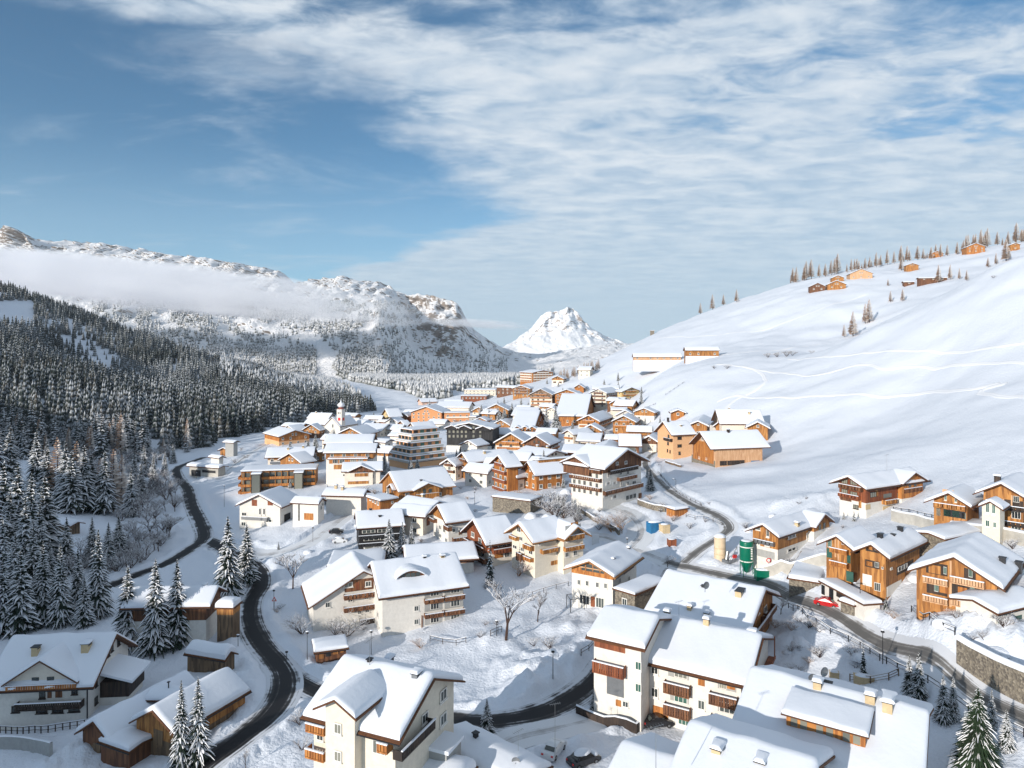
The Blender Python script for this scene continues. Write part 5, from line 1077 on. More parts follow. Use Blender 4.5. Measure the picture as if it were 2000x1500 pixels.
# ------------------------------------------------------------------ village: (label, ex, ey, xl, xr, th, h, g, pitch, wall, {options})
W, CW, PE, HW, BW, OW, WW, DW, OR, PK, YW = 'white_wall', 'cream_wall', 'peach_wall', 'honey_wood', 'brown_wood', 'orange_wood', 'warm_white', 'dark_wood', 'orange_wall', 'pink_wall', 'yellow_wall'
ROWS = [
 ('peach hotel wing with a timber gable at the left end of the village', 545, 853, 517, 604, 50, 6, 'R', 18, PE, dict(clad=3, cm=OW, L='n')),
 ('low brown timber-fronted house just left of the church', 588, 833, 553, 601, 20, 4.5, 'R', 22, BW, dict(L='w', Rr='n', cm=OW, clad=2)),
 ('house with a deep snow roof and dark gable at the left of the church tower', 636, 828, 597, 650, 20, 5.5, 'R', 30, W, dict(clad=4, cm=BW)),
 ('steep snow roof behind the church-side house', 640, 817, 603, 654, 20, 5, 'R', 34, W, dict(chim=2, L='n')),
 ('timber chalet with two nested gables below the church', 708, 849, 662, 738, 18, 5.5, 'L', 24, HW, dict(lr=18)),
 ('small white house right of the church tower', 697, 822, 673, 703, 15, 5, 'R', 30, W, {}),
 ('snow-roofed house two plots right of the church tower', 712, 828, 699, 722, 15, 4, 'R', 28, CW, {}),
 ('white house with a plain snow roof at the edge of the wood', 743, 818, 714, 749, 12, 6, 'R', 32, W, {}),
 ('yellow gabled house left of the orange hotel', 762, 814, 748, 783, 60, 7, 'L', 32, YW, dict(Rr='w')),
 ('brown chalet with white base left of the orange hotel', 796, 813, 780, 806, 20, 6, 'L', 30, BW, {}),
 ('reddish house half hidden by a snowy roof left of centre', 756, 824, 740, 762, 25, 4, 'R', 25, OR, {}),
 ('white house with rust shutters on the slope left of the stepped block', 752, 864, 733, 767, 30, 6.5, 'R', 16, W, dict(Rr='s', L='s', bm=BW)),
 ('wide snowy roof left of the stepped block', 742, 842, 702, 770, 18, 4, 'R', 18, WW, dict(L='n')),
 ('white chalet roof with a tiny gable above the stepped block', 812, 836, 799, 848, 55, 5, 'L', 30, WW, dict(chim=0)),
 ('small snow-covered chalet in front of the orange hotel', 792, 831, 778, 800, 50, 3.5, 'L', 28, OW, {}),
 ('bright orange hotel with a broad gable full of small windows', 862, 806, 803, 878, 10, 8, 'L', 19, OR, dict(cat='hotel', thick=.6, lr=22, L='w', fr='frame_white', col=2.8, nf=3)),
 ('orange-banded flat wing attached right of the orange hotel', 868, 807, 862, 918, 82, 7.5, 'F', 0, OR, dict(cat='hotel', Rr='bw', bm=WW, ll=12)),
 ('long white roof behind the orange hotel', 915, 796, 854, 925, 8, 5, 'R', 18, WW, dict(cat='hotel', L='n')),
 ('little house with a pink gable behind the orange hotel', 824, 785, 817, 853, 62, 4, 'L', 28, PK, {}),
 ('white-roofed house on the far plain left of the upper hotels', 900, 786, 868, 906, 15, 3.5, 'R', 22, WW, {}),
 ('small white chalet with open gable left of the arch-balcony chalet', 890, 909, 866, 902, 35, 6, 'L', 31, WW, dict(bm=BW, L='bw')),
 ('timber chalet with an arched balcony opening and white base', 918, 902, 897, 975, 62, 7.4, 'L', 26, HW, dict(L='bw', Rr='w', bm=BW, chim=1, lr=18)),
 ('red-brown chalet with rows of balconies beside a white stair wall', 992, 911, 965, 1012, 60, 9.2, 'L', 30, OW, dict(L='Bbw', Rr='n', bm='red_wood')),
 ('narrow white chalet squeezed between two timber chalets', 1012, 930, 1000, 1024, 50, 5, 'L', 38, WW, dict(bm=BW)),
 ('orange plank chalet with a shed dormer, centre of the village', 1048, 925, 1024, 1098, 62, 6.2, 'L', 36, OW, dict(L='w', Rr='w', chim=1, thick=.55)),
 ('broad low snow roof behind the orange plank chalet', 1062, 893, 1010, 1102, 45, 4, 'R', 16, WW, dict(L='n', chim=2)),
 ('white and timber gabled house left of the twin, behind the arch-balcony chalet', 1028, 866, 968, 1050, 14, 6, 'L', 30, WW, dict(L='bw', bm=OW, clad=4.6, cm=HW, lr=14)),
 ('white gabled house with a framed orange bay, right of the timber-white one', 1072, 868, 1024, 1114, 22, 6, 'L', 30, WW, dict(L='w', bm=OW, lr=14, Rr='bw')),
 ('row of three small red-brown gables', 1040, 838, 1000, 1062, 10, 3.2, 'R', 18, OW, dict(x3=(1011, 1026, 1046))),
 ('large timber-gabled house behind the frosted trees', 992, 801, 948, 1008, 12, 6, 'L', 25, HW, dict(L='w', lr=16)),
 ('snow roof with a stub gable right of the large timber gable', 1044, 812, 1002, 1056, 12, 4, 'R', 18, WW, dict(L='w')),
 ('wide snow roof with a dark porch gable above the spruce pair', 1142, 813, 1088, 1160, 12, 5, 'R', 20, OW, dict(L='w', clad=0, cm=OW)),
 ('white and orange gabled house right of the spruce pair', 1170, 823, 1130, 1196, 22, 7, 'L', 26, WW, dict(L='bw', Rr='bw', bm=OW)),
 ('bright orange-gabled chalet with a white centre bay', 1240, 824, 1197, 1272, 18, 6.4, 'L', 26, HW, dict(lr=16, L='bw', Rr='bw', bm=OW)),
 ('square cream house with a low roof standing above the orange-gabled chalet', 1221, 801, 1197, 1226, 10, 5, 'R', 12, CW, dict(lr=8)),
 ('white chalet with one round-topped orange gable, above the brown barn roof', 1120, 848, 1103, 1158, 48, 5.5, 'L', 27, WW, dict(bm=OW, L='bw', lr=14)),
 ('snow-bound house with a dark lower window band, right of the bare frosted tree', 1248, 870, 1214, 1262, 8, 4.8, 'R', 32, BW, dict(lr=13, L='w')),
 ('low brown chalet tucked behind the corner-balcony hotel', 1205, 886, 1152, 1215, 14, 3.4, 'L', 20, BW, dict(L='w')),
 ('low red-brown timber range left of the corner-balcony hotel', 1132, 884, 1102, 1140, 12, 3.4, 'R', 12, 'red_wood', dict(L='w')),
 ('white house with a slanted roof below the orange-gabled chalet', 1282, 862, 1254, 1290, 25, 5, 'L', 30, WW, {}),
 ('small brown and white house left of the peach house', 1298, 838, 1288, 1306, 30, 5, 'R', 30, WW, dict(clad=3, cm=OW)),
 ('timber chalet with a wide eave directly above the peach house', 1381, 832, 1346, 1390, 20, 5, 'L', 24, HW, {}),
 ('steep orange gabled chalet behind the barn, left one', 1424, 832, 1398, 1455, 30, 5, 'L', 40, HW, dict(lr=14)),
 ('timber-gabled house behind the right end of the barn', 1500, 836, 1460, 1512, 20, 5, 'L', 28, HW, dict(lr=16)),
 ('broad snow-roofed house between the two chalets behind the barn', 1488, 826, 1410, 1496, 4, 4, 'R', 34, WW, dict(lr=15, chim=2, L='n')),
 ('half-buried hut with a brown gable on the slope above the peach house', 1336, 806, 1312, 1340, 8, 2.4, 'L', 22, OW, dict(lr=7)),
 # upper far cluster
 ('tall red-timber and white hotel with rows of balconies at the top of the village', 1040, 728, 1016, 1080, 60, 12, 'R', 10, OW, dict(cat='hotel', L='bw', Rr='bw', bm=WW, ch=1)),
 ('white snow-roofed block at the left foot of the top hotel', 1016, 742, 993, 1020, 15, 4, 'R', 24, WW, dict(L='n')),
 ('dark timber chalet left of the upper hotels', 1004, 757, 970, 1010, 20, 7, 'R', 18, BW, {}),
 ('brown gabled house hidden behind tall fences in the upper cluster', 1034, 759, 1002, 1040, 15, 8, 'L', 18, HW, dict(L='bw', bm=BW)),
 ('white hotel with a gable of orange balconies, upper cluster', 1078, 771, 1035, 1086, 12, 12, 'L', 26, WW, dict(cat='hotel', L='bw', bm=OW, lr=20)),
 ('orange timber hotel with a dark central window strip, upper cluster', 1130, 770, 1084, 1140, 12, 11, 'L', 20, OW, dict(cat='hotel', L='bw', bm=HW, lr=20, Rr='bw')),
 ('tiny brown-gabled hut below the orange timber hotel', 1146, 781, 1128, 1158, 15, 4, 'L', 18, OW, {}),
 ('pointed brown gable peeping over the orange timber hotel', 1140, 757, 1122, 1160, 12, 5, 'L', 32, OW, dict(lr=14)),
 ('cream hotel with small balconies and two gables, right of the upper cluster', 1184, 768, 1154, 1208, 30, 11, 'L', 24, CW, dict(cat='hotel', L='bw', Rr='bw', bm=BW)),
 ('yellow house with a flat balcony front at the right end of the upper cluster', 1214, 765, 1206, 1248, 60, 9, 'R', 18, YW, dict(Rr='bw', bm=HW)),
 ('white-roofed wing with a small red gable, behind the cream hotel', 1206, 760, 1160, 1212, 8, 7, 'R', 20, CW, dict(lr=14)),
 ('long low arcade building at the left end of the upper cluster', 968, 762, 907, 974, 6, 6, 'F', 0, CW, dict(cat='arcade', L='w')),
 ('low dark-red curved pavilion below the arcade', 950, 774, 900, 956, 6, 3.5, 'F', 0, 'red_wood', dict(cat='pavilion', L='w')),
 ('white farmhouse alone on the slope above the upper cluster', 1152, 722, 1130, 1158, 20, 7, 'R', 22, CW, dict(L='w')),
 ('small white gabled house at the right foot of the top hotel', 1100, 740, 1078, 1106, 15, 5, 'L', 24, WW, {}),
 ('small roof among frosted trees left of the large timber gable', 966, 806, 946, 972, 12, 5, 'R', 20, HW, dict(L='w')),
 ('stone-grey flat block beside the orange flat wing', 930, 815, 916, 936, 12, 6, 'F', 0, 'grey_wall', {}),
 ('snow roof with a red chimney wall between the black hotel and the spruce pair', 1052, 822, 1036, 1062, 12, 4, 'R', 20, OR, {}),
 ('snow-roofed garage row in front of the black hotel', 958, 890, 905, 972, 14, 3, 'F', 0, WW, dict(L='w')),
 ('white chalet behind the stepped block', 788, 852, 762, 800, 25, 4.5, 'R', 22, WW, {}),
 ('low white roofs between the twin-gable chalet and the yellow house', 756, 838, 722, 764, 12, 4, 'R', 20, WW, dict(L='w')),
 ('snow roof between the two centre-left hotels', 628, 882, 600, 634, 20, 5, 'R', 20, HW, dict(L='w')),
 ('broad white-roofed house tucked under the white gabled pair', 1002, 890, 975, 1016, 30, 4, 'R', 18, WW, {}),
 ('white-walled garage house below the frosted bush cluster', 1168, 862, 1130, 1176, 14, 3.4, 'R', 16, WW, {}),
]
for r in ROWS:
    lab, ex, ey, xl, xr, th, hh, g, pit, wall, op = r; op = dict(op); x3 = op.pop('x3', None); cat = op.get('cat', 'house')
    nm = {'hotel': 'hotel', 'arcade': 'arcade_building', 'pavilion': 'pavilion'}.get(cat, 'chalet' if 'chalet' in lab else 'house')
    if 'L' not in op: op['L'] = 'w'
    if 'Rr' not in op: op['Rr'] = 'w'
    rr_ = random.Random(lab)
    if wall in (WW, W) and g == 'L' and 'clad' not in op and hh >= 4.5 and rr_.random() < .75: op['clad'] = hh * .72; op['cm'] = rr_.choice((HW, OW, BW))
    op.setdefault('oh', 1.2); op.setdefault('og', 1.5); op.setdefault('thick', .6)
    if wall in (W, WW, CW) and rr_.random() < .5: op['L'] += 's'; op['Rr'] += 's' if op['Rr'] != 'n' else ''; op.setdefault('fr', 'brown_wood')
    if rr_.random() < .3 and op.get('cm', HW) == HW: op['cm'] = 'grey_wood'; op.pop('ch', None)
    h = House(nm, lab, ex, ey, xl, xr, th, hh, g, pit, wall, **op)
    if x3:
        for px in x3: h.cross('L', px, 5.5, proud=1.2, wall=OW, pitch=28)
    if 'shed dormer' in lab: dormer(h, 1062, 1092, (920, 919), 1.2, 3.4, 3, HW, 'green_glass', thick=.45)
    if 'bare frosted tree' in lab: h.feats('L n 1231 877 20 9 curtain_glass')
# farms on the right slopes: cast on the ground by their base
FARM = [
 ('long farm building with a snow roof and tan wall on the mid slope', 1330, 703, 1238, 1336, 4, 2.8, 'R', 34, 'pale_wood', 8),
 ('timber farmhouse joined right of the long farm building', 1404, 695, 1340, 1410, 4, 4.2, 'R', 32, 'honey_wood', 8),
 ('left chalet of the hillside farm cluster', 1612, 567, 1582, 1618, 14, 4, 'L', 26, 'brown_wood', 10),
 ('wide chalet in the middle of the hillside farm cluster', 1652, 563, 1616, 1660, 14, 4, 'L', 24, 'honey_wood', 10),
 ('small gabled barn above the hillside farm cluster', 1648, 549, 1625, 1656, 14, 3.5, 'L', 24, 'honey_wood', 9),
 ('large tan barn right of the hillside farm cluster', 1704, 543, 1660, 1728, 14, 5, 'L', 24, 'pale_wood', 16),
 ('lone square timber hut on the upper slope', 1794, 527, 1770, 1800, 14, 5, 'L', 20, 'honey_wood', 8),
 ('low stone-roofed hut near the crossing tracks', 1786, 555, 1766, 1792, 14, 2, 'R', 18, 'brown_wood', 6),
 ('long dark shed behind the two larches of the upper slope', 1850, 547, 1796, 1856, 10, 2, 'R', 14, 'brown_wood', 6),
 ('small timber barn on the skyline, left one', 1842, 500, 1818, 1848, 14, 3.5, 'L', 22, 'orange_wood', 8),
 ('big orange timber barn on the skyline', 1924, 492, 1888, 1950, 14, 6, 'L', 24, 'orange_wood', 14),
 ('timber barn on the skyline near the right edge', 1992, 487, 1974, 2002, 14, 5, 'L', 22, 'honey_wood', 8),
 ('small stone hut on the far ridge line', 1278, 652, 1270, 1290, 10, 4, 'F', 0, 'stone_wall', 5),
]
for lab, ex, eb, xl, xr, th, hh, g, pit, wall, lr in FARM:
    D = cast(ex, eb, 0, zt); D = ridge_point(ex).y if D > 1300 else D; h = House('barn' if 'barn' in lab or 'shed' in lab else 'farmhouse', lab, ex, 690 - F * (Z(eb, D) + hh) / D, xl, xr, th, hh, g, pit, wall, D=D, lr=lr, L='w', Rr='n', cat='barn' if 'barn' in lab else 'farm', oh=.7, og=.9, thick=.45, deep=10, col=4.6)
    if 'long farm' in lab: h.panel('L', -.5, h.ll + .5, -10, -.2, 'roof_snow', 'snow_bank', 3.5)
# church
h = House('church', 'white village church with a slender tower under an onion dome', 664, 833, 634, 690, 22, 7, 'L', 42, 'white_wall', L='n', Rr='w', cat='church', lr=20, thick=.5, oh=.5, og=.6); h.feats('L w 650 832 3 8')
D = h.D + 4; px = 666; x = (px - 1000) / F * D; base = Vector((x, D, Z(852, D))); k = D / F; tl = None
loc = Vector(((base - h.A).dot(h.eR), (base - h.A).dot(h.eL), 0)); z1 = Z(799, D) - h.A.z; wv = 11.5 * k / 2
m = MB(); m.box(loc.x - wv, loc.x + wv, loc.y - wv, loc.y + wv, -4, z1); tw = m.obj('tower', ['white_wall'], h.root)
m = MB(); prof = [(1.15, 0), (1.2, .4), (.8, .6), (.75, 1.6), (1.15, 2.4), (1.2, 3.2), (.85, 4.2), (.3, 5.2), (.10, 6.4), (.04, 8.2)]
rows = [[(loc.x + wv * r * math.cos(6.2832 * i / 12), loc.y + wv * r * math.sin(6.2832 * i / 12), z1 + zz * k * 2.6) for i in range(13)] for r, zz in prof]
m.grid(rows[:4], 0); m.grid(rows[3:], 1); m.obj('onion_dome', ['copper_dome', 'frost'], tw, True)
for sx, zz in ((-.35, .82), (.35, .82)): m = MB(); m.box(loc.x - wv - .05, loc.x - wv + .1, loc.y + sx * wv - .3, loc.y + sx * wv + .3, z1 * zz, z1 * zz + 1.4); m.obj('window', ['glass'], tw)
m = MB(); m.box(loc.x - wv - .08, loc.x - wv, loc.y - wv * .5, loc.y + wv * .5, z1 * .58, z1 * .58 + wv); m.box(loc.x - wv * .5, loc.x + wv * .5, loc.y - wv - .08, loc.y - wv, z1 * .58, z1 * .58 + wv); m.obj('clock_face', ['sign_red'], tw)
D = cast(1398, 835, 4); p = Vector(((1398 - 1000) / F * D, D, tz((398) / F * D, D))); c_ = empty('chapel', p); tag(c_, 'tiny chapel with a thin dark needle spire behind the barn', 'chapel')
m = MB(); m.box(-2, 2, -2, 3, -2, 5); m.obj('wall', ['white_wall'], c_); m = MB(); m.add([(-1.2, -1.2, 5), (1.2, -1.2, 5), (1.2, 1.2, 5), (-1.2, 1.2, 5), (0, 0, 12)], [(0, 1, 4), (1, 2, 4), (2, 3, 4), (3, 0, 4), (0, 3, 2, 1)]); m.obj('spire', ['dark_wood'], c_)
# ------------------------------------------------------------------ spruces in the village
def pt(px, b, t, lab, **k): return ptree(px, b, t, lab, **k)
pt(445, 1168, 1008, 'tallest spruce beside the dark road, left one of the pair above the timber tower shed', wide=1.1)
pt(482, 1142, 1022, 'slimmer spruce beside the dark road, right one of the pair above the timber tower shed')
pt(250, 1268, 1105, 'snow-laden spruce in front of the farmhouse, left one of three', wide=1.1)
pt(304, 1275, 1092, 'snow-laden spruce in front of the farmhouse, middle one of three', wide=1.15)
pt(346, 1262, 1093, 'snow-laden spruce in front of the farmhouse, right one of three', wide=1.05)
pt(192, 1205, 1034, 'tall pointed spruce behind the ridge of the big left house')
pt(165, 1222, 1128, 'short spruce squeezed between taller ones behind the big left house')
pt(152, 1190, 1072, 'slim spruce left of the tall pointed one behind the big left house')
pt(118, 1222, 1062, 'spruce behind the left chimney of the big left house')
pt(84, 1222, 1058, 'dense spruce with heavy snow behind the left roof corner of the big left house', wide=1.1)
pt(40, 1235, 1075, 'spruce at the left edge above the big left house, inner one')
pt(5, 1240, 1080, 'spruce cut by the left edge above the big left house')
pt(387, 1492, 1322, 'right one of the twin dark spruces at the bottom left', wide=.85)
pt(354, 1500, 1328, 'left one of the twin dark spruces at the bottom left', wide=.85)
pt(951, 1440, 1364, 'small lone spruce loaded with snow beside the bottom street', wide=1.15)
pt(760, 1090, 1013, 'left spruce of the trio in front of the black timber house', wide=1.1); pt(786, 1080, 1018, 'middle spruce of the trio in front of the black timber house'); pt(804, 1076, 1017, 'right spruce of the trio in front of the black timber house', wide=.9)
pt(957, 1142, 1054, 'narrow dark spruce in front of the brown timber chalet', wide=.9, var=VM[1])
pt(1686, 1322, 1255, 'sparse young spruce by the planter below the right road', wide=.8, var=VM[1])
pt(1776, 1352, 1278, 'left spruce of the clump at the timber fence, lower right'); pt(1795, 1365, 1274, 'taller spruce of the clump at the timber fence, lower right')
pt(1842, 1410, 1318, 'snowy spruce left of the big dark pine, lower right'); pt(1862, 1408, 1322, 'spruce standing right behind the snowy one, lower right')
pt(1910, 1500, 1343, 'big bushy dark pine at the bottom right', var=VD[0], wide=1.15, name='pine_tree', cat='pine'); pt(1966, 1465, 1385, 'smaller spruce right of the big bushy pine', wide=1.2); pt(1885, 1470, 1400, 'dark spruce half behind the big bushy pine')
pt(1937, 1420, 1345, 'spruce tip behind the right shoulder of the big bushy pine', wide=.8)
pt(660, 997, 965, 'small dark spruce left of the pair at the long white hall', var=VM[1], wide=1.2); pt(680, 993, 962, 'small dark spruce right of the pair at the long white hall', var=VM[2], wide=1.2)
pt(1067, 838, 795, 'left spruce of the tall pair in the middle distance', wide=1.1); pt(1085, 840, 792, 'right spruce of the tall pair in the middle distance', wide=1.1)
pt(653, 852, 815, 'snowy spruce in front of the church nave', wide=1.1); pt(1668, 1018, 996, 'tiny conifer on the bank below the white and red-timber house', wide=1.2, var=VM[0]); pt(1648, 1014, 1000, 'tiny round snowy conifer left of the white and red-timber house', wide=1.4)
pt(1730, 1190, 1165, 'small bushy conifer below the linked timber chalets', wide=1.7, var=VM[1]); pt(544, 1075, 1057, 'tiny dark conifer in the snow below the gabled hall', wide=1.3, var=VM[1]); pt(1352, 1392, 1346, 'snow-caked conifer at the corner of the hedged terrace', wide=1.2) if False else None
pt(1160, 1388, 1345, 'snow-caked conifer at the left corner of the hedged terrace', wide=1.3)
pt(1163, 725, 706, 'dark conifer right beside the lone white farmhouse', wide=.9, var=VM[1]); pt(1155, 726, 712, 'lower conifer between the lone white farmhouse and its dark neighbour', wide=.9, var=VM[1])
pt(815, 918, 895, 'small snowy conifer below the right of the stepped block', wide=1.3); pt(800, 920, 898, 'small snowy conifer below the middle of the stepped block', wide=1.3); pt(760, 925, 905, 'dark conifer at the left foot of the stepped block', var=VM[0])
for i, (px, b, t) in enumerate([(1000, 815, 786), (1008, 818, 792), (985, 822, 796), (975, 824, 800), (940, 815, 790), (955, 820, 798), (1030, 822, 800), (1018, 815, 795), (930, 880, 860), (945, 884, 862), (968, 886, 868), (1130, 1015, 985), (1100, 1005, 968), (1090, 995, 962), (1150, 880, 860), (1200, 862, 846), (1192, 866, 850), (985, 845, 828)]):
    pt(px, b, t, 'snow-caked conifer among the houses of the middle village', group='snowy conifers among the middle village', wide=1.3)
# tall stands on the valley floor at the left
ORD = ['leftmost', 'second', 'third', 'fourth', 'fifth', 'sixth', 'seventh', 'eighth', 'ninth', 'tenth', 'eleventh', 'twelfth', 'thirteenth', 'fourteenth', 'fifteenth', 'sixteenth', 'seventeenth', 'eighteenth', 'nineteenth', 'twentieth']
def nth(i):
    if i < 20: return ORD[i]
    t, u = divmod(i + 1, 10); T = {2: 'twent', 3: 'thirt', 4: 'fort', 5: 'fift', 6: 'sixt', 7: 'sevent', 8: 'eight', 9: 'ninet'}[t]
    return T + 'ieth' if u == 0 else T + 'y-' + ('first' if u == 1 else ORD[u - 1])
for i, (px, b, t) in enumerate(sorted([(205, 1002, 880), (222, 1000, 874), (238, 1000, 886), (196, 985, 892), (150, 996, 858), (165, 1000, 870), (128, 996, 862), (112, 990, 850), (140, 1002, 880), (178, 995, 885), (92, 985, 860), (72, 978, 838), (20, 960, 830), (-12, 965, 815)])):
    pt(px, b, t, nth(i) + ' from the left in the tall stand behind the shaded clearing', group='tall spruces behind the shaded clearing', wide=1.15, var=VL[i % 3] if i in (4, 7, 10, 12, 13) else None)
for i, (px, b, t) in enumerate(sorted([(8, 1110, 900), (35, 1118, 905), (62, 1125, 925), (88, 1110, 930), (20, 1135, 955), (50, 1160, 970), (78, 1150, 985), (-15, 1150, 930), (98, 1095, 960), (5, 1190, 1010), (30, 1200, 1040), (66, 1180, 1030), (96, 1150, 1050)])):
    pt(px, b, t, nth(i) + ' from the left in the heavy frosted stand along the left edge', group='spruces in the stand along the left edge', wide=1.1)
for i, (px, b, t) in enumerate(sorted([(256, 1008, 915), (276, 985, 905), (300, 960, 890), (262, 950, 880), (282, 930, 868), (322, 930, 880), (338, 905, 866), (180, 1105, 1010), (212, 1110, 1020), (232, 1085, 1005), (130, 1120, 1010)])):
    pt(px, b, t, nth(i) + ' from the left of the frosted spruces beside the river bottom', group='frosted spruces beside the river bottom', wide=1.1)
# larches on the right slopes
LR = sorted([(1690, 632, 585), (1697, 630, 583), (1665, 657, 612), (1649, 658, 633), (1763, 588, 568), (1832, 552, 520), (1857, 546, 520), (1876, 545, 527), (1890, 548, 530), (1965, 510, 468), (1973, 505, 478), (1930, 522, 500), (1945, 516, 498), (1370, 612, 592), (1393, 604, 577), (1415, 596, 578), (1437, 590, 567),
        (1548, 552, 524), (1556, 552, 530), (1575, 546, 513), (1601, 542, 512), (1613, 540, 518), (1630, 536, 502), (1637, 534, 498), (1655, 532, 512), (1664, 530, 508), (1678, 528, 508), (1700, 522, 502), (1712, 522, 498), (1735, 517, 492), (1745, 515, 495), (1760, 512, 486), (1772, 510, 484), (1778, 508, 482), (1792, 507, 478), (1805, 505, 482), (1760, 528, 505), (1870, 497, 470), (1882, 494, 462), (1893, 490, 452), (1906, 488, 450), (1915, 484, 455), (1930, 480, 448), (1950, 478, 450), (1985, 474, 442), (1995, 470, 445), (1852, 500, 478), (1838, 502, 480), (1820, 505, 486), (1722, 520, 500), (1690, 526, 505), (1740, 590, 572), (1735, 558, 545)])
for k in range(38): px = random.choice((random.uniform(1540, 1720), random.uniform(1720, 2010), random.uniform(1860, 2000))); LR.append((px, float(np.interp(px, [1540, 1700, 1850, 2000], [554, 522, 497, 472])), float(np.interp(px, [1540, 1700, 1850, 2000], [554, 522, 497, 472])) - random.choice((random.uniform(7, 14), random.uniform(18, 34)))))
LR = sorted((a + random.uniform(-2, 2), b, b - (b - c) * random.uniform(.7, 1.2)) for a, b, c in LR)
sky_n = low_n = 0
for i, (px, b, t) in enumerate(LR):
    hi = b < 556 and px > 1500 or px < 1450
    if hi: lab = nth(sky_n) + ' larch from the left along the right skyline'; sky_n += 1
    else: lab = nth(low_n) + ' larch from the left below the skyline on the right slope'; low_n += 1
    ptree(px, b, t - 3, lab, var=VL[i % 3], group='larches on the right slopes', wide=random.uniform(1.05, 1.4), name='larch_tree', cat='larch')
for i in range(26):
    px = 1090 + i * 3.2 + random.uniform(-3, 3); b = 742 - i * .9 + random.uniform(-4, 4)
    ptree(px, b, b - random.uniform(12, 20), 'small bare larch in the row climbing behind the top hotel', var=VL[i % 3], group='larches climbing behind the top hotel', wide=1.3, name='larch_tree', cat='larch')

# ------------------------------------------------------------------ bare frosted trees and shrubs
def bare(seed, shrub=False, dens=1.0, pink=False):
    rd_ = random.Random(seed); m = MB()
    def grow(p, d, L, r, lv):
        q = p + d * L; m.tube(p, q, r, r * .65, 5 if lv < 2 else 3, 0, False)
        if lv >= 2: m.tube(p + Vector((0, 0, r * .9)), q + Vector((0, 0, r * .9)), r * .8, r * .7, 3, 1, False)
        if lv >= 5 or (lv >= 4 and (shrub or L < .02)): return
        n = int((3 if lv < 3 else 3) * dens + rd_.random())
        for i in range(max(2, n)):
            a = rd_.uniform(0, 6.28); sp_ = rd_.uniform(.35, .85); o = Vector((math.cos(a), math.sin(a), 0)) * sp_; nd_ = (d + o + Vector((0, 0, .12))).normalized()
            grow(p + d * L * rd_.uniform(.45, 1), nd_, L * rd_.uniform(.6, .82), max(r * .56, .0026), lv + 1)
    if shrub:
        for i in range(7): a = rd_.uniform(0, 6.28); grow(Vector((0, 0, -.05)), Vector((math.cos(a) * .6, math.sin(a) * .6, 1)).normalized(), rd_.uniform(.3, .42), .012, 1)
    else: grow(Vector((0, 0, -.05)), Vector((rd_.uniform(-.1, .1), 0, 1)), .36, .019, 0)
    return m.mesh('branches', ['larch_twig' if pink else 'twig', 'frost'])
BT = [bare(s) for s in (1, 2, 3)]; BS = [bare(s, True) for s in (4, 5, 6)]; BP = [bare(9, True, 1.3, True), bare(10, True, 1.2, True)]
def bush(px, pb, ptp, label, var, group=None, wide=1.0, name='bare_tree', cat='tree'):
    p = G(px, pb); h = (pb - ptp) / F * p.y; o = bpy.data.objects.new(name, random.choice(var)); C.objects.link(o); o.location = p; o.scale = (h * wide, h * wide, h); o.rotation_euler = (0, 0, random.uniform(0, 6.28)); tag(o, label, cat, group); return o
bush(988, 1250, 1118, 'frosted bare tree on a dark leaning trunk in the open snow, bottom centre', [BT[0]], wide=1.3)
bush(1050, 1214, 1140, 'forked bare tree beside the pole right of the frosted one', [BT[1]], wide=.9)
bush(572, 1150, 1062, 'leafless dark tree at the lane above the eyebrow-dormer house', [BT[2]], wide=1.0)
bush(590, 1238, 1185, 'snow-tangled shrub at the left corner of the eyebrow-dormer house', BS, wide=1.5); bush(680, 1242, 1188, 'snow-tangled shrub under the balconies of the eyebrow-dormer house', BS, wide=1.6); bush(655, 1240, 1196, 'lower twiggy shrub left of the one under the balconies', BS, wide=1.5)
bush(1195, 1038, 985, 'reddish frosted tree below the corner-balcony hotel', BP, wide=1.5); bush(1215, 1035, 995, 'second reddish frosted bush below the corner-balcony hotel', BP, wide=1.4); bush(1012, 1125, 1088, 'reddish bush at the foot of the cream chalet', BP, wide=1.5, name='shrub', cat='shrub')
bush(1085, 1010, 948, 'large frosted bush cluster right of the stone ruin, main one', BS, wide=1.6, name='shrub', cat='shrub')
for px, b, t in ((1070, 1000, 955), (1100, 1012, 960), (1115, 1008, 968), (1060, 990, 950), (1125, 1020, 985), (1075, 985, 945)): bush(px, b, t, 'frosted shrub in the cluster right of the stone ruin', BS, 'frosted shrubs right of the stone ruin', 1.5, 'shrub', 'shrub')
bush(1178, 868, 832, 'white frosted bare tree in the garden above the brown chalet', [BT[0]], wide=1.4); bush(1525, 1200, 1160, 'snowy little tree at the corner of the big roof by the right road', [BT[1]], wide=1.3); bush(1304, 1110, 1078, 'small snowy tree where the centre lanes cross', [BT[2]], wide=1.2)
bush(480, 1500, 1452, 'small leafless tree at the bottom edge right of the dark road', [BT[1]], wide=.8); bush(585, 1415, 1375, 'snowy shrub in the garden left of the cream house', BS, wide=1.4, name='shrub', cat='shrub'); bush(590, 1465, 1428, 'round snow-capped shrub left of the cream house', BS, wide=1.2, name='shrub', cat='shrub')
for i in range(170):
    px = random.uniform(150, 345); b = random.uniform(900, 1130)
    if 100 < px < 235 and 990 < b < 1075 or abs(px - (345 - (b - 915) * -.1)) < 0: continue
    lim = np.interp(b, [905, 960, 1000, 1060, 1100, 1130], [335, 345, 355, 330, 290, 210])
    if px > lim: continue
    bush(px, b, b - random.uniform(26, 56), 'frosted leafless bush in the shaded river bottom left of the dark road', BS + BT, 'frosted bushes in the river bottom', 1.3, 'shrub', 'shrub')
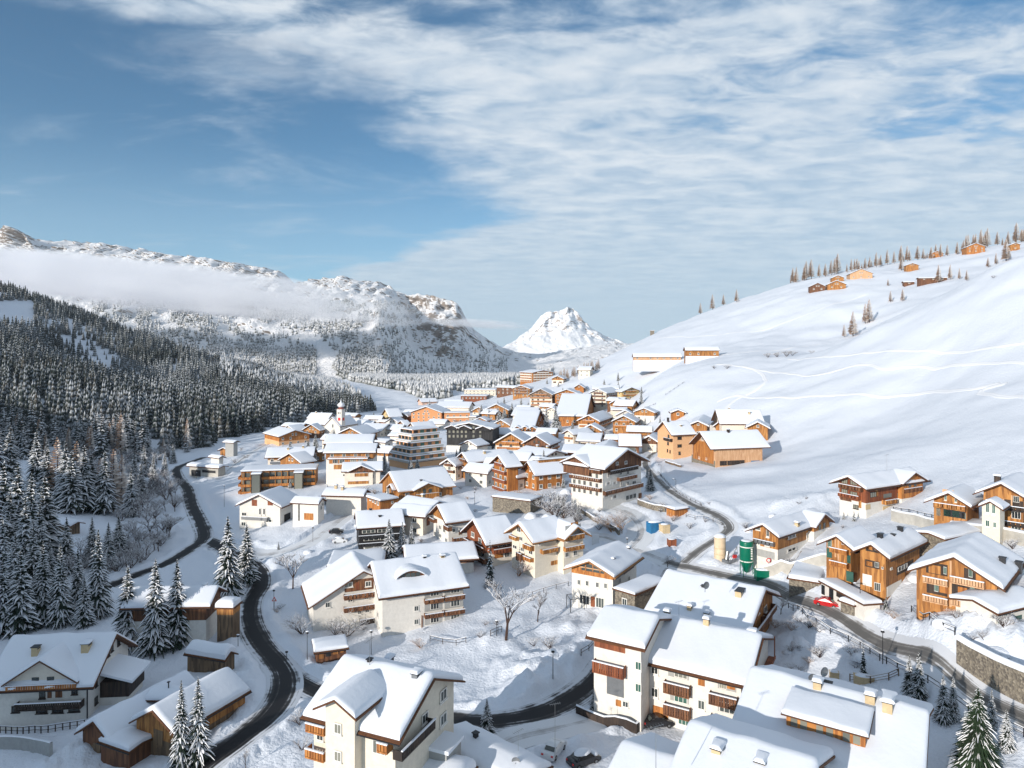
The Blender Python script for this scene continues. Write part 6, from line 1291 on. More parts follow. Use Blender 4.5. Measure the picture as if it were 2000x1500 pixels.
for px, b, s in [(1160, 1385, 26), (1175, 1390, 30), (1190, 1394, 34), (1205, 1396, 32), (1218, 1400, 34), (1232, 1404, 34), (1245, 1408, 30), (1182, 1400, 24), (1212, 1408, 24)]:
    bush(px, b, b - s, 'dark snow-dusted hedge bush on the terrace of the long white block', BS, 'hedge bushes on the terrace', 1.2, 'shrub', 'shrub')
for px, b, s in [(1560, 1215, 20), (1580, 1225, 22), (1600, 1235, 16), (1700, 1180, 12), (1740, 1195, 12), (1900, 1250, 14), (1560, 1268, 18), (1590, 1278, 20), (1230, 1100, 10), (1420, 720, 12), (1395, 720, 10), (1500, 698, 14), (1518, 697, 16), (1536, 696, 18), (1548, 694, 14), (1585, 690, 10), (1940, 543, 8), (1280, 1130, 8), (1385, 985, 8), (1560, 985, 9), (1575, 975, 8), (900, 955, 10), (930, 958, 12), (880, 960, 10), (1140, 1000, 16), (1160, 1010, 16), (1170, 1035, 18), (460, 905, 14), (480, 895, 12), (470, 880, 10), (700, 940, 12), (735, 930, 14), (1290, 1000, 12), (860, 940, 10)]:
    bush(px, b, b - s, 'small snow-weighted shrub poking out of the village snow', BS, 'small snow-weighted shrubs', 1.6, 'shrub', 'shrub')

# ------------------------------------------------------------------ street furniture
def lamp(px, pb, ptp, label, arm=0, ball=False):
    p = G(px, pb); h = (pb - ptp) / F * p.y; e = empty('street_lamp', p); tag(e, label, 'street lamp', 'street lamps'); m = MB(); m.tube((0, 0, -.5), (0, 0, h), .07, .045, 6)
    if arm: m.tube((0, 0, h), (arm, 0, h + .05), .04, .04, 5)
    m.obj('pole', ['metal_dark'], e); m = MB()
    if arm: m.box(arm - .35, arm + .35, -.14, .14, h - .03, h + .1)
    else: m.tube((0, 0, h), (0, 0, h + .12), .14, .30, 8); m.tube((0, 0, h + .12), (0, 0, h + .4), .30, .18, 8)
    m.obj('lamp_head', ['metal_dark'], e); q = MB(); q.blob((arm, 0, h + (.1 if arm else .4)), .33, .2, .15, nv=3); q.obj('snow_cap', ['roof_snow'], e, True)
for a in [(1320, 966, 936, 'thin street lamp on the field verge above the orange hut', -.8), (1291, 932, 908, 'street lamp by the road bend right of the corner-balcony hotel', -.8), (1275, 893, 872, 'street lamp in front of the small road left of the peach house', 0), (1680, 1188, 1140, 'black street lamp with a short arm between the white garage and the timber chalet', -.9),
          (1724, 1296, 1236, 'street lamp standing at the right road above the young spruce', 0), (600, 1288, 1238, 'street lamp beside the timber carport', 0), (725, 1278, 1236, 'slim lamp in the snow behind the cream house roof', 0), (465, 1262, 1244, 'short black lamp left of the dark S-bend', 0), (611, 1060, 1032, 'street lamp on the snowy street below the gabled hall', 0),
          (927, 985, 962, 'street lamp right of the orange timber chalet', 0), (438, 990, 950, 'street lamp on the bank of the upper dark road', 0), (970, 1242, 1216, 'traffic lamp post by the fence bottom centre', 0), (1225, 1072, 1054, 'lamp at the head of the centre lane', 0), (1612, 1475, 1450, 'lamp with a snow cap near the six-window dormer', 0),
          (1080, 1326, 1275, 'leaning pole with a lamp on the big snow heap', 0), (535, 1190, 1155, 'lamp with a red warning triangle at the S-bend', 0), (384, 935, 925, 'lamp in front of the depot', 0), (560, 1290, 1275, 'small lamp on the outer verge of the dark junction', 0)]: lamp(*a)
p = G(533, 1192); s_ = empty('warning_sign', p + Vector((.3, 0, 0))); tag(s_, 'red-edged warning triangle on a post at the S-bend', 'sign'); m = MB(); m.tube((0, 0, -.3), (0, 0, 2.2), .04, .04, 5); m.obj('post', ['metal_grey'], s_)
m = MB(); m.add([(-.55, -.05, 2.0), (.55, -.05, 2.0), (0, -.05, 3.0), (-.55, .02, 2.0), (.55, .02, 2.0), (0, .02, 3.0)], [(0, 1, 2), (5, 4, 3), (0, 3, 4, 1), (1, 4, 5, 2), (2, 5, 3, 0)]); m.obj('sign_face', ['sign_red'], s_); m = MB(); m.add([(-.32, -.06, 2.14), (.32, -.06, 2.14), (0, -.06, 2.72)], [(0, 1, 2)]); m.obj('sign_center', ['frame_white'], s_)
p = G(1501, 1115); s_ = empty('round_sign', p); tag(s_, 'round red and white traffic sign at the foot of the green silo', 'sign'); m = MB(); m.tube((0, 0, -.3), (0, 0, 2.6), .04, .04, 5); m.obj('post', ['metal_grey'], s_)
m = MB(); m.tube((0, -.06, 2.3), (0, .0, 2.3), .5, .5, 18, 0); m.tube((0, -.09, 2.3), (0, -.06, 2.3), .33, .33, 18, 1); m.obj('sign_face', ['sign_red', 'frame_white'], s_)
def fence(pts, label, h=1.1, step=2.4, rails=2, mat='metal_dark', thick=.06, snow=True, nm='fence', cat='fence'):
    P = spline([(G(a, b).x, G(a, b).y, 0) for a, b in pts], 1.0); L = 0; e = empty(nm, (P[0].x, P[0].y, tz(P[0].x, P[0].y))); tag(e, label, cat); o = e.location; last = -9; posts = []
    for i, q in enumerate(P):
        if i: L += (q - P[i - 1]).length
        if L - last >= step or i == len(P) - 1: posts.append(Vector((q.x, q.y, tz(q.x, q.y))) - o); last = L
    for q in posts[:95]: m = MB(); m.box(q.x - thick, q.x + thick, q.y - thick, q.y + thick, q.z - .5, q.z + h); m.obj('post', [mat], e)
    m = MB(); sn = MB()
    for a, b in zip(posts, posts[1:]):
        for k in range(rails): z = h * (k + 1) / rails - .08; m.tube(a + Vector((0, 0, z)), b + Vector((0, 0, z)), thick * .7, thick * .7, 4)
        if snow: sn.tube(a + Vector((0, 0, h + .03)), b + Vector((0, 0, h + .03)), thick * .9, thick * .9, 4)
    m.obj('rails', [mat], e); 
    if snow: sn.obj('snow', ['frost'], e)
fence([(1540, 1188), (1600, 1222), (1680, 1266), (1760, 1312), (1860, 1368), (2000, 1440)], 'dark guard rail along the lower side of the right road', step=2.2)
fence([(1660, 1330), (1700, 1335), (1755, 1320)], 'wooden rail fence left of the spruce clump, lower right', mat='weathered_wood', rails=3)
fence([(1780, 1195), (1820, 1215), (1865, 1240)], 'snowy wire fence along the terrace edge below the timber chalets')
fence([(1745, 998), (1800, 1010), (1870, 1022), (1935, 1038)], 'thin railing on top of the long pale retaining wall', step=1.6)
fence([(840, 1252), (880, 1262), (910, 1256)], 'short snow-topped wooden fence in the open snow, bottom centre', mat='dark_wood'); fence([(958, 1242), (980, 1234)], 'tiny dark fence stub left of the frosted bare tree', mat='dark_wood')
fence([(990, 1180), (1040, 1165), (1110, 1145)], 'dark rail fence leading up to the glazed-gable house', mat='dark_wood', rails=1); fence([(1135, 1280), (1160, 1260)], 'dark barrier beside the bend, left of the long white block', mat='dark_wood')
fence([(0, 1432), (80, 1432), (165, 1420)], 'dark picket fence in front of the big left house', mat='dark_wood', step=.5, rails=2); fence([(1340, 1010), (1380, 1016), (1410, 1028)], 'small post fence below the field road', mat='dark_wood')
fence([(1300, 772), (1336, 748)], 'straight snow fence line on the smooth slope', mat='metal_dark', step=3); fence([(1222, 808), (1280, 790)], 'dark fence line running up to the pump hut', mat='dark_wood', step=3); fence([(1285, 925), (1320, 962), (1370, 990)], 'wire fence on the field side of the curving road', mat='dark_wood', step=3, rails=2)
fence([(1150, 1010), (1180, 1030), (1215, 1042)], 'wooden stair rail above the centre lane', mat='weathered_wood', rails=3)
# hedged terrace planter
def wallrun(pts, h, label, mat, thick=.4, snow=.35, nm='retaining_wall', base=1.5, tops=None):
    P = spline([(G(a, b).x, G(a, b).y, 0) for a, b in pts], 1.5); e = empty(nm, (P[0].x, P[0].y, tz(P[0].x, P[0].y))); tag(e, label, 'wall'); o = e.location; m = MB(); s_ = MB(); A = []; n = len(P)
    for i, q in enumerate(P):
        d = (P[min(i + 1, n - 1)] - P[max(i - 1, 0)]).normalized(); k = Vector((d.y, -d.x, 0)) * thick / 2; z = tz(q.x, q.y) - o.z; hh = h if not tops else np.interp(i / (n - 1), [t[0] for t in tops], [t[1] for t in tops]); c = Vector((q.x - o.x, q.y - o.y, z))
        A.append((c + k, c - k, hh))
    rows = [[(a.x, a.y, a.z - base), (a.x, a.y, a.z + hh), (b.x, b.y, b.z + hh), (b.x, b.y, b.z - base)] for a, b, hh in A]; m.grid(rows); m.f.append((0, 1, 2, 3)); m.m.append(0); m.f.append(tuple(len(m.v) - 4 + i for i in range(4))); m.m.append(0); m.obj('wall', [mat], e)
    rows = [[(a.x, a.y, a.z + hh), (a.x * .7 + b.x * .3, a.y * .7 + b.y * .3, a.z + hh + snow), (a.x * .3 + b.x * .7, a.y * .3 + b.y * .7, a.z + hh + snow), (b.x, b.y, b.z + hh)] for a, b, hh in A]; s_.grid(rows); s_.obj('snow', ['roof_snow'], e, True)
wallrun([(1126, 1395), (1180, 1418), (1242, 1432), (1256, 1408)], 1.3, 'dark snow-topped planter wall round the hedged terrace', 'dark_wood', .35, .15)
wallrun([(1742, 1016), (1800, 1030), (1880, 1046), (2010, 1068)], 2.3, 'long pale retaining wall sloping under the upper right houses', 'concrete', .5, .4)
wallrun([(1872, 1296), (1920, 1328), (1975, 1360), (2060, 1400)], 5.0, 'tall grey-brown stone retaining wall above the right road', 'stone_wall', .8, .7, tops=[(0, 3.4), (1, 4.2)])
wallrun([(1490, 1128), (1560, 1118), (1620, 1105)], 2.2, 'pale yard wall in front of the house with stub chimneys', 'concrete', .4, .4)
wallrun([(0, 1462), (60, 1466), (100, 1476)], 1.8, 'dark sunken ramp wall at the bottom left corner', 'grey_wall', .4, .1); wallrun([(1130, 1000), (1165, 1020), (1210, 1045)], 1.2, 'stone garden wall below the corner-balcony hotel', 'stone_wall', .4, .2)
wallrun([(1246, 985), (1262, 992), (1300, 1000)], 1.6, 'low stone wall on the ramp right of the corner-balcony hotel', 'stone_wall', .4, .3); wallrun([(1300, 903), (1330, 913)], .8, 'short dark beam wall in front of the peach house', 'weathered_wood', .4, .3)
# planters and roof dishes
def box_thing(nm, px, pb, w_, d_, h_, mat, label, cat, rz=0, snow=.25, extra=None):
    p = G(px, pb); e = empty(nm, p, rz); tag(e, label, cat); m = MB(); m.box(-w_ / 2, w_ / 2, -d_ / 2, d_ / 2, -.6, h_); m.box(-w_ / 2 - .05, w_ / 2 + .05, -d_ / 2 - .05, d_ / 2 + .05, h_ - .12, h_ - .02); m.obj('body', [mat], e)
    s_ = MB(); s_.blob((0, 0, h_), w_ / 2, d_ / 2, snow, nu=10); s_.obj('snow', ['roof_snow'], e, True)
    if extra: extra(e)
    return e
box_thing('planter', 1687, 1332, 2.6, 1.4, .9, 'chimney_plaster', 'tan planter box under the young spruce', 'planter', R(-20)); box_thing('well_cover', 1629, 1322, 1.3, 1.0, .8, 'chimney_plaster', 'small tan box with a dark lid behind the dish chimney', 'box', R(-20))
def skip_extra(e): m = MB(); [m.box(-2.1 + i * .6, -1.98 + i * .6, -1.36, -1.28, 0, 2.3) for i in range(8)]; m.obj('ribs', ['blue_paint'], e)
box_thing('container', 1280, 1037, 4.2, 2.6, 2.5, 'blue_paint', 'dark blue site container under a heap of snow by the centre lane', 'container', R(20), .5, skip_extra); box_thing('crate', 1298, 1037, 2.2, 2, 1.8, 'chimney_plaster', 'pale crate stack right of the blue container', 'crate', R(20), .3)
box_thing('notice_board', 1163, 1062, 1.9, .2, 2.4, 'white_paint', 'white board beside the orange gable of the cream chalet', 'board', R(5), .1); box_thing('rubble_box', 1312, 1062, 2.0, 1.4, 1.2, 'red_wood', 'dark red pallet load in the snowy yard right of the lanes', 'pallet', R(10), .2); box_thing('bench', 1158, 1118 + 76, 0.1, .1, .1, 'dark_wood', 'x', 'bench') if False else None
box_thing('skip', 1491, 1128, 3.4, 1.8, 1.7, 'silo_green', 'green skip at the yard wall right of the silo', 'skip', R(0), .3)
def dish(px, py, D, label, r=.55, pole=1.2):
    p = Vector(((px - 1000) / F * D, D, Z(py, D))); e = empty('satellite_dish', p, R(random.uniform(-30, 30))); tag(e, label, 'satellite dish'); m = MB()
    rows = [[(r * k / 4 * math.cos(6.2832 * i / 14), -.12 - .35 * r * (1 - (k / 4) ** 2) * -1 - .2, r * k / 4 * math.sin(6.2832 * i / 14)) for i in range(15)] for k in range(5)]; m.grid(rows); m.obj('dish', ['metal_grey'], e, True)
    m = MB(); m.tube((0, 0, -pole), (0, 0, .1), .04, .04, 5); m.tube((0, -.1, -r * .3), (0, -.75, -.05), .02, .02, 4); m.obj('pole', ['metal_dark'], e)
dish(1586, 1322, 76, 'left satellite dish above the tan chimney', .5); dish(1606, 1310, 76.5, 'right satellite dish above the tan chimney', .55); dish(1009, 1484, 78, 'satellite dish on the low roof at the bottom edge', .5); dish(1377, 1142, 109, 'dark satellite dish on the roof behind the long white block', .6); dish(1226, 1184, 134, 'pale satellite dish by the stone annex', .5)
def antenna(px, pb, D, h, label):
    p = Vector(((px - 1000) / F * D, D, Z(pb, D))); e = empty('antenna', p, R(random.uniform(0, 90))); tag(e, label, 'antenna', 'roof antennas'); m = MB(); m.tube((0, 0, -1), (0, 0, h), .03, .02, 5); m.tube((-.7, 0, h - .1), (.7, 0, h + .1), .02, .02, 4)
    for i in range(6): x = -.6 + i * .24; m.tube((x, -.35, h + x * .14), (x, .35, h + x * .14), .012, .012, 3)
    m.obj('mast', ['metal_grey'], e)
antenna(1281, 1500, 56, 3.4, 'thin antenna on the left roof at the bottom edge'); antenna(1012, 1478, 80, 3.0, 'antenna behind the bottom-edge dish'); antenna(1084, 1462, 84, 5.5, 'tall thin antenna mast above the parked pale car'); antenna(1326, 1207, 108, 2.6, 'antenna on the roof behind the long white block'); antenna(1732, 912, 168, 3.0, 'antenna on the upper right white and red-timber house'); antenna(722, 1288, 78, 2.2, 'antenna on the ridge of the cream house')
# ------------------------------------------------------------------ cars
def car(px, pb, rz, paint, label, snow=False, L=4.2, group=None, cat='car'):
    p = G(px, pb); e = empty('parked_car', p + Vector((0, 0, .05)), rz); tag(e, label, cat, group); W = 1.75
    side = [(-L / 2, .35), (-L / 2, .75), (-L / 2 + .1, .92), (-L / 2 + .25, .98), (-.9 - .5, 1.02), (-1.0, 1.42), (-.2, 1.52), (.55, 1.42), (1.15, 1.0), (L / 2 - .25, .86), (L / 2, .68), (L / 2, .35)]
    def prof(inset, lo=None):
        return side
    m = MB(); n = len(side); rows = []
    for y, s_ in ((-W / 2, .0), (-W / 2 + .06, 1), (W / 2 - .06, 1), (W / 2, 0)):
        rows.append([(x, y if z < 1.03 else y * .80, .35 + (z - .35) * (1 if s_ else .985)) for x, z in side])
    m.grid(rows); k = len(rows[0]); m.f.append(tuple(range(k))); m.m.append(0); m.f.append(tuple(range(3 * k, 4 * k))); m.m.append(0); m.box(-L / 2 + .1, L / 2 - .1, -W / 2 + .08, W / 2 - .08, .2, .37)
    m.obj('body', [paint], e)
    g_ = MB(); s = .812
    for sg in (-1, 1):
        y = sg * (W / 2 * .8 + .035); yb = sg * (W / 2 + .005) * .93
        g_.add([(-1.25, yb, 1.06), (1.0, yb, 1.04), (.50, y, 1.38), (-.95, y, 1.38)], [(0, 1, 2, 3)])
    g_.add([(1.17, -.66, 1.04), (1.17, .66, 1.04), (.62, .60, 1.43), (.62, -.60, 1.43)], [(0, 1, 2, 3)]); g_.add([(-1.45, -.66, 1.07), (-1.45, .66, 1.07), (-1.06, .60, 1.43), (-1.06, -.60, 1.43)], [(0, 1, 2, 3)]); g_.obj('windows', ['glass'], e)
    for x in (-L / 2 + .8, L / 2 - .8):
        for sg in (-1, 1): w_ = MB(); w_.tube((x, sg * (W / 2 - .2), .32), (x, sg * (W / 2 + .02), .32), .32, .32, 14); w_.tube((x, sg * (W / 2 + .02), .32), (x, sg * (W / 2 + .035), .32), .18, .18, 10, 1); w_.obj('wheel', ['tyre', 'metal_grey'], e)
    for sg in (-1, 1): l_ = MB(); l_.box(L / 2 - .12, L / 2 + .02, sg * .62 - .2, sg * .62 + .2, .62, .78); l_.obj('headlight', ['white_paint'], e); l_ = MB(); l_.box(-L / 2 - .02, -L / 2 + .1, sg * .66 - .14, sg * .66 + .14, .7, .88); l_.obj('tail_light', ['sign_red'], e)
    if snow: q = MB(); q.blob((-.2, 0, 1.44), 1.2, .8, .35, nu=12, jit=.06); q.blob((1.3, 0, .92), .8, .8, .25, nu=12, jit=.06); q.obj('snow', ['roof_snow'], e, True)
    return e
car(1615, 1184, R(-35), 'red_paint', 'bright red car parked at the white garage entrance')
car(1082, 1472, R(62), 'white_paint', 'pale car parked in the shaded bottom street'); car(1285, 1418, R(8), 'black_paint', 'dark car half in the garage bay of the long white block')
car(657, 1042, R(10), 'black_paint', 'black car parked left of the black timber house'); car(664, 1060, R(10), 'white_paint', 'snow-covered white car parked below the black car', True); car(1140, 1492, R(30), 'black_paint', 'dark car under lumps of snow right of the pale one', True); car(1128, 968, R(160), 'red_paint', 'small red car at the left corner of the corner-balcony hotel'); car(1210, 792, R(0), 'black_paint', 'dark car in front of the cream hotel, upper cluster')
for i, (px, py) in enumerate([(592, 845), (612, 850), (1110, 792), (1124, 792), (1225, 786), (915, 890)]): car(px, py, R(random.uniform(-30, 60)), random.choice(['white_paint', 'black_paint', 'metal_grey']), 'tiny snow-capped car parked among the middle village houses', True, group='snow-capped cars in the middle village')
# ------------------------------------------------------------------ building site
p = G(1458, 1122); e = empty('silo', p); tag(e, 'dark green mortar silo with two white bands on thin legs', 'silo'); k = p.y / F; r = 13 * k; H_ = 66 * k; zb = 16 * k
m = MB(); rows = [[(rr * math.cos(6.2832 * i / 20), rr * math.sin(6.2832 * i / 20), z) for i in range(21)] for rr, z in ((.02, zb * .2), (r * .35, zb * .35), (r, zb + 1.2), (r, H_ - .35), (r * .96, H_ - .1), (r * .8, H_), (.02, H_ + .05))]; m.grid(rows); m.obj('tank', ['silo_green'], e, True)
for z in (zb + 1.2, H_ - 1.3): m = MB(); m.tube((0, 0, z), (0, 0, z + .22), r * 1.012, r * 1.012, 20); m.obj('band', ['frame_white'], e)
for a in range(4): t = a * 1.57 + .78; m = MB(); m.tube((r * math.cos(t), r * math.sin(t), -.5), (r * math.cos(t), r * math.sin(t), zb + 1.4), .09, .09, 5); m.obj('leg', ['silo_green'], e)
m = MB()
for i, (dx, w_) in enumerate(((.0, .5), (.6, .35), (1.1, .5), (1.6, .3), (2.0, .45))): t = -1.15; m.box(r * .42 - .22, r * .42 + .22, -r * .93 - .02, -r * .9, zb + 2.0 + dx - .12, zb + 2.0 + dx + w_ * .5)
m.obj('lettering', ['frame_white'], e); q = MB(); q.blob((0, 0, H_), r * .8, r * .8, .25, nu=12); q.obj('snow_cap', ['roof_snow'], e, True)
p = G(1406, 1090); e = empty('silo', p); tag(e, 'beige cylindrical silo left of the green one', 'silo'); k = p.y / F; r = 11 * k; H_ = 40 * k; m = MB(); rows = [[(rr * math.cos(6.2832 * i / 16), rr * math.sin(6.2832 * i / 16), z) for i in range(17)] for rr, z in ((r, -.5), (r, H_), (r * .5, H_ + .6), (.02, H_ + .7))]; m.grid(rows); m.obj('tank', ['silo_beige'], e, True); q = MB(); q.blob((0, 0, H_ + .2), r * 1.05, r * 1.05, .8, nu=12); q.obj('snow_cap', ['roof_snow'], e, True)
m = MB(); [m.tube((0, 0, z), (0, 0, z + .15), r * 1.02, r * 1.02, 16) for z in (1.0, 2.4)]; m.obj('hoops', ['chimney_plaster'], e)
p = G(1425, 1100); e = empty('concrete_mixer', p, R(30)); tag(e, 'snowy cluttered mixing machine between the two silos', 'machine'); m = MB(); m.box(-1.6, 1.6, -.9, .9, .3, 1.0); m.tube((-1, 0, 1.0), (-.6, 0, 2.9), .45, .4, 10); m.obj('body', ['metal_grey'], e); m = MB(); m.tube((.2, -.3, .9), (1.8, -.6, 3.8), .09, .09, 6); m.tube((1.8, -.6, 3.8), (1.1, -1.2, .1), .06, .06, 6); m.tube((-1.5, -.8, 0), (-.2, -1.3, 2.6), .07, .07, 5); m.obj('arm', ['metal_grey'], e); m = MB(); m.box(.4, 1.3, -1.0, -.5, 1.3, 2.0); m.obj('hopper', ['sign_red'], e); q = MB(); q.blob((.5, 0, 1.0), 1.1, .8, .5); q.obj('snow', ['roof_snow'], e, True)
p = G(1667, 1196); e = empty('lit_shrub', p); tag(e, 'little tree wrapped in glowing orange lights at the roadside bank', 'lights'); m = MB(); rd_ = random.Random(3)
for i in range(26): a = rd_.uniform(0, 6.28); m.tube((0, 0, .1), (math.cos(a) * rd_.uniform(.3, .9), math.sin(a) * rd_.uniform(.3, .9), rd_.uniform(.4, 1.9)), .05, .02, 4)
m.obj('light_strands', ['lit_lamp'], e); m = MB(); m.tube((0, 0, -.3), (0, 0, 1.0), .06, .03, 5); m.obj('stem', ['twig'], e)
# pergola at the glazed-gable house
p = G(1128, 1194); e = empty('pergola', p, R(10)); tag(e, 'open dark steel pergola frame on the snow terrace of the glazed-gable house', 'pergola'); m = MB()
for x, y in ((0, 0), (3.0, .3), (0, 3), (3, 3.3)): q = MB(); q.box(x - 1.5 - .06, x - 1.5 + .06, y - .06, y + .06, -.6, 2.5); q.obj('post', ['metal_dark'], e)
for a, b in (((-1.5, 0), (1.5, .3)), ((-1.5, 3), (1.5, 3.3)), ((-1.5, 0), (-1.5, 3)), ((1.5, .3), (1.5, 3.3))): m.tube((*a, 2.5), (*b, 2.5), .06, .06, 4)
m.obj('frame', ['metal_dark'], e)
# ------------------------------------------------------------------ trodden tracks across the white slopes
def track(pts, w_=1.3, h_=.35):
    w_ *= .75; h_ *= .85
    P = spline([(G(a, b).x, G(a, b).y, 0) for a, b in pts], 4); m = MB(); rows = []
    for i, q in enumerate(P):
        d = (P[min(i + 1, len(P) - 1)] - P[max(i - 1, 0)]).normalized(); k = Vector((d.y, -d.x, 0)); jit = .3 * math.sin(i * 1.7) + .2 * math.sin(i * .6); z = tz(q.x, q.y); row = []
        for u, hh in ((-1.4, -.15), (-.8, h_), (-.25, .1), (.25, .1), (.8, h_), (1.4, -.15)): c = q + k * (u * w_ + jit); row.append((c.x, c.y, tz(c.x, c.y) + hh))
        rows.append(row)
    m.grid(rows); o = m.obj('snow_track', ['frost'], None, True); tag(o, kind='structure')
track([(1395, 838), (1425, 790), (1470, 765), (1495, 745), (1480, 725), (1425, 713), (1400, 712)], 1.1); track([(1400, 785), (1440, 772), (1500, 777), (1580, 774), (1700, 772), (1800, 768), (1880, 762), (1950, 750)], 1.2)
track([(1450, 715), (1510, 728), (1595, 733), (1640, 722), (1690, 711), (1728, 722), (1790, 716), (1900, 712), (2010, 709)], 1.0); track([(2010, 776), (1950, 774), (1915, 768), (1930, 758), (1965, 750)], 1.2)
track([(1540, 702), (1640, 695), (1740, 684), (1830, 688), (1930, 680), (2010, 670)], .9)
track([(1165, 735), (1230, 715), (1340, 702), (1440, 690), (1600, 672)], 1.4, .25); track([(1250, 672), (1400, 655), (1560, 620), (1690, 575)], 1.2, .2)

# ------------------------------------------------------------------ garden growth in the gaps of the village
def free(x, y, pad=1.2):
    for h in HOUSES:
        q = Vector((x - h.A.x, y - h.A.y, 0)); a = q.dot(h.eR); b = q.dot(h.eL)
        if -pad < a < h.lr + pad and -pad < b < h.ll + pad: return False
    for nm, mt, wd, sp_ in RW:
        for p in sp_[::3]:
            if (p.x - x) ** 2 + (p.y - y) ** 2 < (wd / 2 + 1.6) ** 2: return False
    return True
def garden(n, x0, x1, y0, y1, f):
    k = 0; t = 0
    while k < n and t < n * 30:
        t += 1; px = random.uniform(x0, x1); py = random.uniform(y0, y1); p = G(px, py)
        if p.y > 900 or not free(p.x, p.y): continue
        f(px, py, p); k += 1
def gs(px, py, p):
    o = bpy.data.objects.new('shrub', random.choice(BS + BP[:1])); C.objects.link(o); h = random.uniform(1.2, 2.8); o.location = p; o.scale = (h * 1.6, h * 1.6, h); tag(o, 'low snow-tangled shrub in a garden gap of the village', 'shrub', 'garden shrubs in the village')
def gc(px, py, p): tree(random.choice(VN), p - Vector((0, 0, .2)), random.uniform(3.5, 9), 'snow-caked garden conifer between village houses', group='garden conifers in the village', wide=random.uniform(1.1, 1.5))
FL = []
def fill(px, py, p):
    hh = random.uniform(3.5, 5.5); ey = 690 - F * (p.z + hh) / p.y; wpx = random.uniform(8, 12) / p.y * F; g = random.choice('LR'); wl = random.choice((W, WW, HW, CW, BW, W))
    FL.append((px, House('house', 'modest', px, ey, px - wpx, px + 5, random.uniform(10, 35), hh, g, random.uniform(20, 32), wl, D=p.y, L='w', Rr='w', lr=random.uniform(7, 11), thick=.6, oh=1.0, og=1.2, group='modest houses in the gaps of the village', clad=(hh * .6 if wl != HW and random.random() < .5 else None), bm=BW), wl))
def free2(n, x0, x1, y0, y1):
    k = t = 0
    while k < n and t < 2500:
        t += 1; px = random.uniform(x0, x1); py = random.uniform(y0, y1); p = G(px, py)
        if p.y < 900 and free(p.x, p.y, 3.5) and free(p.x - 6, p.y + 4, 1.5) and free(p.x - 2, p.y + 8, 1.5) and free(p.x - 6, p.y + 9, 1.0): fill(px, py, p); k += 1
free2(24, 680, 1290, 808, 880); free2(6, 560, 760, 850, 935); free2(6, 1060, 1250, 790, 815); free2(5, 930, 1110, 880, 960)
for i, (a, hh, wl) in enumerate(sorted(FL, key=lambda q: q[0])): hh.root['label'] = 'modest snow-roofed %s house, %s from the left among the small infill houses' % ({W: 'white', WW: 'off-white', HW: 'timber', CW: 'cream', BW: 'brown'}[wl], nth(i))
garden(70, 660, 1290, 800, 1000, gs); garden(52, 660, 1290, 790, 960, gc); garden(26, 440, 1100, 960, 1300, gs); garden(30, 1280, 1990, 1000, 1330, gs); garden(18, 900, 1260, 740, 800, gc); garden(10, 560, 760, 840, 1000, gc)
def heap(px, py, p):
    m = MB(); r = random.uniform(.7, 2.2); m.blob((0, 0, -.3), r, r * random.uniform(.6, 1.2), r * random.uniform(.45, .8), nu=10, nv=5, jit=.16); o = m.obj('snow_heap', ['lumpy_snow'], None, True); o.location = p; o.rotation_euler = (0, 0, random.uniform(0, 3)); tag(o, 'rounded heap of cleared snow between the houses', 'snow heap', 'snow heaps between the houses')
garden(60, 560, 1300, 830, 1080, heap); garden(30, 1280, 1980, 1000, 1330, heap)
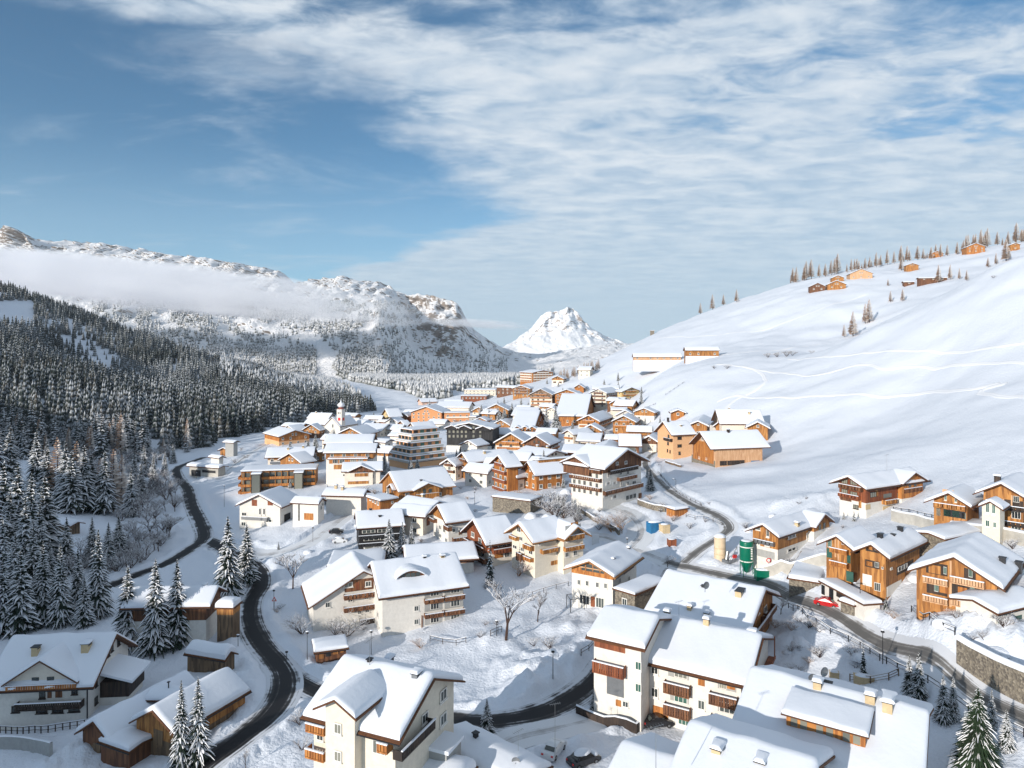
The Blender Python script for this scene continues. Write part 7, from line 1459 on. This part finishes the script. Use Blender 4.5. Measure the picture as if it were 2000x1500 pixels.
# ------------------------------------------------------------------ low cloud lying across the valley side
def cloud(name, label, px, py, D, sx, sy, sz, tilt, dens, nscale=2.2):
    m = MB(); rows = [[(math.sin(math.pi * j / 12) * math.cos(6.2832 * i / 24), math.sin(math.pi * j / 12) * math.sin(6.2832 * i / 24), math.cos(math.pi * j / 12)) for i in range(25)] for j in range(13)]; m.grid(rows)
    mt = bpy.data.materials.new(name); mt.use_nodes = True; t = mt.node_tree; t.nodes.clear(); MATS[name] = mt; o_ = t.nodes.new('ShaderNodeOutputMaterial'); v = t.nodes.new('ShaderNodeVolumePrincipled'); link(t, v.outputs[0], o_.inputs['Volume'])
    v.inputs['Color'].default_value = (.955, .96, .985, 1); v.inputs['Anisotropy'].default_value = .0
    c = t.nodes.new('ShaderNodeTexCoord'); ln_ = t.nodes.new('ShaderNodeVectorMath'); ln_.operation = 'LENGTH'; link(t, c.outputs['Object'], ln_.inputs[0])
    n = tnoise(t, nscale, 4, .6, stretch=(2.2, .6, 1.0)); a = t.nodes.new('ShaderNodeMath'); a.operation = 'MULTIPLY_ADD'; link(t, n, a.inputs[0]); a.inputs[1].default_value = -.9; a.inputs[2].default_value = 1.38
    b = t.nodes.new('ShaderNodeMath'); b.operation = 'SUBTRACT'; link(t, a.outputs[0], b.inputs[0]); link(t, ln_.outputs['Value'], b.inputs[1])
    r = t.nodes.new('ShaderNodeMapRange'); r.interpolation_type = 'SMOOTHSTEP'; link(t, b.outputs[0], r.inputs[0]); r.inputs[1].default_value = 0; r.inputs[2].default_value = .55; r.inputs[4].default_value = dens; link(t, r.outputs[0], v.inputs['Density'])
    o = m.obj(name, [name]); o.location = ((px - 1000) / F * D, D, Z(py, D)); o.scale = (sx, sy, sz); o.rotation_euler = (0, R(tilt), 0); tag(o, label, 'cloud', None, 'stuff'); return o
cloud('low_cloud', 'long grey bank of low cloud lying across the left massif', 185, 546, 1540, 850, 170, 68, 6.4, .045)
cloud('low_cloud_wisp', 'thin cloud wisp under the cliff of the massif', 920, 632, 2700, 300, 120, 24, 3, .010)

# ------------------------------------------------------------------ thin winter air
m = MB(); m.box(-5600, 5600, -460, 7400, -420, 1500); mt = bpy.data.materials.new('haze'); mt.use_nodes = True; t = mt.node_tree; t.nodes.clear(); MATS['haze'] = mt
o_ = t.nodes.new('ShaderNodeOutputMaterial'); v = t.nodes.new('ShaderNodeVolumePrincipled'); link(t, v.outputs[0], o_.inputs['Volume']); v.inputs['Color'].default_value = (.86, .93, 1, 1); v.inputs['Density'].default_value = .000022
o = m.obj('haze', ['haze']); tag(o, 'thin pale haze filling the valley air', 'haze', None, 'stuff')
